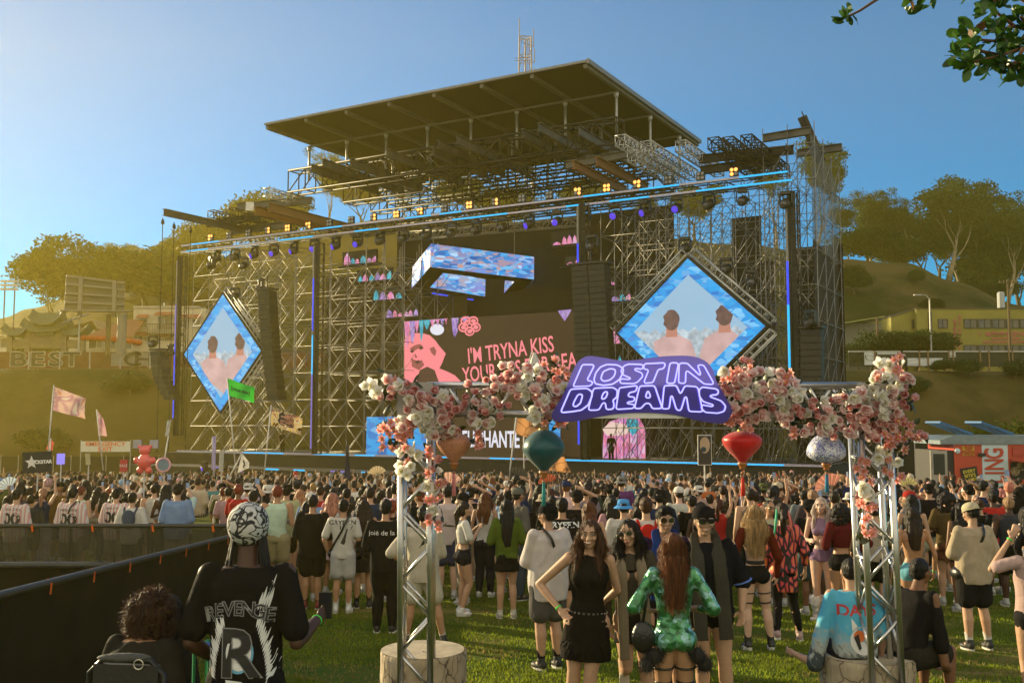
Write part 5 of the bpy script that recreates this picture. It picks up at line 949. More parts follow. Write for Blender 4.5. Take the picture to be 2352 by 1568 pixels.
def garland(label, spots, seed, cap=98):
    rr = random.Random(seed); c0 = at(spots[0][0], spots[0][1], AY); t = T('flower_garland', label, 'flower garland', c0, 'magnolia garlands on the arch'); pts = []; tw = MB(); leaves = MB()
    tot = sum(r*r for _,_,r,_ in spots); P = []
    for (x, y, r, kinds) in spots:
        n = max(2, round(r*r/ (150 if '3' not in kinds or len(kinds) > 2 else 105)))
        for i in range(n): 
            for _ in range(20):
                a, q = rr.random()*6.28, r*sqrt(rr.random()); X, Z = x+q*cos(a), y+q*sin(a)
                if all((X-u)**2+(Z-v)**2 > (13 if k != 3 else 9)**2 for u, v, k in P): break
            k = int(rr.choice(kinds)); P.append((X, Z, k)); 
    rr.shuffle(P) if len(P) > cap else None; P = P[:cap]
    for X, Z, k in P:
        dep = AY-.16-rr.uniform(0,.12); p = at(X, Z, dep); d = FL[k*3+rr.randrange(3)]; o = bpy.data.objects.new('flower', d); COL.objects.link(o); o.parent = t; o.location = p-c0
        fwd = Vector((rr.uniform(-.8,.8), -1, rr.uniform(-.6,.7))).normalized(); o.rotation_euler = fwd.to_track_quat('Z','Y').to_euler(); s = rr.uniform(1.0,1.4); o.scale = (s,)*3
    for (x, y, r, kinds) in spots:
        for i in range(int(r*r/100)+2):
            a, q = rr.random()*6.28, r*1.1*sqrt(rr.random()); p = at(x+q*cos(a), y+q*sin(a), AY-.1-rr.uniform(0,.06)); o = bpy.data.objects.new('l', LEAFD); R_ = Matrix.Rotation(rr.random()*6.28,4,'Y') @ Matrix.Rotation(rr.uniform(-1,1),4,'X') @ Matrix.Rotation(rr.uniform(-.7,.7),4,'Z'); s = rr.uniform(.6,1.15)
            leaves.add([p+R_ @ (Vector(v.co)*s) for v in LEAFD.vertices], [tuple(f.vertices) for f in LEAFD.polygons]); bpy.data.objects.remove(o)
    for a, b in zip(spots, spots[1:]):
        if math.dist(a[:2], b[:2]) < 95: pa, pb = at(a[0],a[1],AY-.1), at(b[0],b[1],AY-.1); md = (pa+pb)/2+Vector((rr.uniform(-.03,.03),0,rr.uniform(-.04,.02))); tw.path([pa,md,pb],.006,5)
    if tw.v: tw.build('twig', TWG, t)
    f = leaves.build('foliage', LFM, t, smooth=True); f['kind'] = 'stuff'
garland('thick magnolia spray of white and pink blooms on the hazy corner of the arch', [(905,870,24,'0133'),(900,905,30,'122'),(942,912,30,'012'),(960,925,34,'012'),(1008,905,22,'012'),(1000,945,34,'012'),(1045,930,26,'122'),(955,962,36,'012'),(1005,978,34,'012'),(1035,985,22,'12'),(852,893,14,'0'),(872,905,10,'0')], 1)
garland('coral and white small-bloom strand trailing down the thin silver post by the stump', [(915,990,30,'33'),(892,1010,22,'33'),(928,1015,24,'303'),(940,1050,22,'03'),(935,1075,18,'03'),(870,985,14,'3'),(985,1040,9,'3'),(1005,1065,14,'32'),(990,1095,14,'32'),(985,1125,16,'0'),(1000,1140,12,'3'),(998,1165,16,'0'),(1010,1110,14,'3'),(992,1190,14,'32'),(1010,1205,10,'3'),(985,1155,10,'3')], 2)
garland('garland of mixed magnolias on the beam between the hazy corner and the sign', [(1085,950,26,'012'),(1085,905,22,'122'),(1110,925,28,'012'),(1115,965,24,'01'),(1140,880,26,'12'),(1150,935,24,'12'),(1170,855,26,'12'),(1190,880,34,'012'),(1225,870,32,'012'),(1250,900,30,'012'),(1240,935,24,'01'),(1280,880,24,'123'),(1275,925,22,'12'),(1265,840,18,'3'),(1285,858,20,'3'),(1105,1000,12,'3'),(1100,1020,8,'3'),(1250,965,14,'13'),(1292,905,14,'01'),(1288,968,8,'3')], 3)
garland('garland of mixed magnolias on the beam beside the sign, over the red lantern', [(1660,865,18,'03'),(1690,858,22,'31'),(1712,842,20,'23'),(1675,892,26,'12'),(1705,880,30,'012'),(1715,915,28,'012'),(1745,880,30,'01'),(1765,905,28,'012'),(1690,935,24,'12'),(1725,945,24,'12'),(1755,935,22,'12'),(1785,872,22,'13'),(1795,920,28,'012'),(1820,900,24,'01'),(1820,940,26,'012'),(1690,968,14,'3'),(1668,965,9,'3'),(1720,980,12,'3'),(1700,962,14,'2'),(1800,955,22,'12'),(1808,858,9,'3')], 4)
garland('heavy magnolia spray with a raised tip on the sunnier corner of the arch', [(1850,925,28,'012'),(1850,965,26,'12'),(1880,950,32,'012'),(1905,975,26,'12'),(1880,985,20,'01'),(1925,930,28,'12'),(1945,955,30,'12'),(1965,925,28,'012'),(1985,960,30,'12'),(2010,935,28,'01'),(2020,880,24,'01'),(2030,855,22,'03'),(2050,845,20,'33'),(2040,890,26,'01'),(2075,890,24,'12'),(2080,915,20,'12'),(2060,930,24,'12'),(2030,960,30,'012'),(2000,990,24,'12'),(2062,822,12,'3'),(1830,990,10,'3'),(1960,985,22,'12'),(2085,870,14,'01')], 5)
garland('pink and white small-bloom strands trailing past the sunnier post', [(2060,970,22,'33'),(2085,985,18,'33'),(2105,998,14,'3'),(2040,1005,24,'33'),(2065,1020,22,'33'),(2030,1040,20,'30'),(2050,1050,18,'30'),(2045,1075,16,'3'),(2060,1095,12,'03'),(2015,1000,14,'3'),(1982,1062,10,'3'),(1978,1085,14,'3'),(1985,1105,16,'3'),(1993,1112,14,'0'),(1988,1140,16,'0'),(1978,1130,10,'3'),(1982,1165,14,'3'),(2010,1160,9,'3'),(1985,1190,12,'3'),(1985,1215,12,'3'),(2003,1225,8,'3'),(2118,1000,7,'2'),(1978,1150,10,'3')], 6)
# ---------------- stumps ----------------
def stump(px, ytop, Y, wpx, label):
    c = at(px, ytop, Y); R0 = wpx/2*Y/F; zt = c.z; zb = gl(Y)-.02; t = T('tree_stump', label, 'stump seat', (c.x, Y, zb), 'pale carved stump seats'); bk = M('stump_bark', (.36,.29,.2), .85, var=.35, scale=5, bump=1., bscale=9, stretch=(3,3,.8)); n, L, b = nodes_of(bk)
    if not any(nd.type == 'TEX_WAVE' for nd in n):
        tc = n.new('ShaderNodeTexCoord'); v = n.new('ShaderNodeTexVoronoi'); v.feature = 'DISTANCE_TO_EDGE'; v.inputs['Scale'].default_value = 5; mp = n.new('ShaderNodeMapping'); mp.inputs['Scale'].default_value = (1.6,1.6,.6); nz = n.new('ShaderNodeTexNoise'); nz.inputs['Scale'].default_value = 4
        L(tc.outputs['Object'], nz.inputs[0]); mm = n.new('ShaderNodeMix'); mm.data_type = 'RGBA'; mm.inputs[0].default_value = .25; L(tc.outputs['Object'], mm.inputs[6]); L(nz.outputs['Color'], mm.inputs[7]); L(mm.outputs[2], mp.inputs[0]); L(mp.outputs[0], v.inputs['Vector'])
        cr = n.new('ShaderNodeValToRGB'); e = cr.color_ramp.elements; e[0].position = 0; e[0].color = (.05,.035,.02,1); e[1].position = .03; e[1].color = (.36,.29,.2,1); k = e.new(.3); k.color = (.46,.38,.27,1); L(v.outputs['Distance'], cr.inputs[0]); L(cr.outputs[0], b.inputs['Base Color']); n.new('ShaderNodeTexWave')
    m = MB(); N = 72; pr = []; rows = 16; vs = []
    for j in range(rows+1):
        z = zb+(zt-zb)*j/rows
        for k in range(N):
            q = 2*pi*k/N; r = R0*(1+.02*sin(5*q+1)+.035*noise.noise(Vector((cos(q)*3,sin(q)*3,z*2)))+.03*noise.noise(Vector((cos(q)*9,sin(q)*9,z*3)))+(.02 if j < 2 else 0)-(.03 if j == rows else 0)); vs.append((c.x+r*cos(q), Y+r*sin(q), z-(0 if j < rows else .005)))
    m.add(vs, [(j*N+k, j*N+(k+1)%N, (j+1)*N+(k+1)%N, (j+1)*N+k) for j in range(rows) for k in range(N)]); m.build('bark', bk, t, smooth=True)
    m = MB(); m.add([(c.x+R0*.975*cos(2*pi*k/N), Y+R0*.975*sin(2*pi*k/N), zt-.003) for k in range(N)], [tuple(range(N))]); m.build('cut_top', M('stump_top', (.45,.38,.27), .8, var=.2, scale=9, bump=.3), t); return c, R0
SL = stump(971, 1489, 9.25, 192, 'pale carved stump seat behind the bare silver post, empty'); SR = stump(1991, 1500, 9.1, 206, 'pale carved stump seat under the two seated men')
m = MB(); p = at(985,1250,9.0); m.path([at(988,1235,8.95), at(985,1330,8.98), at(986,1440,9.0), at(985,1500,9.1), at(972,1495,9.15), at(970,1510,9.15)], .006, 5); tag(m.build('power_cable', M('wire', (.03,.03,.03), .6)), 'thin black cable dropping beside the silver post to the empty stump', 'cable')
# ---------------- crowd barriers ----------------
rail_m = M('barrier_rail', (.05,.05,.045), .45, .3); scr = M('barrier_scrim', (.012,.012,.008), .95, spec=.1, var=.2, scale=1.2, bump=.25, bscale=5); scr2 = mesh_cloth('barrier_scrim_thin', (.03,.03,.02), .86); tie = M('tie_orange', (.85,.14,.01), .6)
def barrier(a, b, label, mat, ties, posts=True, h=1.1, gap=.92):
    a, b = Vector((a[0],a[1],0)), Vector((b[0],b[1],0)); d = (b-a); L = d.length; d.normalize(); g = lambda s: gl((a+d*s).y); t = T('crowd_barrier', label, 'barrier', (a+b)/2, 'black screened crowd barriers')
    P = lambda s, z: Vector(((a+d*s).x, (a+d*s).y, g(s)+z)); n = 24
    m = MB(); m.path([P(L*i/n, h) for i in range(n+1)], .035, 10); m.build('top_rail', rail_m, t, smooth=True)
    m = MB(); vs = []; N = int(L*8); nr = Vector((-d.y,d.x,0))
    for i in range(N+1):
        s = L*i/N; wv_ = .012*sin(s*9)+.01*noise.noise(Vector((s*2,0,0)))
        vs += [P(s,.03)+nr*wv_, P(s,.55)+nr*wv_*1.5, P(s,h-.03)+nr*wv_*.3]
    m.add(vs, [(i*3+k, (i+1)*3+k, (i+1)*3+k+1, i*3+k+1) for i in range(N) for k in (0,1)]); m.build('scrim', mat, t, smooth=True)
    k = 0; s = .3
    while s < L:
        m = MB(); m.tube(P(s,0)+nr*.05, P(s,h)+nr*.05, .02, 6); m.build('post', rail_m, t); m = MB(); m.tube(P(s,.05)+nr*.35, P(s,h-.1)+nr*.05, .015, 6); m.build('stay', rail_m, t); s += gap*1.3
    s = ties
    while s < L-.05:
        m = MB(); w_ = .035; cr_ = [P(s,0)*1]; e = d
        for z0_, z1_ in ((h+.036,h+.034),): pass
        for side in (-1,1):
            o_ = nr*side*.038; m.add([P(s-w_/2,h+.037), P(s+w_/2,h+.037), P(s+w_/2,h)+o_, P(s-w_/2,h)+o_, P(s+w_/2+.01,h-.1)+o_*.7, P(s-w_/2+.01,h-.1)+o_*.7], [(0,1,2,3),(3,2,4,5)])
        m.build('orange_tie', tie, t); s += gap
barrier((-4.15,7.0),(-4.12,17.2),'black screened barrier with orange ties receding from the camera along the lawn', scr, 1.1); barrier((-12,17.4),(-3.9,17.4),'see-through black barrier with orange ties across the back of the pen', scr2, .6, gap=1.04); barrier((-12,10.62),(-4.2,10.62),'plain black barrier joining the receding one at the hazy edge', scr, 99)
# ---------------- branch of a near tree ----------------
def near_tree():
    rr = random.Random(12); Y = 4.2; t = T('overhanging_tree', 'leafy tree branch reaching into the top corner of the sky', 'tree', (4.2, Y, gl(Y))); bk = M('bark_near', (.12,.06,.03), .85)
    m = MB(); m.path([(4.2,Y,gl(Y)-.2),(4.15,Y,4.2),(4.0,Y+.1,5.6),(3.2,Y+.1,6.9),at(2480,40,Y)], [.16,.14,.1,.06,.03], 10); m.build('trunk', bk, t, smooth=True)
    lm = M('leaf_near', (.04,.1,.012), .35, var=.35, scale=9, trans=.4, spec=.5); lb = M('leaf_near_brown', (.2,.09,.03), .6, trans=.2); tw = MB(); lf = MB()
    twigs = [[(2480,40),(2400,80),(2352,110),(2300,128),(2240,142),(2210,138)],[(2400,80),(2330,60),(2290,30),(2270,-5)],[(2400,80),(2345,90),(2290,95),(2230,90)],[(2480,40),(2380,20),(2330,-10)],[(2352,110),(2330,150),(2290,160)],[(2400,80),(2370,140),(2352,175)],[(2300,128),(2255,118),(2222,100)],[(2480,40),(2200,-60),(2080,-40),(2010,2),(1975,25),(1947,39)],[(2200,-60),(2130,-20),(2115,-2)],[(2330,60),(2300,70),(2250,55)]]
    k_ = Y/F
    for ti, tws in enumerate(twigs):
        pts = [at(x,y,Y+rr.uniform(-.05,.05)) for x, y in tws]; tw.path(pts, [.008*(1-.7*i/len(pts))+.0015 for i in range(len(pts))], 5)
        for i, p in enumerate(pts):
            if (ti == 7 and i < 5): continue
            seg = 12 if ti not in (7,8) else (16 if i == len(pts)-1 else 2)
            if i == 0: seg = 3
            for _ in range(seg):
                q = p+Vector((rr.uniform(-1,1),rr.uniform(-.8,.8),rr.uniform(-1,1)))*(.045 if ti != 7 else .022); a = Vector((rr.gauss(-.4,.8),rr.gauss(0,.7),rr.gauss(0,.8))).normalized(); b = a.orthogonal().normalized(); b = (Matrix.Rotation(rr.random()*6.28,3,a) @ b); L = rr.uniform(.05,.085)*(1 if ti != 7 else .75); wd = L*.24; c = a.cross(b); lf.cur = 1 if rr.random() < .05 else 0
                lf.add([q, q+a*L*.3+b*wd*.85+c*.004, q+a*L*.65+b*wd+c*.006, q+a*L*.9+b*wd*.5, q+a*L, q+a*L*.9-b*wd*.5, q+a*L*.65-b*wd+c*.006, q+a*L*.3-b*wd*.85+c*.004], [(0,1,7),(1,2,6,7),(2,3,5,6),(3,4,5)])
    tw.build('branch', bk, t, smooth=True); lf.build('crown', [lm, lb], t)
near_tree()
# ================= PEOPLE =================
SKIN = M('skin', objcol=True, rough=.5, var=.07, scale=30, spec=.4, trans=.08); CLOTH = M('cloth', objcol=True, rough=.85, var=.1, scale=9, bump=.25, bscale=45, spec=.08, trans=.1); HAIR = M('hair', objcol=True, rough=.45, var=.75, scale=55, spec=.35, stretch=(1,1,.06), bump=1., bscale=90, trans=.25)
LEATH = M('leather', objcol=True, rough=.35, var=.15, scale=8, bump=.1, bscale=60); SHOE = M('shoe', objcol=True, rough=.6, var=.1, scale=14); METAL = M('metal_small', (.6,.55,.45), .3, .9); SHADES = M('sunglass_lens', (.02,.018,.012), .08, spec=1, coat=1)
def remesh(mb, vox, smooth=3, fold=0, fs=9, fz=1, hairy=0, name='m'):
    me = bpy.data.meshes.new(name); me.from_pydata([tuple(v) for v in mb.v], [], mb.f); o = bpy.data.objects.new(name, me); COL.objects.link(o)
    r = o.modifiers.new('r','REMESH'); r.mode = 'VOXEL'; r.voxel_size = vox; s = o.modifiers.new('s','SMOOTH'); s.iterations = smooth; s.factor = .5
    dg = bpy.context.evaluated_depsgraph_get(); nm = bpy.data.meshes.new_from_object(o.evaluated_get(dg)); bpy.data.objects.remove(o); bpy.data.meshes.remove(me)
    if fold or hairy:
        n = len(nm.vertices); co = np.empty(n*3); nm.vertices.foreach_get('co', co); no = np.empty(n*3); nm.vertices.foreach_get('normal', no); co = co.reshape(-1,3); no = no.reshape(-1,3); out = co.copy()
        for i in range(n):
            x, y, z = co[i]
            if hairy: a = math.atan2(y, x); d = hairy*1.2*noise.noise(Vector((x*75, y*75, z*6)))+hairy*1.8*noise.noise(Vector((x*24, y*24, z*4)))
            else: q = noise.noise(Vector((x*fs, y*fs, z*fs*fz))); d = fold*(abs(q)*-2+.35)+fold*.5*noise.noise(Vector((x*fs*2.7+3, y*fs*2.7, z*fs*2*fz)))
            out[i] = co[i]+no[i]*d
        nm.vertices.foreach_set('co', out.ravel())
    nm.polygons.foreach_set('use_smooth', [True]*len(nm.polygons)); nm.update(); return nm
def link(me, name, mat, par, col=None, loc=None):
    me.materials.clear(); [me.materials.append(x) for x in (mat if isinstance(mat,(list,tuple)) else [mat])]; o = bpy.data.objects.new(name, me); COL.objects.link(o); o.parent = par
    if col: o.color = (*col,1)
    return o
def cone(mb, a, b, ra, rb, n=12):
    a, b = Vector(a), Vector(b); mb.tube(a, b, ra, n, rb); mb.ell(a, (ra,)*3, n, 8); mb.ell(b, (rb,)*3, n, 8)
def loft(mb, rings, n=20):        # rings: (centre, rx, ry, right vector, forward vector)
    vs = []
    for c, rx, ry, X, Y in rings:
        for k in range(n): q = 2*pi*k/n; cx, sy = cos(q), sin(q); vs.append(c+X*(rx*abs(cx)**.85*(1 if cx > 0 else -1))+Y*(ry*abs(sy)**.85*(1 if sy > 0 else -1)))
    fs = [(i*n+k, i*n+(k+1)%n, (i+1)*n+(k+1)%n, (i+1)*n+k) for i in range(len(rings)-1) for k in range(n)]
    fs += [tuple(range(n-1,-1,-1)), tuple(range((len(rings)-1)*n, len(rings)*n))]; mb.add(vs, fs)
def tubes(mb, pts):                # chain of cones
    for (a, ra), (b, rb) in zip(pts, pts[1:]): cone(mb, a, b, ra, rb)
def pose(H, sex='m', w=1., arms=None, legs=None, lean=0, headturn=0, nod=0, tilt=0, sit=0):
    f = sex == 'f'; J = {}; V3 = lambda x, y, z: Vector((x*H, y*H, z*H))
    sh = .098 if f else .112; hp = .05
    for s, k in ((-1,'L'),(1,'R')):
        J['hip'+k] = V3(s*hp,0,.505); J['kn'+k] = V3(s*.052,.012,.28); J['an'+k] = V3(s*.058,-.012,.045)
        J['sh'+k] = V3(s*sh,-.005,.811); J['el'+k] = V3(s*(sh+.035),-.02,.635); J['wr'+k] = V3(s*(sh+.03),.03,.495)
    J['pel'] = V3(0,0,.515); J['wai'] = V3(0,.003,.615); J['che'] = V3(0,.004,.725); J['nb'] = V3(0,-.006,.842); J['hd'] = V3(0,.012,.928)
    up = {}
    A = {'down':{}, 'front':{'el':(.14,-.01,.645),'wr':(.07,.13,.66)}, 'phone':{'el':(.13,.04,.65),'wr':(.05,.13,.76)}, 'up':{'el':(.13,.06,.92),'wr':(.11,.09,1.07)}, 'high':{'el':(.10,.09,.90),'wr':(.04,.13,1.0)}, 'hip':{'el':(.23,-.03,.66),'wr':(.115,.02,.56)}, 'pocket':{'el':(.165,-.02,.64),'wr':(.125,.03,.50)}, 'cross':{'el':(.145,.02,.65),'wr':(-.02,.10,.68)}, 'head':{'el':(.20,.07,.93),'wr':(.07,.04,1.0)}, 'out':{'el':(.24,.0,.72),'wr':(.36,.0,.73)}, 'wide':{'el':(.155,-.02,.64),'wr':(.16,.03,.50)}}
    for s, k in ((-1,'L'),(1,'R')):
        a = (arms or {}).get(k, 'down'); a = A[a] if isinstance(a, str) else a
        for j in ('el','wr'):
            if j in a: x, y, z = a[j]; J[j+k] = V3(s*x, y, z)
    for k, v in (legs or {}).items(): J[k] = V3(*v)
    if lean:
        for k in J:
            if J[k].z > .5*H and not k.startswith(('hip','kn','an','pel')): p = J[k]-V3(0,0,.515); c_, s_ = cos(lean), sin(lean); J[k] = V3(0,0,.515)+Vector((p.x, p.y*c_+p.z*s_, -p.y*s_+p.z*c_))
    if sit:
        dz = .515-sit; 
        for k in J:
            if not k.startswith(('kn','an')): J[k] = J[k]-V3(0,0,dz)
        for s, k in ((-1,'L'),(1,'R')):
            if not legs or 'kn'+k not in legs: J['kn'+k] = V3(s*.075,.235,.275)
            if not legs or 'an'+k not in legs: J['an'+k] = V3(s*.08,.22,.045)
    J['rot'] = (Matrix.Rotation(headturn,3,'Z') @ Matrix.Rotation(-nod,3,'X') @ Matrix.Rotation(tilt,3,'Y')); J['H'] = H; J['f'] = f; J['w'] = w; return J
def hand(mb, wr, el, H, side, curl=.5, palm=None):
    d = (wr-el).normalized(); n = palm or Vector((-side*.6,.8,0)); n = (n-d*n.dot(d)).normalized(); s = d.cross(n)*side; k = H/1.75; c = wr+d*.045*k
    mb.ell(c, (.04*k,.014*k,.048*k), 10, 8, (s, n, d))
    for i, (o, L) in enumerate(((-.03,.062),(-.011,.072),(.010,.068),(.029,.054))):
        b = c+d*.036*k+s*o*k; p = b; dd = d.copy(); r = .0088*k
        for j in range(3): dd = (dd+n*curl*.75).normalized(); q = p+dd*L*k*(.42,.33,.25)[j]; cone(mb, p, q, r, r*.92, 7); p = q; r *= .92
    tb = wr+d*.018*k-s*.028*k; t1 = tb+(d*.6-s*.6+n*.5)*.034*k; t2 = t1+(d*.9-s*.05+n*.5)*.03*k; cone(mb, tb, t1, .0115*k, .0105*k, 7); cone(mb, t1, t2, .0105*k, .0088*k, 7); return c+d*.05*k
def trunk_rings(J, g, z0='pel', top=True, hem=0, flare=0, loose=0):
    H, f, w = J['H'], J['f'], J['w']; X = Vector((1,0,0)); Y = Vector((0,1,0)); R = []
    pr = [('pel',.078 if not f else .086,.056),('wai',.068 if not f else .058,.050 if not f else .044),('che',.088 if not f else .078,.060)]
    pw = [p for p in pr]; 
    if hem: R.append((J['pel']-Vector((0,0,hem*H)), (pr[0][1]*w+g+flare)*H, (pr[0][2]*w+g+flare)*H, X, Y))
    for k, a, b in pr:
        if loose: a = a+(.09-a)*loose if a < .09 else a; b = b+(.062-b)*loose if b < .062 else b
        R.append((J[k], (a*w+g)*H, (b*w+g)*H, X, Y))
    c = J['che'].lerp((J['shL']+J['shR'])/2,.8); sw_ = (J['shR']-J['shL']).length/2
    R.append((c-Vector((0,0,.008*H)), sw_*.96+g*H*.4, (.05*w+g)*H, X, Y)); R.append(((J['shL']+J['shR'])/2+Vector((0,0,.022*H)), sw_*.6, (.032*w+g*.5)*H, X, Y))
    return R
def body_mesh(J, vox, curl=.5, hands=True):
    H, f, w = J['H'], J['f'], J['w']; m = MB(); loft(m, trunk_rings(J, 0)); ww = .5+.5*w; rt = J['rot']
    th = (.052 if f else .049)*H*w; kn = .031*H*ww; ca = .033*H*ww; an = .0195*H
    cone(m, J['nb']-Vector((0,0,.02*H)), J['hd']-rt@Vector((0,.006*H,.03*H)), .031*H*(.85 if f else 1), .028*H*(.85 if f else 1))
    for s, k in ((-1,'L'),(1,'R')):
        hp, k_, a = J['hip'+k], J['kn'+k], J['an'+k]; tubes(m, [(hp, th*1.08),(hp.lerp(k_,.35), th*.95),(k_, kn)]); fw = Vector((0,-.008*H,0)); tubes(m, [(k_, kn),(k_.lerp(a,.32)+fw, ca),(a, an)])
        if f: m.ell(J['pel']+Vector((s*.04*H,-.035*H,-.008*H)), (.048*H*w,.045*H*w,.05*H), 12, 8)
        sh, el, wr = J['sh'+k], J['el'+k], J['wr'+k]; ua = (.0225 if f else .027)*H*ww; tubes(m, [(sh, ua*1.12),(sh.lerp(el,.4), ua),(el, ua*.8)]); tubes(m, [(el, ua*.82),(el.lerp(wr,.3), ua*.86),(wr, ua*.56)])
        fd = Vector((s*.15,1,0)).normalized()
        if (a-k_).normalized().z > -.5: fd = Vector((0,-.3,-1)).normalized()
        cone(m, a-fd*.012*H, a+fd*.075*H+Vector((0,0,-.028*H)), .02*H, .016*H)
        if hands: J['ha'+k] = hand(m, wr, el, H, s, J.get('curl'+k, curl), J.get('palm'+k))
    if f and w > 0: [m.ell(J['che']+Vector((s*.036*H,.045*H,.0)), (.032*H*w,.03*H*w,.032*H*w), 10, 8) for s in (-1,1)]
    h = J['hd']; X, Y, Z = rt@Vector((1,0,0)), rt@Vector((0,1,0)), rt@Vector((0,0,1)); A = (X,Y,Z); m.ell(h+Z*.008*H, (.0435*H,.053*H,.058*H), 16, 12, A); m.ell(h-Z*.022*H+Y*.012*H, (.033*H,.036*H,.042*H), 14, 10, A); m.ell(h-Z*.05*H+Y*.032*H, (.016*H,.014*H,.013*H), 8, 6, A)
    cone(m, h+Y*.052*H+Z*.006*H, h+Y*.06*H-Z*.016*H, .0055*H, .0085*H, 8); [m.ell(h+X*(s*.009*H)+Y*.054*H-Z*.018*H, (.006*H,.006*H,.005*H), 6, 5, A) for s in (-1,1)]
    for s in (-1,1): m.ell(h+X*(s*.043*H)-Y*.002*H-Z*.002*H, (.006*H,.011*H,.017*H), 8, 6, A); m.ell(h+X*(s*.024*H)+Y*.036*H-Z*.012*H, (.015*H,.014*H,.014*H), 8, 6, A); m.ell(h+X*(s*.018*H)+Y*.047*H+Z*.017*H, (.015*H,.007*H,.0045*H), 8, 6, A)
    m.ell(h+Y*.053*H-Z*.031*H, (.015*H,.008*H,.0045*H), 10, 6, A); m.ell(h+Y*.052*H-Z*.0375*H, (.012*H,.008*H,.005*H), 10, 6, A)
    return remesh(m, vox, 2)
def face(J, par, mood='smile', glasses=None, skin=(.5,.3,.2), lip=None, brow=(.03,.02,.015)):
    H = J['H']; rt = J['rot']; h = J['hd']; X, Y, Z = rt@Vector((1,0,0)), rt@Vector((0,1,0)), rt@Vector((0,0,1)); A = (X,Y,Z); BR = M('brow', objcol=True, rough=.8); LP = M('lip', objcol=True, rough=.4)
    for s in (-1,1):
        m = MB(); m.path([h+X*(s*.009*H)+Y*.057*H+Z*.0165*H, h+X*(s*.02*H)+Y*.0555*H+Z*.021*H, h+X*(s*.032*H)+Y*.047*H+Z*.017*H], [.0018*H,.0024*H,.0012*H], 5); o = m.build('eyebrow', BR, par, smooth=True, local=True); o.color = (*brow,1)
        if glasses is None:
            c = h+X*(s*.0185*H)+Y*.0475*H+Z*.005*H; m = MB(); m.ell(c, (.0095*H,.0045*H,.0042*H), 10, 8, A); m.cur = 1; m.ell(c+Y*.0022*H, (.0038*H,.003*H,.0038*H), 8, 6, A); m.cur = 2; m.path([c+X*(-.0105*H)+Y*.002*H, c+Z*.0042*H+Y*.0048*H, c+X*.0105*H+Y*.002*H], .0011*H, 4); m.build('eye', [M('eye_white', (.6,.57,.53), .3), M('iris', (.02,.012,.008), .2), M('lash', (.01,.008,.006), .6)], par, smooth=True, local=True)
    if mood: 
        wd, rise = {'smile':(.019,.006),'grin':(.017,.004),'flat':(.0135,.001),'kiss':(.007,0),'open':(.013,.002)}[mood]; c = h+Y*.0595*H-Z*.034*H; P = [c+X*(t*wd*H)+Z*(rise*H*abs(t)**1.6)-Y*(abs(t)*abs(t)*wd*.45*H) for t in (-1,-.6,-.2,.2,.6,1)]
        m = MB(); m.path(P, [.0012*H,.0026*H,.003*H,.003*H,.0026*H,.0012*H] if mood != 'kiss' else [.004*H]*6, 6); o = m.build('mouth', LP, par, smooth=True, local=True); o.color = (*(lip or (.3,.1,.08)),1)
        if mood in ('smile','grin','open'): m = MB(); m.path([p+Y*.0022*H+Z*.0004*H for p in P[1:-1]], [.0012*H,.002*H,.002*H,.0012*H], 5); m.build('teeth', M('teeth', (.75,.72,.66), .3), o, smooth=True, local=True)
    if glasses:
        rx, rz = glasses; t = MB(); 
        for s in (-1,1): m = MB(); c = h+X*(s*.0205*H)+Y*.059*H+Z*.006*H; n_ = (Y+X*s*.25).normalized(); u = n_.cross(Z).normalized(); m.slab([c+u*(rx*H*cos(q*pi/7))+Z*(rz*H*sin(q*pi/7)) for q in range(14)], .003*H, nrm=n_); m.build('lens', SHADES, par, smooth=False, local=True); t.path([c+u*(rx*1.06*H*cos(q*pi/7))+Z*(rz*1.06*H*sin(q*pi/7)) for q in range(14)], .001*H, 4, closed=True); t.tube(c+X*s*rx*H, h+X*(s*.045*H)-Y*.002*H+Z*.005*H, .0012*H, 4)
        t.tube(h+X*(-.006*H)+Y*.061*H+Z*.009*H, h+X*(.006*H)+Y*.061*H+Z*.009*H, .001*H, 4); t.build('glasses_frame', METAL, par, local=True)
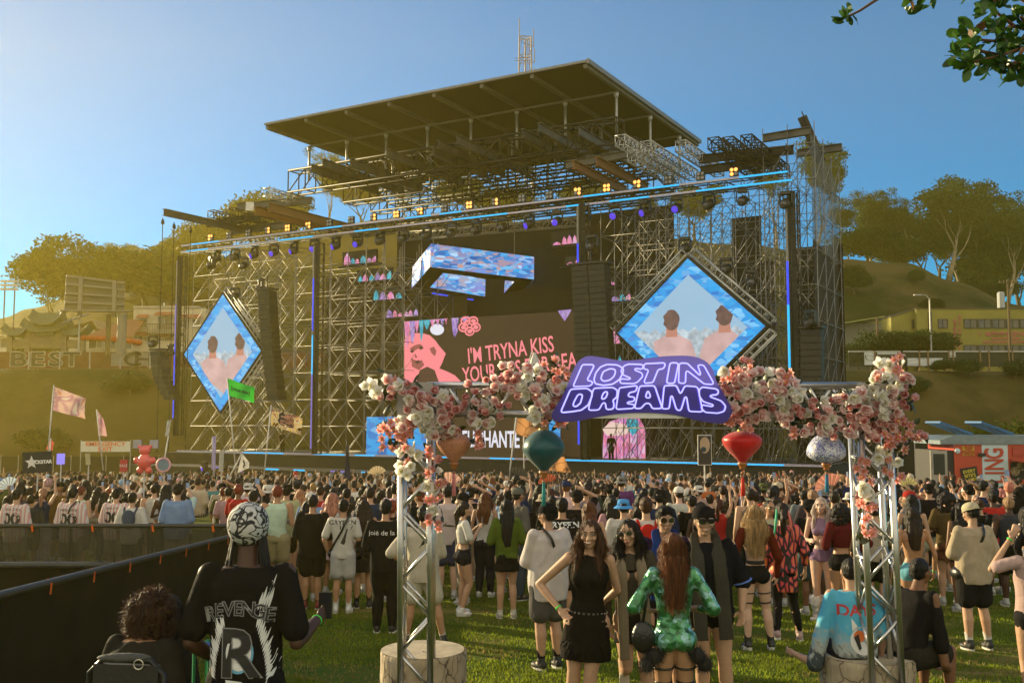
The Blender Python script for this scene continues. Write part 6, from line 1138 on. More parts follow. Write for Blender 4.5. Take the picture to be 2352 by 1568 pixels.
def hair_mesh(J, style, vox=.01, L=.22):
    H = J['H']; rt = J['rot']; h = J['hd']; X, Y, Z = rt@Vector((1,0,0)), rt@Vector((0,1,0)), rt@Vector((0,0,1)); A = (X,Y,Z); m = MB(); D = Vector((0,0,-1)); hy = .002*H
    if style in ('short','fade'): m.ell(h+Z*.020*H-Y*.010*H, (.0475*H,.0535*H,.052*H), 16, 12, A); m.ell(h-Z*.006*H-Y*.024*H, (.044*H,.036*H,.042*H if style == 'short' else .034*H), 14, 10, A)
    if style == 'spiky': m.ell(h+Z*.022*H-Y*.008*H, (.049*H,.056*H,.055*H), 16, 12, A); m.ell(h+Z*.05*H+Y*.02*H, (.04*H,.03*H,.028*H), 12, 8, A); m.ell(h-Z*.004*H-Y*.024*H, (.043*H,.035*H,.038*H), 14, 10, A)
    if style in ('long','wavy','pony','half'):
        m.ell(h+Z*.020*H-Y*.010*H, (.051*H,.056*H,.054*H), 16, 12, A); m.ell(h-Z*.01*H-Y*.026*H, (.051*H,.038*H,.056*H), 14, 10, A)
    if style in ('long','wavy','half'):
        wv = .016 if style == 'wavy' else .004; c = h-Y*.030*H-Z*.03*H; R = []; n = 7; bw = (.056 if style == 'long' else .075)
        for i in range(n+1):
            q = i/n; p = c+D*(L*H*q)+Vector((sin(q*7)*wv*H, -(.018+.02*min(1,q*2.2))*H+.0*q, 0)); R.append((p, (bw*(1.0 if q > .15 else .9)*(1-.45*q**3))*H, (.026-.010*q)*H, Vector((1,0,0)) if q > .2 else X, Vector((0,1,0)) if q > .2 else Y))
        loft(m, R)
        for s in (-1,1):
            a = h+X*(s*.045*H)+Z*.0*H+Y*.004*H; b = J['sh'+('L' if s < 0 else 'R')].lerp(J['nb'],.52)+Vector((0,.038*H,.012*H)); e = b+D*(L*.42*H)+Vector((s*.012*H,.03*H,0)); tubes(m, [(a,.019*H),(a.lerp(b,.6)+X*(s*.018*H),.021*H),(b,.019*H),(e,.010*H)]) if (J.get('locks') or style != 'long') else tubes(m, [(a,.016*H),(a+D*.06*H-Y*.02*H,.02*H)])
    if style in ('long','wavy','half'):
        rr = random.Random(int(H*1000)); wv = .010 if style != 'long' else .004
        for i in range(30):
            u = -1+2*i/29; a = h+X*(u*.046*H)-Y*((.05-.02*u*u)*H)+Z*(.035*H*rr.uniform(.3,1.3)); ph = rr.random()*6; LL = L*rr.uniform(.75,1.06); P = [(a,.006*H)]
            for j in range(1,7): q = j/6; P.append((a+D*(LL*H*q+.03*H)+Vector((u*(bw*.5*H)*sin(q*2.4)*.7-u*.02*H*q+sin(q*8+ph)*wv*H, -(.022*min(1,q*2))*H+cos(q*8+ph)*wv*.6*H, 0)), (.0075-.0035*q)*H))
            tubes(m, P)
    if style == 'pony': a = h-Y*.058*H+Z*.012*H; tubes(m, [(a,.02*H),(a-Y*.02*H+D*.05*H,.025*H),(a-Y*.015*H+D*(L*.7)*H,.02*H),(a+D*L*H,.008*H)])
    if style == 'curly':
        rr = random.Random(5); m.ell(h+Z*.01*H-Y*.014*H, (.058*H,.058*H,.06*H), 14, 10, A)
        for i in range(240): d = Vector((rr.gauss(0,1), rr.gauss(-.6,1), rr.gauss(-.1,1.1))).normalized(); m.ell(h-Y*.02*H-Z*(.02*H)+Vector((d.x*.075*H,d.y*.05*H,d.z*(.075 if d.z > 0 else L*.8)*H)), (.0105*H,)*3, 6, 5)
        hy = .004*H
    if style == 'locs':
        m.ell(h+Z*.012*H-Y*.01*H, (.05*H,.056*H,.055*H), 14, 10, A); rr = random.Random(8)
        for i in range(10): a_ = (3.3+.5*i/4) if i < 5 else (5.6+.5*(i-5)/4); p = h+Vector((cos(a_)*.046*H, sin(a_)*.04*H, -.02*H)); tubes(m, [(p,.006*H),(p+Vector((cos(a_)*.012*H+rr.uniform(-.006,.006), sin(a_)*.01*H, -.07*H)),.0065*H),(p+Vector((cos(a_)*.016*H, sin(a_)*.02*H, -rr.uniform(.10,.17)*H)),.004*H)])
    return remesh(m, vox, 1, hairy=hy)
def hat(J, par, style, col, mat=None):
    H = J['H']; rt = J['rot']; h = J['hd']; X, Y, Z = rt@Vector((1,0,0)), rt@Vector((0,1,0)), rt@Vector((0,0,1)); m = MB(); c = h+Z*.018*H-Y*.004*H; s_ = 1.0
    if style in ('cap','capback'):
        pr = [(.054*H,-.002*H),(.0545*H,.01*H),(.052*H,.026*H),(.043*H,.043*H),(.026*H,.053*H),(.004*H,.056*H)]; n = 20; vs = []
        for r, z in pr: vs += [c+X*(r*cos(2*pi*k/n))+Y*(r*1.12*sin(2*pi*k/n)-.004*H)+Z*z for k in range(n)]
        m.add(vs, [(i*n+k,i*n+(k+1)%n,(i+1)*n+(k+1)%n,(i+1)*n+k) for i in range(5) for k in range(n)]+[tuple(range(5*n,6*n))]); m.ell(c+Z*.056*H,(.005*H,.005*H,.003*H),6,4)
        o = m.build('cap', mat or CLOTH, par, smooth=True, local=True); o.color = (*col,1); fy = -1 if style == 'capback' else 1; b = MB(); n = 10; vs = []
        for k in range(n+1): q = pi*k/n; vs += [c+X*(.05*H*cos(q))+Y*fy*(.054*H*sin(q))+Z*.002*H, c+X*(.047*H*cos(q))+Y*fy*((.058+.055*sin(q)**.6)*H*(1 if sin(q) > .02 else 1))-Z*(.008*H*sin(q))]
        b.add(vs, [(2*k,2*k+1,2*k+3,2*k+2) for k in range(n)]); g = b.build('brim', mat or CLOTH, o, local=True, smooth=True); g.color = (*col,1); sd = g.modifiers.new('s','SOLIDIFY'); sd.thickness = .003
        return o
    if style == 'bucket': m.lathe(c, [(.056*H,.004*H),(.053*H,.03*H),(.046*H,.052*H),(.02*H,.056*H)], 18, ax=Z); n=18; m.lathe(c, [(.055*H,.006*H),(.085*H,-.018*H),(.086*H,-.021*H),(.055*H,.0)], 18, ax=Z)
    if style in ('beanie','durag'): m.ell(c+Z*.004*H-Y*.006*H, (.057*H,.066*H,.064*H), 22, 16, (X,Y,Z))
    o = m.build('hat', mat or CLOTH, par, smooth=True, local=True); o.color = (*col,1); return o
def top_mesh(J, style, vox=.013, fold=.006, sleeve=None, hem=None, loose=.6, g=None, flare=0):
    H = J['H']; m = MB(); cfg = {'tee':(.012,.42,.04,.5),'over':(.024,.62,.065,.9),'tank':(.006,0,.0,.2),'crop':(.006,0,-.09,0),'long':(.012,1,.04,.5),'band':(.006,0,-.13,0),'dress':(.008,0,.12,0),'over_long':(.022,.95,.06,.9)}[style]
    g_ = cfg[0] if g is None else g; sl = cfg[1] if sleeve is None else sleeve; hm = cfg[2] if hem is None else hem
    R = trunk_rings(J, g_, hem=max(hm,0), loose=cfg[3]*loose/.6, flare=flare)
    if hm < 0:
        R = trunk_rings(J, g_)[1:]; R[0] = (J['wai'].lerp(J['che'], min(1,-hm*7)), *R[0][1:]); 
    if style in ('band',): R = [R[0], (J['che']+Vector((0,0,.03*H)), R[1][1], R[1][2], R[1][3], R[1][4])]
    loft(m, R)
    if style in ('crop','tank','dress') and J['f']: [m.ell(J['che']+Vector((s*.036*H,.045*H,.0)), ((.031+g_*.9)*H*J['w'],(.031+g_*.9)*H*J['w'],(.033+g_*.9)*H*J['w']), 10, 8) for s in (-1,1)]
    for s, k in ((-1,'L'),(1,'R')):
        if sl > 0:
            sh, el, wr = J['sh'+k], J['el'+k], J['wr'+k]; r0 = (.031+g_*.45)*H; e = sh.lerp(el, min(1, sl/.55)) if sl < .55 else el; tubes(m, [(sh-Vector((s*.006*H,0,.004*H)), (.0345+g_*.12)*H*(.5+.5*J['w'])),(sh.lerp(e,.5), r0*.98),(e, r0*1.06)])
            if sl > .55: tubes(m, [(el, r0*.9),(el.lerp(wr,min(1,(sl-.55)/.42)), r0*.62)])
        elif style in ('tank','crop','dress'): cone(m, J['sh'+k].lerp(J['nb'],.45)+Vector((0,0,.0)), J['che']+Vector((s*.045*H,-.01*H,.02*H)), .016*H, .03*H)
    if J['f'] and hm >= 0: [m.ell(J['pel']+Vector((s*.04*H,-.033*H,.0)), ((.05+g_*.6)*H*w_,(.047+g_*.6)*H*w_,.05*H), 12, 8) for s, w_ in ((-1,J['w']),(1,J['w']))]
    return remesh(m, vox, 2, fold=fold, fs=8/ (H/1.75), fz=.6)
def bottom_mesh(J, style, vox=.013, fold=.004):
    H = J['H']; w = J['w']; m = MB(); X, Y = Vector((1,0,0)), Vector((0,1,0)); f = J['f']; g = .012
    if style in ('skirt','mini'):
        L = .17 if style == 'skirt' else .11; hips = .088*w; mid = (J['hipL']+J['hipR'])/2; R = [(J['wai']-Vector((0,0,.02*H)), .064*H*w, .05*H, X, Y),(J['pel'], (hips+g*.6)*H, .066*H*w, X, Y),(mid-Vector((0,0,L*H)), (hips+.022)*H, .08*H, X, Y)]; loft(m, R)
        if f: [m.ell(J['pel']+Vector((s*.04*H,-.035*H,-.008*H)), (.055*H*w,.052*H*w,.057*H), 12, 8) for s in (-1,1)]
    else:
        ln = {'shorts':.72,'short':.32,'pants':1,'brief':.05,'legging':1,'long_shorts':.98}[style]; lo = {'shorts':.012,'short':.007,'pants':.012,'brief':.004,'legging':.002,'long_shorts':.022}[style]
        R = [(J['wai']-Vector((0,0,.03*H)), .07*H*w, .053*H*w, X, Y),(J['pel'], (.083*w+lo*.5)*H, (.062*w+lo*.4)*H, X, Y),((J['hipL']+J['hipR'])/2-Vector((0,0,.02*H)), (.08*w+lo*.5)*H, (.06*w+lo*.4)*H, X, Y)]; loft(m, R)
        if f: [m.ell(J['pel']+Vector((s*.04*H,-.035*H,-.008*H)), (.053*H*w,.05*H*w,.054*H), 12, 8) for s in (-1,1)]
        for k in 'LR':
            hp, kn, an = J['hip'+k], J['kn'+k], J['an'+k]; th = (.051+lo)*H*w; e = hp.lerp(kn, min(1, ln*1.0)); tubes(m, [(hp, th*1.06),(hp.lerp(e,.5), th*(1.0 if lo > .01 else .95)),(e, th*(.98 if lo > .01 else .8) if ln < 1 else (.033+lo)*H)])
            if ln >= 1: tubes(m, [(kn,(.033+lo)*H),(kn.lerp(an,.35)-Vector((0,.006*H,0)),(.034+lo)*H),(an+Vector((0,0,.015*H)),(.021+lo)*H)])
    return remesh(m, vox, 2, fold=fold, fs=9/(H/1.75), fz=.5)
def shoes(J, par, col, kind='sneaker', sole=(.6,.58,.54), sock=None):
    H = J['H']
    for k, s in (('L',-1),('R',1)):
        a = J['an'+k]; kn = J['kn'+k]; up = (kn-a).normalized(); fd = Vector((s*.15,1,0)).normalized()
        if (a-kn).normalized().z > -.5: fd = Vector((0,-.3,-1)).normalized(); up = Vector((0,-1,.3)).normalized()
        up2 = fd.cross(Vector((1,0,0))).normalized(); up2 = up2 if up2.dot(up) > 0 else -up2; sd = fd.cross(up2); m = MB(); hs = .026*H
        pl = .03*H if kind == 'platform' else .0
        m.ell(a-fd*.012*H-up2*.012*H, (.024*H,.032*H,.03*H), 12, 8, (sd,fd,up2)); m.ell(a+fd*.045*H-up2*.022*H, (.0255*H,.05*H,.021*H), 12, 8, (sd,fd,up2)); cone(m, a-up2*.01*H, a+up*(.02*H if kind == 'sneaker' else .12*H), .026*H, .026*H if kind != 'fur' else .05*H)
        o = link(remesh(m, .008, 2, hairy=.01*H if kind == 'fur' else 0), 'shoe' if kind == 'sneaker' else 'boot', SHOE if kind in ('sneaker','fur') else LEATH, par, col)
        q = MB(); n = 14; c = a+fd*.02*H-up2*(.040*H); q.slab([c+fd*(.064*H*cos(2*pi*i/n))+sd*(.027*H*sin(2*pi*i/n)) for i in range(n)], .013*H+pl, nrm=up2); so_ = q.build('sole', SHOE, o, local=True); so_.color = (*sole,1)
        if sock: b = MB(); cone(b, a, a.lerp(kn,sock[1]), .0225*H, .028*H); x = link(remesh(b,.008,1,fold=.0015,fs=40), 'sock', CLOTH, par, sock[0])
SK = {'light':(.52,.31,.2),'tan':(.42,.23,.13),'brown':(.2,.095,.05),'dark':(.075,.035,.02),'pale':(.6,.38,.28)}
HC = {'black':(.012,.009,.008),'dark':(.03,.017,.01),'brown':(.07,.03,.014),'auburn':(.14,.05,.018),'blond':(.4,.26,.12),'pale':(.5,.4,.34),'pink':(.55,.2,.2),'red':(.25,.05,.02)}
PEOPLE = []
def human(label, px, D, H, yaw=0, sex='m', skin='light', hair=('short','black'), top=('tee',(.02,.02,.02)), bottom=('shorts',(.02,.02,.02)), shoe=(.6,.6,.58), kind='sneaker', sock=None, arms=None, legs=None, w=1., hatp=None, facep=None, lean=0, turn=0, nod=0, tilt=0, sit=0, vox=.010, group=None, extra=None, dz=0, jset=None, hl=.22, roll=0, cat='person', at0=None, topmat=None, botmat=None):
    J = pose(H, sex, w, arms, legs, lean, turn, nod, tilt, sit)
    if jset: J.update(jset)
    x = xat(px, D) if at0 is None else 0; t = T('person', label, cat, (x, D, gl(D)+dz) if at0 is None else at0, group, rz=radians(yaw)); t['px'] = px
    del t['px']; link(body_mesh(J, vox), 'body', SKIN, t, SK[skin])
    t.rotation_euler = (0, roll, radians(yaw))
    if hair:
        hc = HC[hair[1]] if isinstance(hair[1], str) else hair[1]; ho = link(hair_mesh(J, hair[0], vox, hl), 'hair', HAIR, t, hc)
        if vox < .0095 and hair[0] != 'locs':        # loose strands lifting off the hair
            rr = random.Random(int(px)); vv = ho.data.vertices; m = MB(); cu = hair[0] == 'curly'; lg = hair[0] in ('long','wavy','curly')
            for _ in range(5200 if lg else 1500):
                v = vv[rr.randrange(len(vv))]; p, n = v.co, v.normal; d = (n*(.9 if cu else (.35 if lg else .55))+Vector((rr.gauss(0,.35 if cu else .12), rr.gauss(0,.35 if cu else .12), -.3 if cu else (-1 if lg else -.1)))).normalized(); L = H*(rr.uniform(.012,.03) if cu else (rr.uniform(.02,.05) if lg else rr.uniform(.005,.012))); b = d.cross(n+Vector((.01,0,0))).normalized()*.0011; q = p+n*.001; m.add([q-b, q+b, q+d*L*.6+b*.8+n*.002, q+d*L], [(0,1,2,3)])
            so_ = m.build('hair_strands', HAIR, ho, local=True); so_.color = (*[c*1.3 for c in hc],1); so_['kind'] = 'stuff'
    o = None
    if top:
        tops = [top] if isinstance(top[0], str) else top
        for tp in tops: kw = tp[2] if len(tp) > 2 else {}; nm = {'tee':'shirt','over':'shirt','tank':'tank_top','crop':'crop_top','long':'blouse','band':'bandeau_top','dress':'dress','over_long':'sweatshirt'}[tp[0]]; o = link(top_mesh(J, tp[0], **kw), nm, topmat or CLOTH, t, tp[1])
    if bottom: b = link(bottom_mesh(J, bottom[0]), {'shorts':'shorts','short':'shorts','pants':'trousers','brief':'briefs','legging':'leggings','long_shorts':'shorts','skirt':'skirt','mini':'skirt'}[bottom[0]], botmat or CLOTH, t, bottom[1])
    if shoe: shoes(J, t, shoe, kind, sock=sock)
    if hatp: hat(J, t, *hatp)
    if facep is not None: face(J, t, **facep)
    if extra: extra(J, t, o)
    PEOPLE.append((px, D)); return t, J, o
# ---- pieces worn or printed ----
def strapbag(col=(.01,.01,.01), side=1, bag=True):
    def f(J, t, o):
        H = J['H']; a = J['shR' if side > 0 else 'shL']*.55+J['nb']*.45+Vector((0,0,.022*H)); e = J['pel']+Vector((-side*.11*H,.0,.03*H)); m = MB(); P = []
        for y in (-1,1):
            md = J['che']+Vector((0,y*.088*H,-.0*H)); P.append([a+Vector((0,y*.02*H,.01*H)), a.lerp(md,.5)+Vector((0,y*.045*H,.01*H)), md, md.lerp(e,.6)+Vector((0,y*.03*H,0)), e])
        pts = catmull([tuple(p) for p in P[0]], 4, False)+[tuple(P[0][-1])]
        for Pk in P: q = [Vector(p) for p in catmull([tuple(p) for p in Pk], 4, False)]+[Pk[-1]]; [m.bar(q[i],q[i+1],.03,.004,up=(0,1,0)) for i in range(len(q)-1)]
        r = m.build('bag_strap', LEATH, t, local=True); r.color = (*col,1)
        if bag: b = MB(); b.ell(e+Vector((0,.03*H,-.03*H)), (.03*H,.07*H,.045*H), 12, 8); x = b.build('bag', LEATH, r, smooth=True, local=True); x.color = (*col,1)
    return f
def backpack(col):
    def f(J, t, o):
        H = J['H']; m = MB(); c = J['che']+Vector((0,-.105*H,-.005*H)); m.ell(c, (.075*H,.042*H,.10*H), 14, 10); m.ell(c+Vector((0,-.03*H,-.03*H)), (.05*H,.025*H,.045*H), 12, 8)
        for s in (-1,1): cone(m, J['sh'+('L' if s<0 else 'R')]*.6+J['nb']*.4+Vector((0,-.03*H,.012*H)), c+Vector((s*.05*H,0,.03*H)), .012*H, .014*H)
        link(remesh(m,.012,1,fold=.003,fs=14), 'backpack', CLOTH, t, col)
    return f
def phone(k='R', lit=False):
    def f(J, t, o):
        H = J['H']; p = J['ha'+k]; m = MB(); m.box(p+Vector((0,.012,.03)), (.075,.009,.15)); b = m.build('phone', M('phone_black', (.02,.02,.025), .25), t, local=True)
        if lit: m = MB(); m.box(p+Vector((0,.0065,.03)), (.068,.001,.138)); m.build('phone_screen', E('phone_screen', (.45,.5,.55), .8, .4, 30), b, local=True)
    return f
def wristband(k='R', col=(.1,.8,.1)):
    def f(J, t, o): H = J['H']; m = MB(); d = (J['wr'+k]-J['el'+k]).normalized(); m.lathe(J['wr'+k]-d*.02, [(.016*H,-.006),(.0175*H,0),(.016*H,.006)], 12, ax=d); x = m.build('wristband', CLOTH, t, smooth=True, local=True); x.color = (*col,1)
    return f
def decal(t, o, items, off=.004, y0=-.6, d=(0,1,0)):    # letters and marks pressed on to the cloth surface
    from mathutils.bvhtree import BVHTree
    bv = BVHTree.FromPolygons([v.co for v in o.data.vertices], [tuple(p.vertices) for p in o.data.polygons]); d = Vector(d)
    for nm, mat, vs, fs, of in items:
        out = []
        for x, z in vs:
            q = Vector((x if abs(d.y) > .5 else 0, 0, z)) if abs(d.y) > .5 else Vector((0, x, z)); h = bv.ray_cast(q-d*.6, d); p = h[0] if h[0] is not None else q; out.append(p-d*(off+of))
        m = MB(); m.add(out, fs); m.build(nm, mat, o, local=True)
def txt2(s, cx, cz, size, **k): vs, fs = text_mesh(s, size, **k); return [(v[0]+cx, v[1]+cz) for v in vs], fs
INKW = M('print_white', (.7,.7,.7), .7); INKB = M('print_black', (.02,.02,.02), .7); INKC = M('print_blue', (.15,.4,.6), .7); INKR = M('print_red', (.5,.04,.05), .7); INKG = M('print_grey', (.25,.25,.25), .7)
def combo(*fs): return lambda J, t, o: [f(J, t, o) for f in fs]
# ---- the people one can tell apart ----
camo = M('camo_hat', (.5,.5,.5), .8); n_, L_, b_ = nodes_of(camo); tc_ = n_.new('ShaderNodeTexCoord'); nz_ = n_.new('ShaderNodeTexNoise'); nz_.inputs['Scale'].default_value = 13; nz_.inputs['Detail'].default_value = 1; nz_.inputs['Distortion'].default_value = 1.5; L_(tc_.outputs['Object'], nz_.inputs[0]); cr_ = n_.new('ShaderNodeValToRGB'); cr_.color_ramp.interpolation = 'CONSTANT'; e_ = cr_.color_ramp.elements; e_[0].color = (.55,.52,.5,1); e_[1].position = .465; e_[1].color = (.02,.02,.02,1); k_ = e_.new(.44); k_.color = (.2,.19,.17,1); k_ = e_.new(.585); k_.color = (.5,.5,.48,1); L_(nz_.outputs[0], cr_.inputs[0]); L_(cr_.outputs[0], b_.inputs['Base Color'])
def revenge(J, t, o):
    rr = random.Random(4); H = J['H']; c = 1.22; it = []
    def strip(x, z, ang, L, w, mat=INKW, of=0, nm='print_feather'):
        ca, sa = cos(ang), sin(ang); P = [(x+L*q*ca-wd*w*sa, z+L*q*sa+wd*w*ca) for q, wd in ((0,0),(.25,.5),(.6,.6),(1,.1),(1,-.1),(.6,-.6),(.25,-.5))]; it.append((nm, mat, P, [tuple(range(7))], of))
    vs, fs = [], []
    for i, ch in enumerate('REVENGE'):
        a = (i-3)*.05; v, f = text_mesh(ch, .105, bold=.004); k = len(vs); vs += [(x_*cos(-a)-y_*sin(-a)*1+(i-3)*.054-.012, y_+x_*sin(-a)+c+.17-.0022*abs(i-3)**2*2.0) for x_, y_, _ in v]; fs += [tuple(q+k for q in g) for g in f]
    it.append(('print_word', INKG, vs, fs, .001)); v2, f2 = vs, fs
    vs, fs = [], []
    for i, ch in enumerate('REVENGE'):
        a = (i-3)*.05; v, f = text_mesh(ch, .105); k = len(vs); vs += [(x_*cos(-a)-y_*sin(-a)+(i-3)*.054-.012, y_+x_*sin(-a)+c+.17-.0022*abs(i-3)**2*2.0) for x_, y_, _ in v]; fs += [tuple(q+k for q in g) for g in f]
    it.append(('print_word', INKB, vs, fs, .002))
    for s in (-1,1):
        for i in range(26):
            q = i/25; x = s*(.085+.05*sin(q*2.6)); z = c+.07-.46*q; strip(x, z, (pi/2-s*(.25+.5*q)) , rr.uniform(.06,.12), rr.uniform(.008,.014))
    for k in range(5): strip(.09+.012*k, c+.16, 1.3, .1+.03*k%.1, .01)
    P = [(.085*cos(a*pi/12)-.01, c-.06+.11*sin(a*pi/12)) for a in range(24)]; it.append(('print_halo', INKC, P, [tuple(range(24))], 0)); P = [(.068*cos(a*pi/12)-.005, c-.06+.095*sin(a*pi/12)) for a in range(24)]; it.append(('print_face', INKW, P, [tuple(range(24))], .001))
    P = [(x*.9-.01, z+c-.30) for x, z in [(-.07,.1),(-.05,.03),(-.075,.0),(-.06,-.05),(-.02,-.085),(.04,-.08),(.07,-.03),(.06,.04),(.03,.09)]]; it.append(('print_chin', INKW, P, [tuple(range(9))], .001)); P = [(x-.03, z+c-.30) for x, z in [(-.03,.0),(0,.016),(.02,.004),(.05,.008),(.01,-.008)]]; it.append(('print_lips', INKB, P, [tuple(range(5))], .003))
    v, f = txt2('R', -.005, c-.075, .35, bold=.013, sx=1.0); it.append(('print_initial', INKG, v, f, .003)); v, f = txt2('R', -.005, c-.075, .35, bold=.007); it.append(('print_initial', INKB, v, f, .005))
    decal(t, o, it)
human('tall person in camouflage knit cap and black tee printed REVENGE, nearest the camera', 578, 5.55, 1.92, 0, 'm', 'dark', ('locs','black'), ('over',(.012,.011,.010),{'vox':.011,'fold':.009,'g':.015,'sleeve':.44,'hem':.09}), ('shorts',(.01,.01,.01)), hatp=('beanie',(1,1,1),camo), w=.98, arms={'L':{'el':(.15,-.03,.625),'wr':(.11,.09,.55)},'R':{'el':(.15,-.03,.625),'wr':(.18,.12,.66)}}, vox=.007, turn=-.25, extra=combo(revenge, phone('R'), wristband('R')))
human('person in a white baseball jersey with black number 7', 793, 14.8, 1.65, 0, 'm', 'tan', ('short','black'), ('tee',(.55,.53,.48)), ('shorts',(.42,.41,.4)), sock=((.6,.6,.6),.35), arms={'L':'pocket','R':'front'}, extra=combo(strapbag(), lambda J,t,o: decal(t,o,[('print_number',INKB,*txt2('7',.05,1.12,.36,bold=.012),0),('print_name',INKB,*txt2('GRYFFIN',0,1.31,.085,bold=.002,sx=1.2),0)])))
human('broad person in an all black tee and shorts beside the number 7 jersey', 723, 15.2, 1.70, 0, 'm', 'tan', ('fade','black'), ('over',(.012,.012,.012)), ('shorts',(.012,.012,.012)), shoe=(.2,.03,.02), sock=((.015,.015,.015),.4), w=1.15, arms={'L':'front','R':'wide'}, extra=wristband('L',(.7,.2,.3)))
human('person in black tee printed joie de la vie and black trousers', 889, 13.1, 1.71, 0, 'm', 'tan', ('short','black'), ('over',(.012,.012,.012)), ('pants',(.012,.012,.012)), shoe=(.015,.015,.015), w=1.05, arms={'L':'front','R':'front'}, extra=lambda J,t,o: decal(t,o,[('print_word',INKW,*txt2('joié de la vie',.03,1.28,.085,sx=1.1),0)]))
human('woman with long dark hair in short black dress beside the number 7 jersey', 839, 15.3, 1.62, 8, 'f', 'tan', ('wavy','dark'), ('dress',(.015,.015,.015)), ('skirt',(.015,.015,.015)), shoe=(.02,.02,.02), sock=((.02,.02,.02),.3), arms={'L':'front','R':'front'})
human('person in cream shirt and shorts with black sling, legs apart behind the bare post', 975, 12.2, 1.66, 0, 'm', 'tan', ('short','black'), ('over',(.5,.45,.36)), ('shorts',(.5,.46,.36)), shoe=(.02,.02,.02), sock=((.62,.62,.62),.55), legs={'knL':(-.09,.0,.28),'anL':(-.12,-.012,.045),'knR':(.10,.01,.28),'anR':(.15,-.012,.045)}, arms={'L':'hip','R':'phone'}, w=1.05, extra=combo(strapbag(bag=True), phone('R',True)))
human('ponytailed woman in white flutter-sleeve top and black shorts looking at her phone', 1066, 14.6, 1.62, -75, 'f', 'light', ('pony','dark'), ('tee',(.62,.6,.56),{'hem':-.02}), ('short',(.02,.02,.025)), shoe=(.65,.65,.65), arms={'L':'phone','R':'phone'}, extra=phone('R'), facep=dict(mood='flat'), legs={'knR':(.05,.05,.28),'anR':(.06,-.03,.045)})
human('woman with a fiery brown half-up hairdo in a white tank top and dark trousers', 1115, 16.6, 1.70, -15, 'f', 'light', ('half','auburn'), ('tank',(.6,.58,.54)), ('pants',(.02,.02,.03)), arms={'L':'front','R':'front'}, hl=.2)
human('woman with very long straight black hair, green sheer blouse and black mini shorts', 1164, 14.3, 1.66, 5, 'f', 'light', ('long','black'), ('over_long',(.09,.13,.02),{'g':.012,'hem':.0}), ('mini',(.012,.012,.012)), shoe=(.45,.42,.36), arms={'L':'front','R':'front'}, hl=.30)
human('bearded person in a grey cap and grey tee carrying a striped strap', 1188, 16.2, 1.78, -50, 'm', 'tan', ('fade','black'), ('over',(.12,.115,.1)), ('pants',(.05,.07,.1)), shoe=(.03,.03,.03), hatp=('cap',(.13,.13,.11)), extra=strapbag((.3,.25,.2)))
human('heavy-set person in long white shirt, grey shorts and black flat-brim cap beside the posing group', 1258, 10.8, 1.74, 28, 'm', 'light', ('fade','black'), ('over',(.6,.54,.52),{'hem':.10,'fold':.009}), ('shorts',(.1,.095,.09)), shoe=(.015,.015,.018), sock=((.012,.012,.012),.3), w=1.18, hatp=('cap',(.012,.012,.012)), arms={'L':'phone','R':'wide'}, turn=.4, facep=dict(mood='flat',glasses=(.017,.013)), extra=combo(strapbag(side=-1), lambda J,t,o: None), vox=.009)
def heartbelt(J, t, o):
    H = J['H']; m = MB(); n = 26
    for i in range(n): a = 2*pi*i/n; m.path([J['pel']+Vector((.098*H*cos(a)+.010*cos(a+pi/2)*s, .072*H*sin(a)+.010*sin(a+pi/2)*s, .045*H+z)) for s, z in ((0,-.008),(1,.003),(.5,.008),(0,.003),(-.5,.008),(-1,.003))], .0016, 4, closed=True)
    m.build('chain_belt', METAL, t, local=True)
def scarf(col, mat=None, L=.42, w_=.028, fringe=False, back=True):
    def f(J, t, o):
        H = J['H']; m = MB(); 
        for s in (-1,1):
            P = [J['nb']+Vector((s*.01*H,-.045*H,.02*H)), J['nb']+Vector((s*.045*H,-.01*H,.022*H)), J['che']+Vector((s*.05*H,.062*H,.06*H)), J['che']+Vector((s*.052*H,.088*H,-.03*H)), J['che']+Vector((s*.055*H,.085*H,-(L*.6)*H)), J['che']+Vector((s*.058*H,.09*H,-L*H))]
            Q = [Vector(p) for p in catmull([tuple(p) for p in P], 4, False)]+[P[-1]]; loft(m, [(q, w_*H*(1 if i > 5 else .8), .009*H, Vector((1,0,0)), Vector((0,1,0))) if i > 7 else (q, w_*.75*H, .014*H, Vector((1,.4*s,0)).normalized(), Vector((0,.2,1)).normalized()) for i, q in enumerate(Q)], 12)
        k = link(remesh(m, .009, 1, fold=.004, fs=22, fz=.15), 'scarf', mat or CLOTH, t, col)
        if fringe:
            m = MB()
            for s in (-1,1):
                e = J['che']+Vector((s*.058*H,.09*H,-L*H))
                for i in range(9): m.tube(e+Vector(((i-4)*.006*H,0,.01)), e+Vector(((i-4)*.0065*H,0,-.06)), .0025, 4)
            x = m.build('fringe', CLOTH, k, local=True); x.color = (*col,1)
    return f
def rags(col):
    def f(J, t, o):
        H = J['H']; rr = random.Random(3); m = MB(); n = 34
        for i in range(n):
            a, b = 2*pi*(i+rr.uniform(-.4,.1))/n, 2*pi*(i+rr.uniform(.8,1.6))/n; L = rr.uniform(.01,.09)*H; r = Vector((.112*H,.094*H)); z = J['pel'].z-.09*H; pa, pb = Vector((r.x*cos(a),r.y*sin(a),z)), Vector((r.x*cos(b),r.y*sin(b),z)); md = (pa+pb)/2*1.12; md.z = z-L; q1, q2 = pa*1.1, pb*1.1; q1.z = q2.z = z-L*.6; m.add([pa,pb,q2,md,q1],[(0,1,2,3,4)])
        x = m.build('ragged_hem', CLOTH, t, local=True); x.color = (*col,1)
    return f
G = 'group of friends posing in front of the arch'
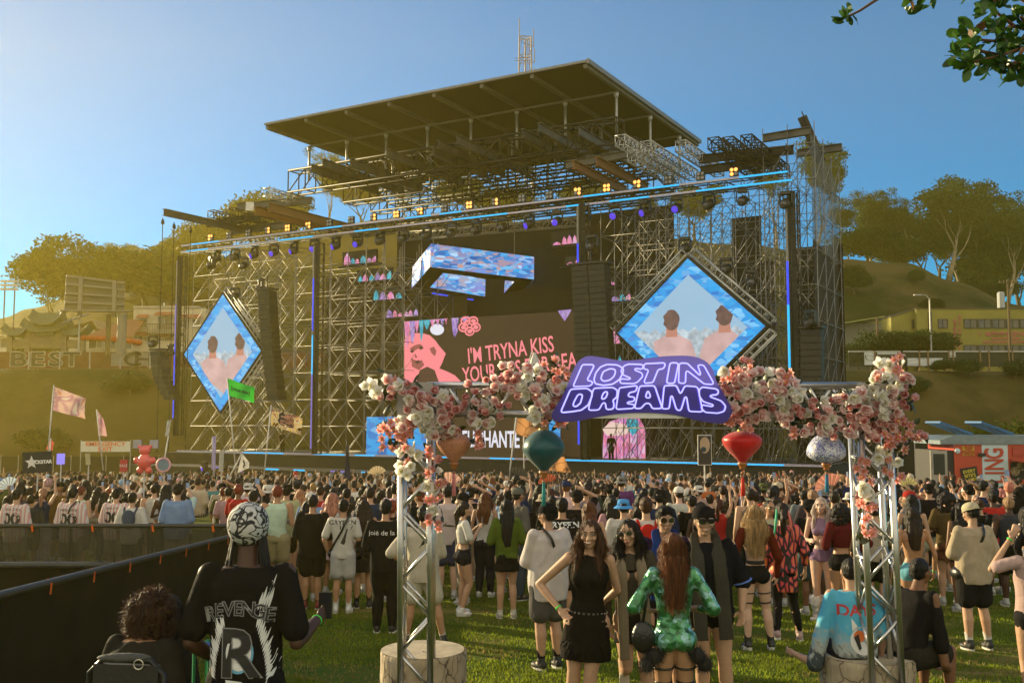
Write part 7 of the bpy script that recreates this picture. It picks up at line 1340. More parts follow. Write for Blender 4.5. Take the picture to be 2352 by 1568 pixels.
human('smiling woman in a ragged black dress with hand on hip, facing the camera', 1334, 8.35, 1.70, 172, 'f', 'light', ('wavy','brown'), ('dress',(.014,.012,.01)), ('skirt',(.014,.012,.01)), shoe=None, w=1.17, arms={'R':{'el':(.245,-.05,.665),'wr':(.13,.03,.565)},'L':{'el':(.14,-.06,.66),'wr':(.08,-.10,.60)}}, turn=-.08, tilt=.05, facep=dict(mood='smile', lip=(.4,.12,.1)), vox=.0075, hl=.2, roll=-.045, jset={'locks':1}, legs={'knL':(-.03,.04,.28),'anL':(-.02,.03,.045)}, extra=combo(heartbelt, rags((.014,.012,.01)), wristband('R'), lambda J,t,o: (lambda m: m.ell(J['pel']+Vector((.12*J['H'],.03,.03)),(.075,.05,.06),12,8) or m.build('waist_bag', M('bag_dark', (.02,.018,.014), .5), t, smooth=True, local=True))(MB())), group=G)
human('woman in oval sunglasses puckering her lips, beige fringed scarf, one leg kicked back', 1462, 8.6, 1.69, 176, 'f', 'light', ('wavy','black'), [('long',(.07,.06,.045),{'g':.004}),('band',(.012,.011,.01))], ('mini',(.02,.018,.015)), shoe=(.3,.18,.08), kind='boot', sock=((.6,.48,.42),.5), legs={'knR':(.05,.05,.28),'anR':(.06,-.17,.20),'knL':(-.04,.012,.28)}, arms={'L':'front','R':'down'}, turn=-.35, tilt=.12, facep=dict(mood='kiss', glasses=(.0155,.0105), lip=(.4,.1,.1)), vox=.0075, hl=.2, roll=.05, jset={'locks':1}, extra=scarf((.22,.175,.12), L=.40, fringe=True), group=G)
human('young man in round sunglasses with spiky hair and a blue scarf behind the group', 1523, 9.4, 1.76, 182, 'm', 'light', ('spiky','black'), ('tee',(.04,.02,.05)), ('shorts',(.02,.02,.02)), shoe=(.02,.02,.02), turn=.05, facep=dict(mood='flat', glasses=(.0165,.0145), lip=(.35,.15,.12)), vox=.008, extra=combo(scarf((.02,.05,.2), L=.2, w_=.04), lambda J,t,o: decal(t,o,[('print_number',INKW,*txt2('11',0,1.17,.2,bold=.004),.01)],d=(0,-1,0))), group=G)
def catbag(J, t, o):
    m = MB(); p = J['che']+Vector((.065,-.13,.02)); m.cur = 0
    for s in (-1,1): m.ell(p+Vector((s*.012,0,.02)),(.006,.006,.016),6,5)
    m.ell(p,(.022,.01,.018),10,8); m.build('chest_emblem', INKW, t, smooth=True, local=True) if False else None
    it = []; P = [(-.08+.02*cos(a*pi/6), 1.36+.017*sin(a*pi/6)) for a in range(12)]; it.append(('emblem_face', INKW, P, [tuple(range(12))], 0))
    for s in (-1,1): it.append(('emblem_ear', INKW, [(-.08+s*.014-.006,1.37),(-.08+s*.014+.006,1.37),(-.08+s*.016,1.395)], [(0,1,2)], 0)); it.append(('emblem_eye', INKB, [(-.08+s*.008+.004*cos(a), 1.36+.004*sin(a)) for a in (0,1.05,2.1,3.14,4.2,5.2)], [tuple(range(6))], .002))
    decal(t, o, it, d=(0,-1,0))
human('tall smiling man in black cap and sunglasses with long dark scarf and blue-cuffed jersey', 1636, 8.6, 1.80, 176, 'm', 'light', ('fade','black'), ('over',(.010,.010,.014),{'fold':.007,'hem':.03,'g':.016}), ('short',(.016,.015,.014)), shoe=(.02,.02,.02), w=1.1, hatp=('cap',(.014,.012,.012)), arms={'L':{'el':(.165,-.01,.635),'wr':(.145,.03,.515)},'R':'down'}, turn=.12, tilt=-.06, roll=.055, facep=dict(mood='grin', glasses=(.0185,.0135), lip=(.35,.12,.1)), vox=.0075, extra=combo(scarf((.055,.052,.04), L=.33, w_=.034), catbag, lambda J,t,o: (lambda m: [m.lathe(J['sh'+k].lerp(J['el'+k],.98),[(.045*1.8,-.006),(.0475*1.8,0),(.045*1.8,.006)],14,ax=(J['el'+k]-J['sh'+k])) for k in 'LR'] and m.build('cuff', M('cuff_blue', (.1,.2,.6), .7), t, local=True))(MB())), group=G)
irid = M('iridescent_green', (.06,.2,.07), .25, .55, var=.6, scale=14, coat=.6, bump=.5, bscale=30); n_, L_, b_ = nodes_of(irid); v_ = n_.new('ShaderNodeTexVoronoi'); v_.inputs['Scale'].default_value = 26; t_ = n_.new('ShaderNodeTexCoord'); L_(t_.outputs['Object'], v_.inputs['Vector']); c_ = n_.new('ShaderNodeValToRGB'); e_ = c_.color_ramp.elements; e_[0].color = (.02,.11,.04,1); e_[1].color = (.25,.45,.5,1); k_ = e_.new(.55); k_.color = (.06,.28,.1,1); s_ = n_.new('ShaderNodeSeparateColor'); L_(v_.outputs['Color'], s_.inputs[0]); L_(s_.outputs[0], c_.inputs[0]); L_(c_.outputs[0], b_.inputs['Base Color'])
def furs(J, t, o):
    H = J['H']
    for s in (-1,1):
        for k, (x, z, r) in enumerate(((.10,.44,.05),(.135,.40,.045),(.07,.46,.035))):
            m = MB(); rr = random.Random(k+5*s); c = Vector((s*x*H,-.035*H,z*H))
            for i in range(420): d = Vector((rr.gauss(0,1),rr.gauss(0,1),rr.gauss(0,1))).normalized(); a = c+d*r*.6*H; e = c+d*r*H*rr.uniform(1,1.45)+Vector((0,0,-.006)); b = d.orthogonal().normalized()*.0018; m.add([a-b,a+b,e],[(0,1,2)])
            m.ell(c,(r*.75*H,)*3,10,8); x_ = m.build('fur_cuff', M('fur_black', (.012,.011,.01), .9), t, local=True)
def quilted(J, t, o):
    H = J['H']; m = MB(); c = Vector((-.15*H,-.03*H,.555*H)); m.ell(c-Vector((0,0,.03*H)), (.055*H,.035*H,.075*H), 16, 12); a = link(remesh(m,.008,1,fold=.003,fs=60), 'handbag', LEATH, t, (.012,.012,.012)); m = MB(); p = J['shL']+Vector((-.0*H,-.005*H,.025*H)); [m.path([p, (p+c)/2+Vector((-.01,y,0)), c+Vector((0,y,.04*H))], .007, 6) for y in (-.02,.02)]; x = m.build('handle', LEATH, a, smooth=True, local=True); x.color = (.012,.012,.012,1)
def legstraps(zs):
    def f(J, t, o):
        H = J['H']
        for k in 'LR':
            for q, R_ in zs:
                a, b = (J['hip'+k], J['kn'+k]) if q < 1 else (J['kn'+k], J['an'+k]); c = a.lerp(b, q%1); d = (b-a).normalized(); m = MB(); m.lathe(c, [(R_*H*.97,-.008),(R_*H*1.04,0),(R_*H*.97,.008)], 16, ax=d); x = m.build('leg_strap', LEATH, t, smooth=True, local=True); x.color = (.012,.012,.012,1)
    return f
human('woman seen from behind in a shiny green outfit with black fur trim', 1541, 7.75, 1.63, 2, 'f', 'tan', ('long','auburn'), [('band',(1,1,1)),('over_long',(1,1,1),{'g':.006,'sleeve':.75,'hem':.0,'loose':.1,'fold':.010})], ('brief',(1,1,1)), shoe=None, w=1.08, arms={'L':{'el':(.19,-.02,.66),'wr':(.09,.10,.62)},'R':{'el':(.18,-.03,.65),'wr':(.09,.10,.63)}}, vox=.0075, hl=.24, topmat=irid, botmat=irid, extra=combo(furs, quilted, legstraps(((.55,.052),(.85,.042)))), group=G)
def wings(J, t, o): pass
bfly = M('butterfly_cloth', (.5,.1,.1), .6); n_, L_, b_ = nodes_of(bfly); t_ = n_.new('ShaderNodeTexCoord'); mp_ = n_.new('ShaderNodeMapping'); mp_.inputs['Scale'].default_value = (2.4,1,1); L_(t_.outputs['Object'], mp_.inputs[0]); v_ = n_.new('ShaderNodeTexVoronoi'); v_.feature = 'DISTANCE_TO_EDGE'; v_.inputs['Scale'].default_value = 6.5; L_(mp_.outputs[0], v_.inputs['Vector']); c_ = n_.new('ShaderNodeValToRGB'); c_.color_ramp.interpolation = 'LINEAR'; e_ = c_.color_ramp.elements; e_[0].position = .1; e_[0].color = (.01,.01,.012,1); e_[1].position = .35; e_[1].color = (.7,.25,.06,1); k_ = e_.new(.12); k_.color = (.6,.03,.09,1); L_(v_.outputs['Distance'], c_.inputs[0]); L_(c_.outputs[0], b_.inputs['Base Color'])
human('blond wavy haired woman from behind in black straps and platform boots', 1727, 11.9, 1.68, 3, 'f', 'pale', ('wavy','blond'), [('band',(.012,.012,.012)),('long',(.12,.02,.01),{'g':.006,'hem':-.13})], ('brief',(.012,.012,.012)), shoe=(.012,.012,.012), kind='platform', w=1.0, arms={'L':'wide','R':'wide'}, legs={'knL':(-.06,.012,.28),'anL':(-.065,-.012,.045),'knR':(.075,.012,.28),'anR':(.10,-.012,.045)}, hl=.24, vox=.009, extra=combo(legstraps(((.5,.047),(.8,.041))), lambda J,t,o: (lambda m: (m.lathe(J['wai']-Vector((0,0,.02)),[(.106,-.02),(.11,0),(.106,.02)],20) , m.build('waist_belt', MATS['stage_black'], t, smooth=True, local=True)))(MB())))
human('woman in a butterfly wing pattern dress with rainbow braids and black leggings, walking', 1790, 12.5, 1.68, -8, 'f', 'light', ('pony','dark'), ('over_long',(1,1,1),{'g':.014,'hem':.16,'sleeve':.8,'fold':.004}), ('legging',(.012,.012,.012)), shoe=(.4,.27,.26), topmat=bfly, legs={'knL':(-.05,-.03,.28),'anL':(-.07,-.15,.09),'knR':(.07,.03,.28),'anR':(.11,.02,.045)}, arms={'L':'down','R':'wide'}, extra=lambda J,t,o: [ (lambda m: (m.path([J['hd']+Vector((s*.06,-.04,.05)), J['nb']+Vector((s*.09,-.09,.02)), J['che']+Vector((s*.12,-.10,-.02))], [.018,.016,.008], 8), m.build('coloured_braid', M('braid_%d' % s, (.05,.4,.2) if s < 0 else (.6,.15,.12), .6), t, smooth=True, local=True)))(MB()) for s in (-1,1)])
human('laughing woman with pale lilac hair and white furry boots, facing the camera', 1880, 14.0, 1.70, 150, 'f', 'pale', ('wavy','pale'), ('crop',(.3,.2,.3)), ('brief',(.25,.15,.25)), shoe=(.6,.57,.54), kind='fur', arms={'L':'front','R':'front'}, facep=dict(mood='open', lip=(.12,.02,.03)))
human('woman with curly black hair in a dark red fringed wrap and fishnet tights', 1922, 13.7, 1.64, 10, 'f', 'tan', ('curly','black'), ('over_long',(.10,.012,.014),{'g':.012,'hem':-.02}), ('short',(.012,.012,.012)), shoe=(.02,.02,.02), sock=((.05,.03,.025),.95), arms={'L':'front','R':'hip'}, hl=.2)
human('long dark haired woman in orange bandeau and pale blue shorts by the sunnier post', 2086, 12.6, 1.62, -4, 'f', 'tan', ('long','dark'), ('band',(.55,.12,.06)), ('short',(.15,.4,.5)), shoe=(.6,.6,.58), arms={'L':'down','R':'wide'}, hl=.22, w=1.05, extra=wristband('R',(.1,.6,.2)))
human('person in cream tee and backwards cream cap, head bowed over a phone', 2221, 11.9, 1.70, 8, 'm', 'light', ('fade','black'), ('over',(.42,.34,.24),{'fold':.008,'sleeve':.7}), ('shorts',(.015,.015,.015)), shoe=(.015,.015,.015), sock=((.6,.58,.56),.3), w=1.12, hatp=('capback',(.5,.44,.3)), arms={'L':'phone','R':'wide'}, nod=.3, turn=.35, legs={'knR':(.06,.0,.28),'anR':(.085,-.012,.045)}, extra=combo(strapbag(), phone('L')), vox=.009)
haori = M('haori_print', (.1,.35,.5), .8); n_, L_, b_ = nodes_of(haori); t_ = n_.new('ShaderNodeTexCoord'); s_ = n_.new('ShaderNodeSeparateXYZ'); L_(t_.outputs['Object'], s_.inputs[0]); z_ = n_.new('ShaderNodeTexNoise'); z_.inputs['Scale'].default_value = 11; z_.inputs['Distortion'].default_value = 1.2; L_(t_.outputs['Object'], z_.inputs[0]); a_ = n_.new('ShaderNodeMath'); a_.operation = 'MULTIPLY_ADD'; a_.inputs[1].default_value = .5; L_(z_.outputs[0], a_.inputs[0]); L_(s_.outputs['Z'], a_.inputs[2]); c_ = n_.new('ShaderNodeValToRGB'); e_ = c_.color_ramp.elements; e_[0].position = .70; e_[0].color = (.04,.06,.07,1); e_[1].position = 1.0; e_[1].color = (.08,.42,.65,1); k_ = e_.new(.8); k_.color = (.4,.42,.4,1); L_(a_.outputs[0], c_.inputs[0]); L_(c_.outputs[0], b_.inputs['Base Color'])
def haori_print(J, t, o):
    it = [('print_word',INKR,*txt2('DAYS',.0,J['nb'].z-.17,.13,bold=.003,sx=1.1),0)]; cz = J['nb'].z-.42
    it += [('print_mask',INKW,[(.11*cos(a*pi/10)+.03, cz+.12*sin(a*pi/10)) for a in range(20)],[tuple(range(20))],0),('print_mask_ear',INKW,[(-.06,cz+.08),(-.01,cz+.12),(-.06,cz+.19)],[(0,1,2)],0),('print_mask_mark',M('print_orange',(.7,.17,.04),.7),[(.05*cos(a*pi/6)-.0, cz+.04+.05*sin(a*pi/6)) for a in range(12)],[tuple(range(12))],.003),('print_mask_line',INKB,[(-.05,cz+.03),(-.01,cz+.06),(.01,cz-.06),(-.01,cz-.08)],[(0,1,2,3)],.005)]
    decal(t, o, it)
SZ = .46
human('man on the stump with his back turned in a blue printed shirt, one arm out', 1948, 9.0, 1.72, 0, 'm', 'light', ('fade','black'), ('over',(1,1,1),{'hem':.01}), ('shorts',(.02,.02,.025)), shoe=(.03,.03,.03), sit=SZ/1.72+.015, arms={'L':{'el':(.20,.03,.70-.24),'wr':(.27,.16,.72-.24)},'R':'down'}, lean=.1, topmat=haori, extra=haori_print, dz=0)
human('man in black tee seated sideways on the stump, laughing towards the sunny side', 2062, 9.05, 1.76, -62, 'm', 'brown', ('fade','black'), ('tee',(.014,.013,.013)), ('shorts',(.03,.027,.022)), shoe=(.03,.03,.03), sit=SZ/1.76+.015, arms={'L':{'el':(.15,.10,.50),'wr':(.06,.24,.42)},'R':{'el':(.15,.10,.48),'wr':(.05,.25,.41)}}, lean=.28, facep=dict(mood='open'), w=1.08, extra=wristband('R'))
human('woman with light sleeve arms raised to her head, cut by the sunny picture edge', 2352, 8.9, 1.62, 15, 'f', 'light', ('wavy','black'), ('tee',(.5,.35,.33)), ('short',(.02,.02,.02)), arms={'L':{'el':(.20,.07,.76),'wr':(.09,.04,.93)},'R':'down'}, extra=wristband('L'))
human('person in a light blue polo and black cap leaning on the see-through barrier', 415, 18.2, 1.80, 0, 'm', 'light', ('fade','black'), ('over',(.2,.3,.5)), ('shorts',(.3,.28,.22)), hatp=('capback',(.02,.02,.02)), w=1.15, arms={'L':'front','R':'front'})
KIT = M('kit_striped', (.6,.4,.4), .8); n_, L_, b_ = nodes_of(KIT); t_ = n_.new('ShaderNodeTexCoord'); wv_ = n_.new('ShaderNodeTexWave'); wv_.inputs['Scale'].default_value = 5; wv_.bands_direction = 'X'; L_(t_.outputs['Object'], wv_.inputs[0]); c_ = n_.new('ShaderNodeValToRGB'); c_.color_ramp.interpolation = 'CONSTANT'; e_ = c_.color_ramp.elements; e_[0].color = (.6,.56,.52,1); e_[1].position = .5; e_[1].color = (.55,.3,.3,1); L_(wv_.outputs[0], c_.inputs[0]); L_(c_.outputs[0], b_.inputs['Base Color'])
for px, D, h_, lb in ((48,18.1,1.72,'person in a pink striped number 00 jersey at the hazy picture edge'),(176,17.9,1.76,'person in a pink striped number 00 jersey with a black strap by the barrier'),(275,18.6,1.72,'person in a pink striped number 00 jersey beside the grey backpack')):
    human(lb, px, D, h_, -6, 'm', 'light', ('short','black'), ('over',(1,1,1)), ('shorts',(.3,.28,.25)), topmat=KIT, w=1.1, arms={'L':'front','R':'front'}, extra=combo(strapbag(bag=False) if px == 176 else (lambda J,t,o: None), lambda J,t,o: decal(t,o,[('print_number',INKB,*txt2('00',0,1.18,.28,bold=.01,sx=1.1),0),('print_name',INKB,*txt2('Hello Kitty',0,1.36,.07),0)])), vox=.013)
human('person in white shirt with a slate grey backpack behind the see-through barrier', 312, 18.0, 1.66, 0, 'm', 'light', ('short','black'), ('over',(.6,.57,.52)), ('shorts',(.03,.03,.03)), extra=backpack((.06,.08,.12)), vox=.013)
human('person in a white shirt with a red backpack right behind the posing group', 1481, 12.6, 1.75, 0, 'm', 'light', ('short','brown'), ('tee',(.62,.58,.54)), ('pants',(.04,.04,.05)), extra=combo(backpack((.45,.02,.015))), vox=.012)
human('person in a black floral shirt lettered GRYFFIN behind the flat-brim cap', 1290, 13.4, 1.72, 0, 'm', 'tan', ('short','black'), ('over',(.02,.016,.015)), ('shorts',(.02,.02,.02)), extra=lambda J,t,o: decal(t,o,[('print_name',INKW,*txt2('GRYFFIN',0,1.36,.1,bold=.003,sx=1.15),0)]), vox=.012)
human('person in a blue cloud print bucket hat and white mesh shirt behind the group', 1430, 14.2, 1.66, 0, 'm', 'light', ('fade','black'), ('over',(.55,.53,.5)), ('shorts',(.1,.1,.1)), hatp=('bucket',(.08,.3,.65)), vox=.013)
human('woman with auburn hair and bare shoulders behind the smiling woman', 1352, 13.6, 1.66, 0, 'f', 'light', ('long','auburn'), ('tank',(.02,.02,.02)), ('short',(.03,.03,.03)), vox=.012)
# seated pair by the receding barrier
def chairback(J, t, o):
    pass
human('woman with big curly auburn mane bending forward in a black jacket by the barrier', 292, 5.3, 1.66, -12, 'f', 'tan', ('curly',(.045,.018,.008)), ('over_long',(.022,.02,.016),{'hem':.0,'fold':.01}), ('pants',(.02,.02,.02)), shoe=(.02,.02,.02), sit=.30, lean=.45, nod=.5, dz=.22, arms={'L':{'el':(.16,.10,.50),'wr':(.07,.20,.48)},'R':{'el':(.16,.10,.50),'wr':(.07,.20,.48)}}, w=1.12, hl=.12, vox=.008, jset=None)
human('woman in dark sunglasses seated low, black top with green cords', 452, 6.4, 1.60, 95, 'f', 'light', ('wavy','black'), ('tee',(.015,.014,.012)), ('short',(.02,.02,.02)), shoe=(.5,.5,.5), sit=.27, lean=.2, nod=.35, dz=.14, turn=.5, arms={'L':{'el':(.15,.10,.46),'wr':(.06,.22,.42)},'R':{'el':(.15,.10,.46),'wr':(.06,.22,.42)}}, facep=dict(mood='flat', glasses=(.018,.012), lip=(.4,.08,.07)), vox=.008, extra=lambda J,t,o: (lambda m: ([m.path([J['sh'+k]+Vector((0,.03,.03)), J['che']+Vector((0,.11,.0)), J['wai']+Vector((0,.10,0))], .004, 5) for k in 'LR'], m.build('green_cord', M('cord_green', (.08,.6,.1), .6), t, local=True)))(MB()))

# ---------------- the crowd, one by one ----------------
def proto(sex, hair, top, bottom, arms, hatp=None, lab='', yaw=0, extra=None, w=1.0, vox=.015, facep=None):
    t, J, o = human('x', 1176, 30, 1.72 if sex == 'm' else 1.63, 0, sex, 'light', (hair,'black'), (top,(.5,.5,.5)), (bottom,(.02,.02,.02)), (.4,.4,.4), arms=arms, hatp=(hatp,(.5,.5,.5)) if hatp else None, vox=vox, w=w, extra=extra, facep=facep); t['lab'] = lab; return t
PEOPLE_H = list(PEOPLE)
PR = [proto('m','short','over','shorts',{'L':'down','R':'down'},lab='short hair|tee'), proto('m','fade','tee','shorts',{'L':'front','R':'front'},lab='cropped hair|tee',w=1.08), proto('m','short','over','pants',{'L':'down','R':'high'},lab='short hair and raised phone|tee',extra=phone('R',True)),
      proto('m','fade','tank','shorts',{'L':'down','R':'front'},lab='cropped hair|tank top',w=1.1), proto('m','fade','over','shorts',{'L':'front','R':'down'},'cap','cap|tee'), proto('m','fade','tee','pants',{'L':'down','R':'head'},'capback','backwards cap and hand on head|tee'),
      proto('m','short','over','shorts',{'L':'front','R':'front'},'bucket','bucket hat|tee'), proto('m','short','tee','shorts',{'L':'front','R':'down'},lab='short hair and backpack|tee',extra=backpack((.03,.03,.035))), proto('m','short','over','shorts',{'L':'down','R':'front'},lab='short hair and sling|tee',extra=strapbag(bag=False)),
      proto('f','long','tank','short',{'L':'front','R':'front'},lab='long straight hair|tank top'), proto('f','wavy','crop','short',{'L':'down','R':'front'},lab='wavy hair|crop top'), proto('f','half','over_long','short',{'L':'front','R':'front'},lab='half-up hair|long sleeve top'),
      proto('f','pony','tank','pants',{'L':'down','R':'up'},lab='ponytail and raised arm|tank top'), proto('f','curly','tee','mini',{'L':'front','R':'down'},lab='curly hair|tee'), proto('f','long','band','pants',{'L':'front','R':'high'},lab='long hair and raised phone|bandeau',extra=phone('R',True)), proto('f','wavy','dress','skirt',{'L':'front','R':'front'},lab='wavy hair|dress'),
      proto('m','short','tee','shorts',{'L':'front','R':'front'},lab='sunglasses, facing the camera|tee',facep=dict(mood='flat',glasses=(.017,.012)),extra=None), proto('f','wavy','tank','short',{'L':'front','R':'down'},lab='loose hair, facing the camera|tank top',facep=dict(mood='smile',glasses=(.018,.013)))]
TCOL = [('black',(.014,.013,.012),30),('white',(.6,.57,.52),20),('charcoal',(.05,.05,.05),12),('grey',(.2,.19,.18),6),('cream',(.45,.38,.28),5),('olive',(.09,.1,.04),4),('pale blue',(.25,.38,.55),4),('navy',(.02,.03,.08),4),('pink',(.5,.26,.27),2),('red',(.38,.03,.025),1.8),('orange',(.5,.18,.05),.8),('teal',(.05,.2,.22),1),('purple',(.13,.06,.2),1.2),('brown',(.13,.06,.03),3),('yellow',(.45,.34,.1),.6)]
HCN = [('black','black',58),('dark','dark brown',16),('brown','brown',12),('auburn','auburn',6),('blond','blond',4),('pink','pink',1.5),('pale','silver',1.5),('red','red',2)]
ZN = [(90,'under the black star sign'),(200,'below the pink printed flag'),(300,'under the EMERGENCY EXIT banner'),(400,'below the pink bear totem'),(480,'beyond the blue polo shirt'),(570,'under the green flag'),(650,'under the tan patterned flag'),(740,'below the tall dark led column'),(840,'beyond the number 7 jersey'),(930,'beside the bare silver post'),(1000,'behind the bare silver post'),(1100,'under the peach lantern'),(1190,'beyond the green blouse'),(1300,'under the teal lantern'),(1400,'beneath the word LOST'),(1500,'beneath the word DREAMS'),(1600,'beyond the spiky-haired man'),(1680,'under the egg-headed poster'),(1760,'under the red lantern'),(1850,'beyond the butterfly dress'),(1940,'under the porcelain lantern'),(2040,'behind the sunnier post'),(2120,'beyond the orange bandeau'),(2200,'by the open truck door'),(2290,'before the slogan board'),(9999,'before the white truck stripe')]
def wpick(L): 
    r = R.random()*sum(x[-1] for x in L)
    for x in L:
        r -= x[-1]
        if r <= 0: return x
    return L[-1]
R = random.Random(77); TREES = [snapshot(p) for p in PR]; occ = [(xat(px,D), D) for px, D in PEOPLE_H]; labs = set(); pts = []
def dmin(px): return 18.9 if px < 560 else (16.0 if px < 1000 else (15.6 if px < 1560 else (14.2 if px < 1700 else 14.6)))
D = 14.2
while D < 40:
    D += .035
    for _ in range(3):
        px = R.uniform(-25, 2378); 
        if D < dmin(px): continue
        x = xat(px, D); sep = .60 if D < 20 else .56
        if D < dmin(px)+2.0 and R.random() < .45: continue
        if all((x-a)**2+(D-b)**2 > sep*sep for a, b in occ[-260:]+occ[:60]): occ.append((x, D)); pts.append((px, D))
NIND = 300-len(PEOPLE_H); ind, rest = pts[:NIND], pts[NIND:]
ROW = [(16.6,'front row'),(18.2,'second row'),(19.8,'third row'),(21.4,'fourth row'),(23,'fifth row'),(25,'sixth row'),(99,'seventh row')]
first_use = set()
for px, D in ind:
    for _ in range(60):
        k = R.randrange(len(PR)) if R.random() < .86 else R.randrange(4)
        if k >= 16 and R.random() < .6: continue
        hl_, gm = TREES[k][0]['lab'].split('|'); tc = wpick(TCOL); hc = wpick(HCN); hcap = wpick(TCOL)
        cap = 'cap' in hl_ or 'hat' in hl_; zone = next(z for lim, z in ZN if px < lim); row = next(r for lim, r in ROW if D < lim)
        lb = 'person with %s %s, %s %s, %s %s' % (hcap[0] if cap else hc[1], hl_, tc[0], gm, row, zone)
        if len(lb.split()) > 16: lb = 'person, %s %s, %s %s, %s %s' % (hcap[0] if cap else hc[1], hl_, tc[0], gm, row, zone)
        if lb not in labs and len(lb.split()) <= 16: break
    labs.add(lb); c = PR[k] if k not in first_use else copy_tree(PR[k], tree=TREES[k]); first_use.add(k)
    yw = R.gauss(-.05, .28) if k < 16 else pi+R.gauss(0,.5)
    if k < 16 and R.random() < .12: yw += R.uniform(-1.8, 1.8)
    c.location = (xat(px,D), D, gl(D)); c.rotation_euler = (0,0,yw); s = R.gauss(1,.045); c.scale = (s*R.uniform(.95,1.08), s, s); c['label'] = lb; c['group'] = 'festival crowd'
    sk = SK[R.choices(('light','tan','brown','dark','pale'),(45,30,9,4,12))[0]]; jt = lambda q: tuple(min(.8, v*R.uniform(.8,1.2)) for v in q)+(1,); bc = R.choices(((.014,.014,.014),(.05,.07,.12),(.3,.26,.2),(.15,.14,.13),(.5,.48,.45)),(50,18,12,10,10))[0]
    def paint(o):
        n = o.name.split('.')[0]
        if n == 'body': o.color = (*sk,1)
        elif n == 'hair': o.color = jt(HC[hc[0]])
        elif n in ('shirt','tank_top','crop_top','blouse','bandeau_top','dress','sweatshirt'): o.color = jt(tc[1])
        elif n in ('shorts','trousers','skirt','leggings','briefs'): o.color = jt(bc) if n != 'skirt' else jt(tc[1])
        elif n in ('cap','hat','brim'): o.color = (*hcap[1],1)
        for q in o.children: paint(q)
    for q in c.children: paint(q)
for k, p in enumerate(PR):
    if k not in first_use: [bpy.data.objects.remove(q) for q in list(p.children_recursive)+[p]]
for o in bpy.data.objects:
    if 'lab' in o: del o['lab']
# ---------------- the rest of the crowd reads as one mass ----------------
def far_crowd():
    V = []; 
    for sex, hair, top, arms in (('m','short','over',{'L':'down','R':'down'}),('m','fade','tee',{'L':'down','R':'up'}),('f','long','tank',{'L':'front','R':'front'}),('f','wavy','tee',{'L':'down','R':'high'}),('m','short','tee',{'L':'high','R':'high'}),('m','short','over',{'L':'front','R':'front'})):
        J = pose(1.7, sex, 1.05, arms); parts = []
        for kind, me in (('skin', body_mesh(J, .036, hands=False)), ('hair', hair_mesh(J, hair, .034)), ('top', top_mesh(J, top, vox=.042, fold=.004))):
            n = len(me.vertices); co = np.empty(n*3); me.vertices.foreach_get('co', co); co = co.reshape(-1,3); fs = np.array([list(p.vertices) for p in me.polygons if len(p.vertices) == 4], dtype=np.int64)
            if kind != 'hair' : keep = co[fs[:,0],2] > .85; fs = fs[keep]; u, inv = np.unique(fs, return_inverse=True); co = co[u]; fs = inv.reshape(-1,4)
            parts.append((kind, co, fs))
        V.append(parts)
    mats = []; idx = {}
    for nm, c in [('skin_%d'%i, c) for i, c in enumerate((SK['light'],SK['tan'],SK['brown']))]+[('hair_%d'%i, HC[c]) for i, c in enumerate(('black','dark','brown','auburn','blond'))]+[('top_%d'%i, c[1]) for i, c in enumerate(TCOL)]: idx[nm] = len(mats); mats.append(M('crowd_'+nm, c, .8, var=.1, trans=.1 if nm[0] != 't' else 0))
    P = list(rest); D = 40.0; last = []
    while D < 61:
        D += .03
        for _ in range(3):
            px = R.uniform(-25, 2378)
            if D > 50 and px > 1960: continue
            x = xat(px, D)
            if all((x-a)**2+(D-b)**2 > .42 for a, b in last[-240:]): last.append((x,D)); P.append((px,D))
    cos_, fcs, mi, off = [], [], [], 0
    for px, D in P:
        v = V[R.choices(range(6),(30,7,20,8,5,30))[0]]; a = R.gauss(0,.3); ca, sa = cos(a), sin(a); s = R.gauss(1,.045); x = xat(px,D); z = gl(D); ms = {'skin':idx['skin_%d'%R.choices((0,1,2),(60,32,8))[0]], 'hair':idx['hair_%d'%R.choices(range(5),(55,20,13,7,5))[0]], 'top':idx['top_%d'%TCOL.index(wpick(TCOL))]}
        if R.random() < .12: ms['hair'] = idx['top_%d'%R.choice((0,1,3,4,6,8,9))]
        for kind, co, fs in v:
            q = co*s; w_ = np.empty_like(q); w_[:,0] = q[:,0]*ca-q[:,1]*sa+x; w_[:,1] = q[:,0]*sa+q[:,1]*ca+D; w_[:,2] = q[:,2]+z; cos_.append(w_); fcs.append(fs+off); off += len(q); mi.append(np.full(len(fs), ms[kind], dtype=np.int32))
    co = np.concatenate(cos_); fc = np.concatenate(fcs); mi = np.concatenate(mi); me = bpy.data.meshes.new('crowd'); me.vertices.add(len(co)); me.vertices.foreach_set('co', co.ravel()); me.loops.add(len(fc)*4); me.loops.foreach_set('vertex_index', fc.ravel().astype(np.int32)); me.polygons.add(len(fc)); me.polygons.foreach_set('loop_start', np.arange(0,len(fc)*4,4,dtype=np.int32)); me.polygons.foreach_set('loop_total', np.full(len(fc),4,dtype=np.int32)); me.polygons.foreach_set('material_index', mi); me.polygons.foreach_set('use_smooth', np.ones(len(fc),dtype=bool)); me.update(calc_edges=True); me.validate()
    for m in mats: me.materials.append(m)
    o = bpy.data.objects.new('crowd', me); COL.objects.link(o); tag(o, 'dense far crowd of heads and raised hands filling the lawn up to the stage', kind='stuff'); print('far crowd', len(P), 'verts', len(co), 'people ind', len(ind), 'last D', ind[-1])
far_crowd()
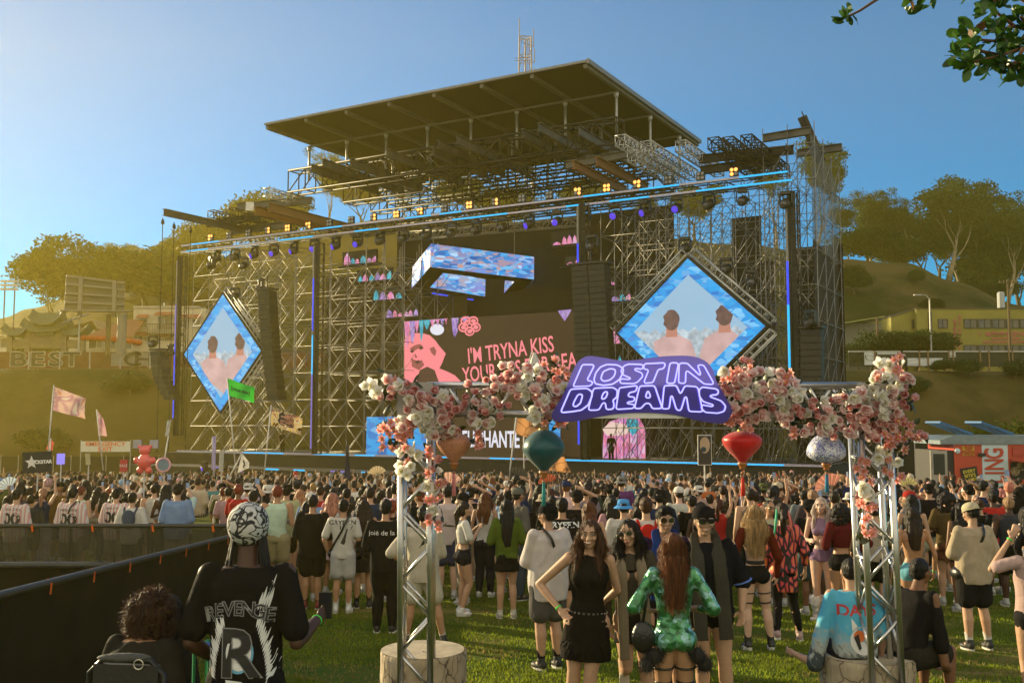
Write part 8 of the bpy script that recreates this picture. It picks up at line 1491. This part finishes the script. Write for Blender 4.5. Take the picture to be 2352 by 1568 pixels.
# ================= FLAGS, TOTEMS, SMALL THINGS =================
FD = 30.
def pole(a, b, par, r=.018, mat=None, D=FD, nm='pole'):
    m = MB(); p, q = at(*a, D), at(*b, D); q = p+(q-p)*((p.z-gl(D)-1.2)/max(.1,(p.z-q.z))) if q.z < gl(D)+1.2 else q; m.tube(p, q, r, 8); return m.build(nm, mat or M('pole_white', (.55,.53,.5), .5), par, smooth=True)
def cloth_quad(name, quad, mat, par, D=FD, amp=.05, n=14, decals=None, seed=0):
    A, B, C_, D_ = [at(*q, D) for q in quad]; vs = []
    def S(u, v, o=0): p = A.lerp(B,u).lerp(D_.lerp(C_,u), v); wv = amp*u*sin(u*7+v*2.5+seed)+amp*.5*u*noise.noise(Vector((u*3,v*3,seed))); return p+Vector((0,-wv*2-o,wv*.4))
    m = MB(); vs = [S(i/n, j/n) for i in range(n+1) for j in range(n+1)]; m.add(vs, [(i*(n+1)+j,(i+1)*(n+1)+j,(i+1)*(n+1)+j+1,i*(n+1)+j+1) for i in range(n) for j in range(n)]); o = m.build(name, mat, par, smooth=True)
    for nm, mt, pts, fs in (decals or []): m = MB(); m.add([S(x, y, .02) for x, y in pts], fs); m.build(nm, mt, o)
    return o
def base(name, label, cat, px, D=FD, group=None): return T(name, label, cat, (xat(px,D), D, gl(D)+1.2), group)
GF = 'flags held over the crowd'
def swirl(name, cols, sc=3): return crystal_free(name, cols, sc)
def crystal_free(name, cols, sc):
    m = M(name, cols[0], .8, trans=.35); n, L, b = nodes_of(m); t = n.new('ShaderNodeTexCoord'); a = n.new('ShaderNodeTexNoise'); a.inputs['Scale'].default_value = sc; a.inputs['Distortion'].default_value = 2; a.inputs['Detail'].default_value = 1; L(t.outputs['Object'], a.inputs[0]); c = n.new('ShaderNodeValToRGB'); c.color_ramp.interpolation = 'EASE'; e = c.color_ramp.elements
    for i, q in enumerate(cols): k = e[0] if i == 0 else (e[-1] if i == len(cols)-1 else e.new(.3+.4*i/(len(cols)-1))); k.position = .3+.4*i/(len(cols)-1); k.color = (*q,1)
    L(a.outputs[0], c.inputs[0]); L(c.outputs[0], b.inputs['Base Color'])
    for nd in n:
        if nd.type == 'BSDF_TRANSLUCENT': L(c.outputs[0], nd.inputs[0])
    return m
t = base('festival_flag','large pale pink flag with flowing figure print waving above the crowd in the haze','flag',125,26,GF); pole((124,884),(107,1075),t,D=26); cloth_quad('cloth',[(125,888),(200,915),(196,962),(121,942)],crystal_free('flag_pink',[(.6,.25,.15),(.7,.5,.42),(.5,.25,.3),(.7,.6,.5)],1.6),t,26)
t = base('festival_flag','small narrow pink flag hanging limp on a pole','flag',225,28,GF); pole((222,940),(237,1080),t,D=28); cloth_quad('cloth',[(222,941),(238,962),(245,1001),(226,1000)],MATS['flag_pink'],t,28,.02,seed=2)
t = base('festival_flag','small coral pennant just over the heads under the big pink flag','flag',112,28,GF); pole((117,1006),(112,1078),t,D=28); cloth_quad('cloth',[(117,1008),(125,1018),(121,1034),(105,1031)],M('flag_coral', (.7,.15,.1), .8, trans=.3),t,28,.01)
t = base('festival_flag','bright green flag with mirrored bracketed lettering in front of the smaller diamond screen','flag',522,30,GF); pole((522,868),(543,1095),t,D=30); v_, f_ = text_mesh('[adult swim]', 1, bold=.03)
cloth_quad('cloth',[(522,868),(587,891),(581,924),(524,908)],M('flag_green', (.04,.42,.05), .7, trans=.4, var=.08),t,30,.05,decals=[('lettering',INKB,[(.5-x*.145,.50-y*.30) for x,y,_ in v_],f_)],seed=1)
tanf = crystal_free('flag_tan',[(.05,.025,.015),(.55,.38,.12),(.5,.48,.35),(.3,.12,.08),(.6,.45,.2)],4.5); t = base('festival_flag','tan and brown ornate flag with large pinkish 88 beside the dark led column','flag',622,29,GF); pole((623,930),(606,1095),t,D=29); v_, f_ = text_mesh('88', 1, bold=.05)
cloth_quad('cloth',[(624,932),(694,960),(690,998),(621,976)],tanf,t,29,.04,decals=[('lettering_edge',INKB,[(.5+x*.5,.5-y*.85) for x,y,_ in v_],f_),('lettering',M('flag_rose', (.7,.35,.25), .7, trans=.3),[(.5+x*.46,.48-y*.78) for x,y,_ in v_],f_)],seed=3)
t = base('festival_flag','white flag with a black running figure tilted over the crowd','flag',555,27,GF); pole((556,1040),(525,1100),t,D=27); cloth_quad('cloth',[(556,1040),(573,1062),(572,1074),(545,1086)],M('flag_white', (.6,.58,.52), .8, trans=.3),t,27,.01,decals=[('figure',INKB,[(.3,.2),(.5,.3),(.6,.55),(.5,.8),(.4,.7),(.45,.5),(.3,.35)],[tuple(range(7))])])
t = base('festival_flag','dark furled flag drooping from its pole in front of the stage edge','flag',800,32,GF); pole((797,1008),(803,1098),t,D=32,mat=dkst); cloth_quad('cloth',[(797,1010),(801,1030),(806,1098),(790,1098)],M('flag_navy', (.03,.03,.06), .8),t,32,.03)
gir = M('flag_cracked', (.6,.3,.12), .8, trans=.35); n_, L_, b_ = nodes_of(gir); t_ = n_.new('ShaderNodeTexCoord'); v_ = n_.new('ShaderNodeTexVoronoi'); v_.feature = 'DISTANCE_TO_EDGE'; v_.inputs['Scale'].default_value = 4; L_(t_.outputs['Object'], v_.inputs['Vector']); c_ = n_.new('ShaderNodeValToRGB'); e_ = c_.color_ramp.elements; e_[0].position = .03; e_[0].color = (.05,.02,.01,1); e_[1].position = .06; e_[1].color = (.65,.33,.15,1); L_(v_.outputs['Distance'], c_.inputs[0]); L_(c_.outputs[0], b_.inputs['Base Color'])
t = base('festival_flag','tan flag with dark cracked lines on two white poles behind the teal lantern','flag',1200,24,GF); pole((1186,955),(1168,1110),t,D=24); pole((1203,990),(1204,1098),t,D=24.5); cloth_quad('cloth',[(1188,960),(1232,962),(1238,1012),(1184,995)],gir,t,24,.04); cloth_quad('cloth',[(1262,1050),(1296,1048),(1312,1086),(1262,1080)],gir,t,24,.03,seed=4)
t = base('beach_umbrella','furled white umbrella poking up between the flowers and the lyric wall','umbrella',1222,20); pole((1222,806),(1207,862),t,D=20,r=.012); m = MB(); m.lathe(at(1228,872,20), [(.14,0),(.12,.15),(.07,.4),(.02,.55)], 12, rib=.2, nr=6); m.build('canopy', M('umbrella_white', (.62,.6,.6), .7, trans=.3), t, smooth=True)
t = base('festival_flag','silver foil streamer on a long tilted pole at the hazy scaffold foot','flag',385,28,GF); pole((387,1000),(372,1090),t,D=28); cloth_quad('cloth',[(384,966),(395,962),(389,1000),(379,1002)],M('foil', (.6,.6,.55), .25, .7, bump=.6, bscale=12),t,28,.03)
t = base('totem_banner','narrow lilac upright banner pole rising from the crowd','banner',489,27); pole((488,1006),(492,1095),t,D=27); m = MB(); a = at(491,1040,27); m.box(a, (.1,.03,.9)); m.build('banner', M('banner_lilac', (.35,.3,.55), .7), t)
def board(name, label, px0, px1, y0, y1, D, mat, rot=0, extra=None, pole_to=None):
    t = base(name, label, 'sign', (px0+px1)/2, D); a, b = at(px0,y0,D), at(px1,y1,D); c = (a+b)/2; w_, h = abs(b.x-a.x), abs(a.z-b.z); ex = Vector((cos(rot),0,sin(rot))); ez = Vector((-sin(rot),0,cos(rot))); m = MB(); m.box(c,(w_,.03,h),(ex,Vector((0,1,0)),ez)); bd = m.build('board', mat, t); m = MB(); m.tube(c-ez*h*.4+Vector((0,.03,0)), Vector((c.x,D+.03,gl(D)+1.3)), .018, 6); m.build('pole', MATS['pole_white'], t)
    if extra: extra(bd, c, ex, ez, w_, h)
def star(bd, c, ex, ez, w_, h):
    m = MB(); o = c-Vector((0,.022,0))-ex*w_*.18; m.slab([o+(ex*cos(pi/2+k*pi/5)+ez*sin(pi/2+k*pi/5))*(h*.33 if k%2 == 0 else h*.14) for k in range(10)], .008, nrm=(0,-1,0)); m.build('star_emblem', INKW, bd); m = MB(); put_text(m, 'ROCKSTAR', o+ex*w_*.3-Vector((0,.012,0)), ex, ez, h*.22, ext=.004, bold=.006); m.build('lettering', INKW, bd)
board('star_sign','black board with white star and ROCKSTAR held over the hazy crowd',53,118,1037,1085,24,M('sign_black', (.02,.02,.02), .6),.05,star)
board('panel_sign','small glowing lilac panel held over the crowd next to the black star board',131,148,1041,1066,26,E('panel_lilac', (.6,.55,.95), 1.))
board('sale_sign','small red and white notice held over the crowd',276,292,1055,1083,26,M('sign_red', (.45,.06,.05), .7),0,lambda bd,c,ex,ez,w_,h: (lambda m: (put_text(m,'SALE',c-Vector((0,.02,0)),ex,ez,.1,ext=.002), m.build('lettering', INKW, bd)))(MB()))
board('shiny_sign','small shiny gold card held up in the haze',197,207,1041,1067,26,M('foil_gold', (.55,.5,.3), .3, .6),.1); board('card_sign','tall translucent card with green top held near the stage foot',504,513,1034,1082,27,M('card_pale', (.4,.4,.35), .4),-.03)
def disc(bd, c, ex, ez, w_, h): m = MB(); m.slab([c+(ex*cos(k*pi/12)+ez*sin(k*pi/12))*w_*.62-Vector((0,.03,0)) for k in range(24)], .03, nrm=(0,-1,0)); m.build('round_face', M('disc_blue', (.15,.25,.32), .6), bd); m = MB(); m.path([c+(ex*cos(k*pi/12)+ez*sin(k*pi/12))*w_*.64-Vector((0,.03,0)) for k in range(24)], .03, 6, closed=True); m.build('rim', M('rim_pink', (.6,.35,.4), .6), bd)
board('round_sign','round blue sign with a pink rim held beside the bear totem',365,388,1056,1078,25,M('disc_back', (.3,.3,.32), .7),0,disc)
board('poster_sign','white framed poster of an egg shaped head with one big round eye on a pole',1602,1635,998,1068,24,M('poster_frame', (.6,.58,.54), .6),0,lambda bd,c,ex,ez,w_,h: [ (lambda m: (m.box(c-Vector((0,.02,0)),(w_*.9,.01,h*.94)), m.build('picture', M('poster_dark', (.03,.025,.02), .5), bd)))(MB()), (lambda m: (m.slab([c+ex*(w_*.36*cos(k*pi/10))+ez*(h*.16+h*.27*sin(k*pi/10))-Vector((0,.03,0)) for k in range(20)], .006, nrm=(0,-1,0)), m.build('head_picture', M('poster_pale', (.42,.3,.2), .5), bd)))(MB()), (lambda m: ([m.slab([c+ex*(-w_*.1+w_*r*cos(k*pi/10))+ez*(h*.02+w_*r*sin(k*pi/10))-Vector((0,.034+.002*i,0)) for k in range(20)], .003, nrm=(0,-1,0)) for i, r in enumerate((.19,))], m.build('eye_picture', M('poster_eye', (.02,.05,.06), .2), bd)))(MB())])
t = base('bear_totem','pink inflatable bear with a bow held up on a stick in the haze','totem',330,24); m = MB(); c = at(332,1060,24); k = .0105*.9
for dx, dz, rx, rz in ((0,0,.17,.2),(0,.27,.14,.13),(-.13,.36,.05,.05),(.13,.36,.05,.05),(-.2,.03,.07,.09),(.2,.03,.07,.09),(-.1,-.2,.09,.09),(.1,-.2,.09,.09)): m.ell(c+Vector((dx,0,dz)),(rx,rx*.8,rz),12,8)
link(remesh(m,.02,2),'body',M('bear_pink', (.75,.12,.1), .3, coat=.5),t); bpy.data.objects[-1] if False else None; [setattr(q,'location',-wloc(t)) for q in t.children if q.name.startswith('body')]; m = MB(); m.tube(c-Vector((0,0,.2)),(c.x,24,gl(24)+1.2),.02,6); m.build('stick', MATS['pole_white'], t); m = MB(); [m.box(c+Vector((s*.2,.05,.42)),(.2,.06,.2)) for s in (-1,1)]; m.build('bow', M('bow_silver', (.4,.38,.42), .3, .6), t)
def fan(px, py, D, r, rot, col, label, lines=True):
    t = base('hand_fan', label, 'fan', px, D, 'folding fans held over heads'); c = at(px,py,D); R0 = r*D/F; m = MB(); n = 14; vs = [c]
    for i in range(n+1): a = rot+pi*(.12+.76*i/n)*1.0; vs += [c+Vector((cos(a)*R0*.3,(i%2)*.012,sin(a)*R0*.3)), c+Vector((cos(a)*R0,(i%2)*.02-.01,sin(a)*R0))]
    m.add(vs, [(1+2*i,2+2*i,4+2*i,3+2*i) for i in range(n)]); m.build('leaf', M('fan_%s' % col[0], col[1], .7, trans=.35), t); m = MB()
    for i in range(0,n+1,2): a = rot+pi*(.12+.76*i/n); m.tube(c, c+Vector((cos(a)*R0*.98,-.012,sin(a)*R0*.98)), .004, 4)
    m.build('ribs', M('fan_rib', (.15,.1,.06), .6), t); m = MB(); m.tube(c, c-Vector((0,0,.35)), .02, 6); m.build('handle', MATS['fan_rib'], t)
fan(22,1122,19,27,.5,('ice',(.5,.6,.7)),'large pale blue folding fan at the hazy picture edge'); fan(1030,1118,20,34,.15,('blush',(.75,.45,.35)),'blush pink folding fan seen just past the bare silver post'); fan(1188,1102,24,30,0,('dark',(.05,.05,.04)),'black folding fan left of the teal tassel'); fan(1260,1112,20,24,.3,('flame',(.4,.1,.05)),'dark orange folding fan under the teal lantern')
fan(867,1092,26,22,.1,('cream',(.6,.48,.3)),'cream folding fan left of the bare silver post'); fan(1910,1125,19,38,.55,('salmon',(.7,.3,.22)),'large salmon pink fan beside the sunnier post'); fan(2085,1120,24,24,0,('rainbow',(.5,.45,.2)),'multicoloured folding fan in front of the truck door'); fan(1000,1090,26,20,0,('white',(.6,.55,.5)),'white folding fan under the peach lantern')
# folded cart, chair and bag by the two seated women
def gear():
    D = 4.75; t = T('folding_chair','black padded folding chair back with clips behind the curly auburn mane','folding chair',(xat(290,D),D,gl(D))); bk = M('chair_black', (.014,.013,.012), .6, bump=.2); a, b = at(208,1512,D), at(376,1512,D); zb = gl(D)+.35; m = MB(); P = [(a.x,D,zb),(a.x,D,a.z-.06),(a.x+.06,D,a.z),(b.x-.06,D,b.z-.01),(b.x,D,b.z-.07),(b.x,D,zb)]; m.path(P,.016,8); m.build('frame', M('frame_black', (.02,.02,.02), .3, .5), t, smooth=True)
    m = MB(); m.slab([(a.x+.015,D,zb),(b.x-.015,D,zb),(b.x-.02,D,b.z-.03),(a.x+.02,D,a.z-.02)],.035); o = m.build('backrest', bk, t); m = MB(); m.slab([(a.x,D+.02,zb+.02),(b.x,D+.02,zb+.02),(b.x,D+.42,zb+.02),(a.x,D+.42,zb+.02)],.03); m.build('seat', bk, t)
    for x in (a.x, b.x): 
        for y in (0,.42): m = MB(); m.tube((x,D+y,zb),(x,D+y,gl(D+y)),.014,8); m.build('leg', MATS['frame_black'], t)
    m = MB(); p = at(270,1513,D-.03); m.ell(p+Vector((.02,.03,.0)),(.13,.03,.022),14,8); m.build('rolled_cloth', M('roll_grey', (.06,.06,.055), .8, bump=.5), t, smooth=True); m = MB(); q = at(318,1525,D-.04); m.path([q+Vector((.022*cos(k*pi/6),0,.022*sin(k*pi/6))) for k in range(12)],.003,5,closed=True); m.build('clip', METAL, t)
    D = 5.9; t = T('mesh_cart','small green wire basket with toys beside the seated women','basket',(xat(462,D),D,gl(D))); gm = M('wire_green', (.02,.3,.1), .5); m = MB(); a, b = at(446,1492,D), at(480,1492,D); z0 = gl(D)+.45
    for z in (a.z, (a.z+z0)/2, z0): m.path([(a.x,D,z),(b.x,D,z),(b.x,D+.25,z),(a.x,D+.25,z)],.008,5,closed=True)
    for x, y in ((a.x,D),(b.x,D),(b.x,D+.25),(a.x,D+.25)): m.tube((x,y,gl(D)),(x,y,a.z),.01,5)
    m.build('frame', gm, t); m = MB(); m.box(((a.x+b.x)/2,D+.12,a.z-.02),(.07,.16,.05)); m.build('blue_pouch', M('pouch_blue', (.03,.06,.25), .6), t); m = MB(); m.ell(((a.x+b.x)/2,D+.12,z0+.08),(.05,.08,.07),10,8); m.build('red_toy', M('toy_red', (.5,.05,.04), .5), t, smooth=True)
gear()
# two stage hands seen against the lower side screen
for px, lb in ((1404,'dark figure of a stage hand standing before the pink side screen'),(648,'dark figure of a stage hand on the deck by the hazier scaffold')):
    p = sw(px,1060,2.5); t, J, o = human(lb, 0, p.y, 1.75, 160, 'm', 'brown', ('short','black'), ('tee',(.012,.012,.012)), ('pants',(.012,.012,.012)), shoe=(.02,.02,.02), vox=.02, at0=(p.x,p.y,2.2), group='stage hands')
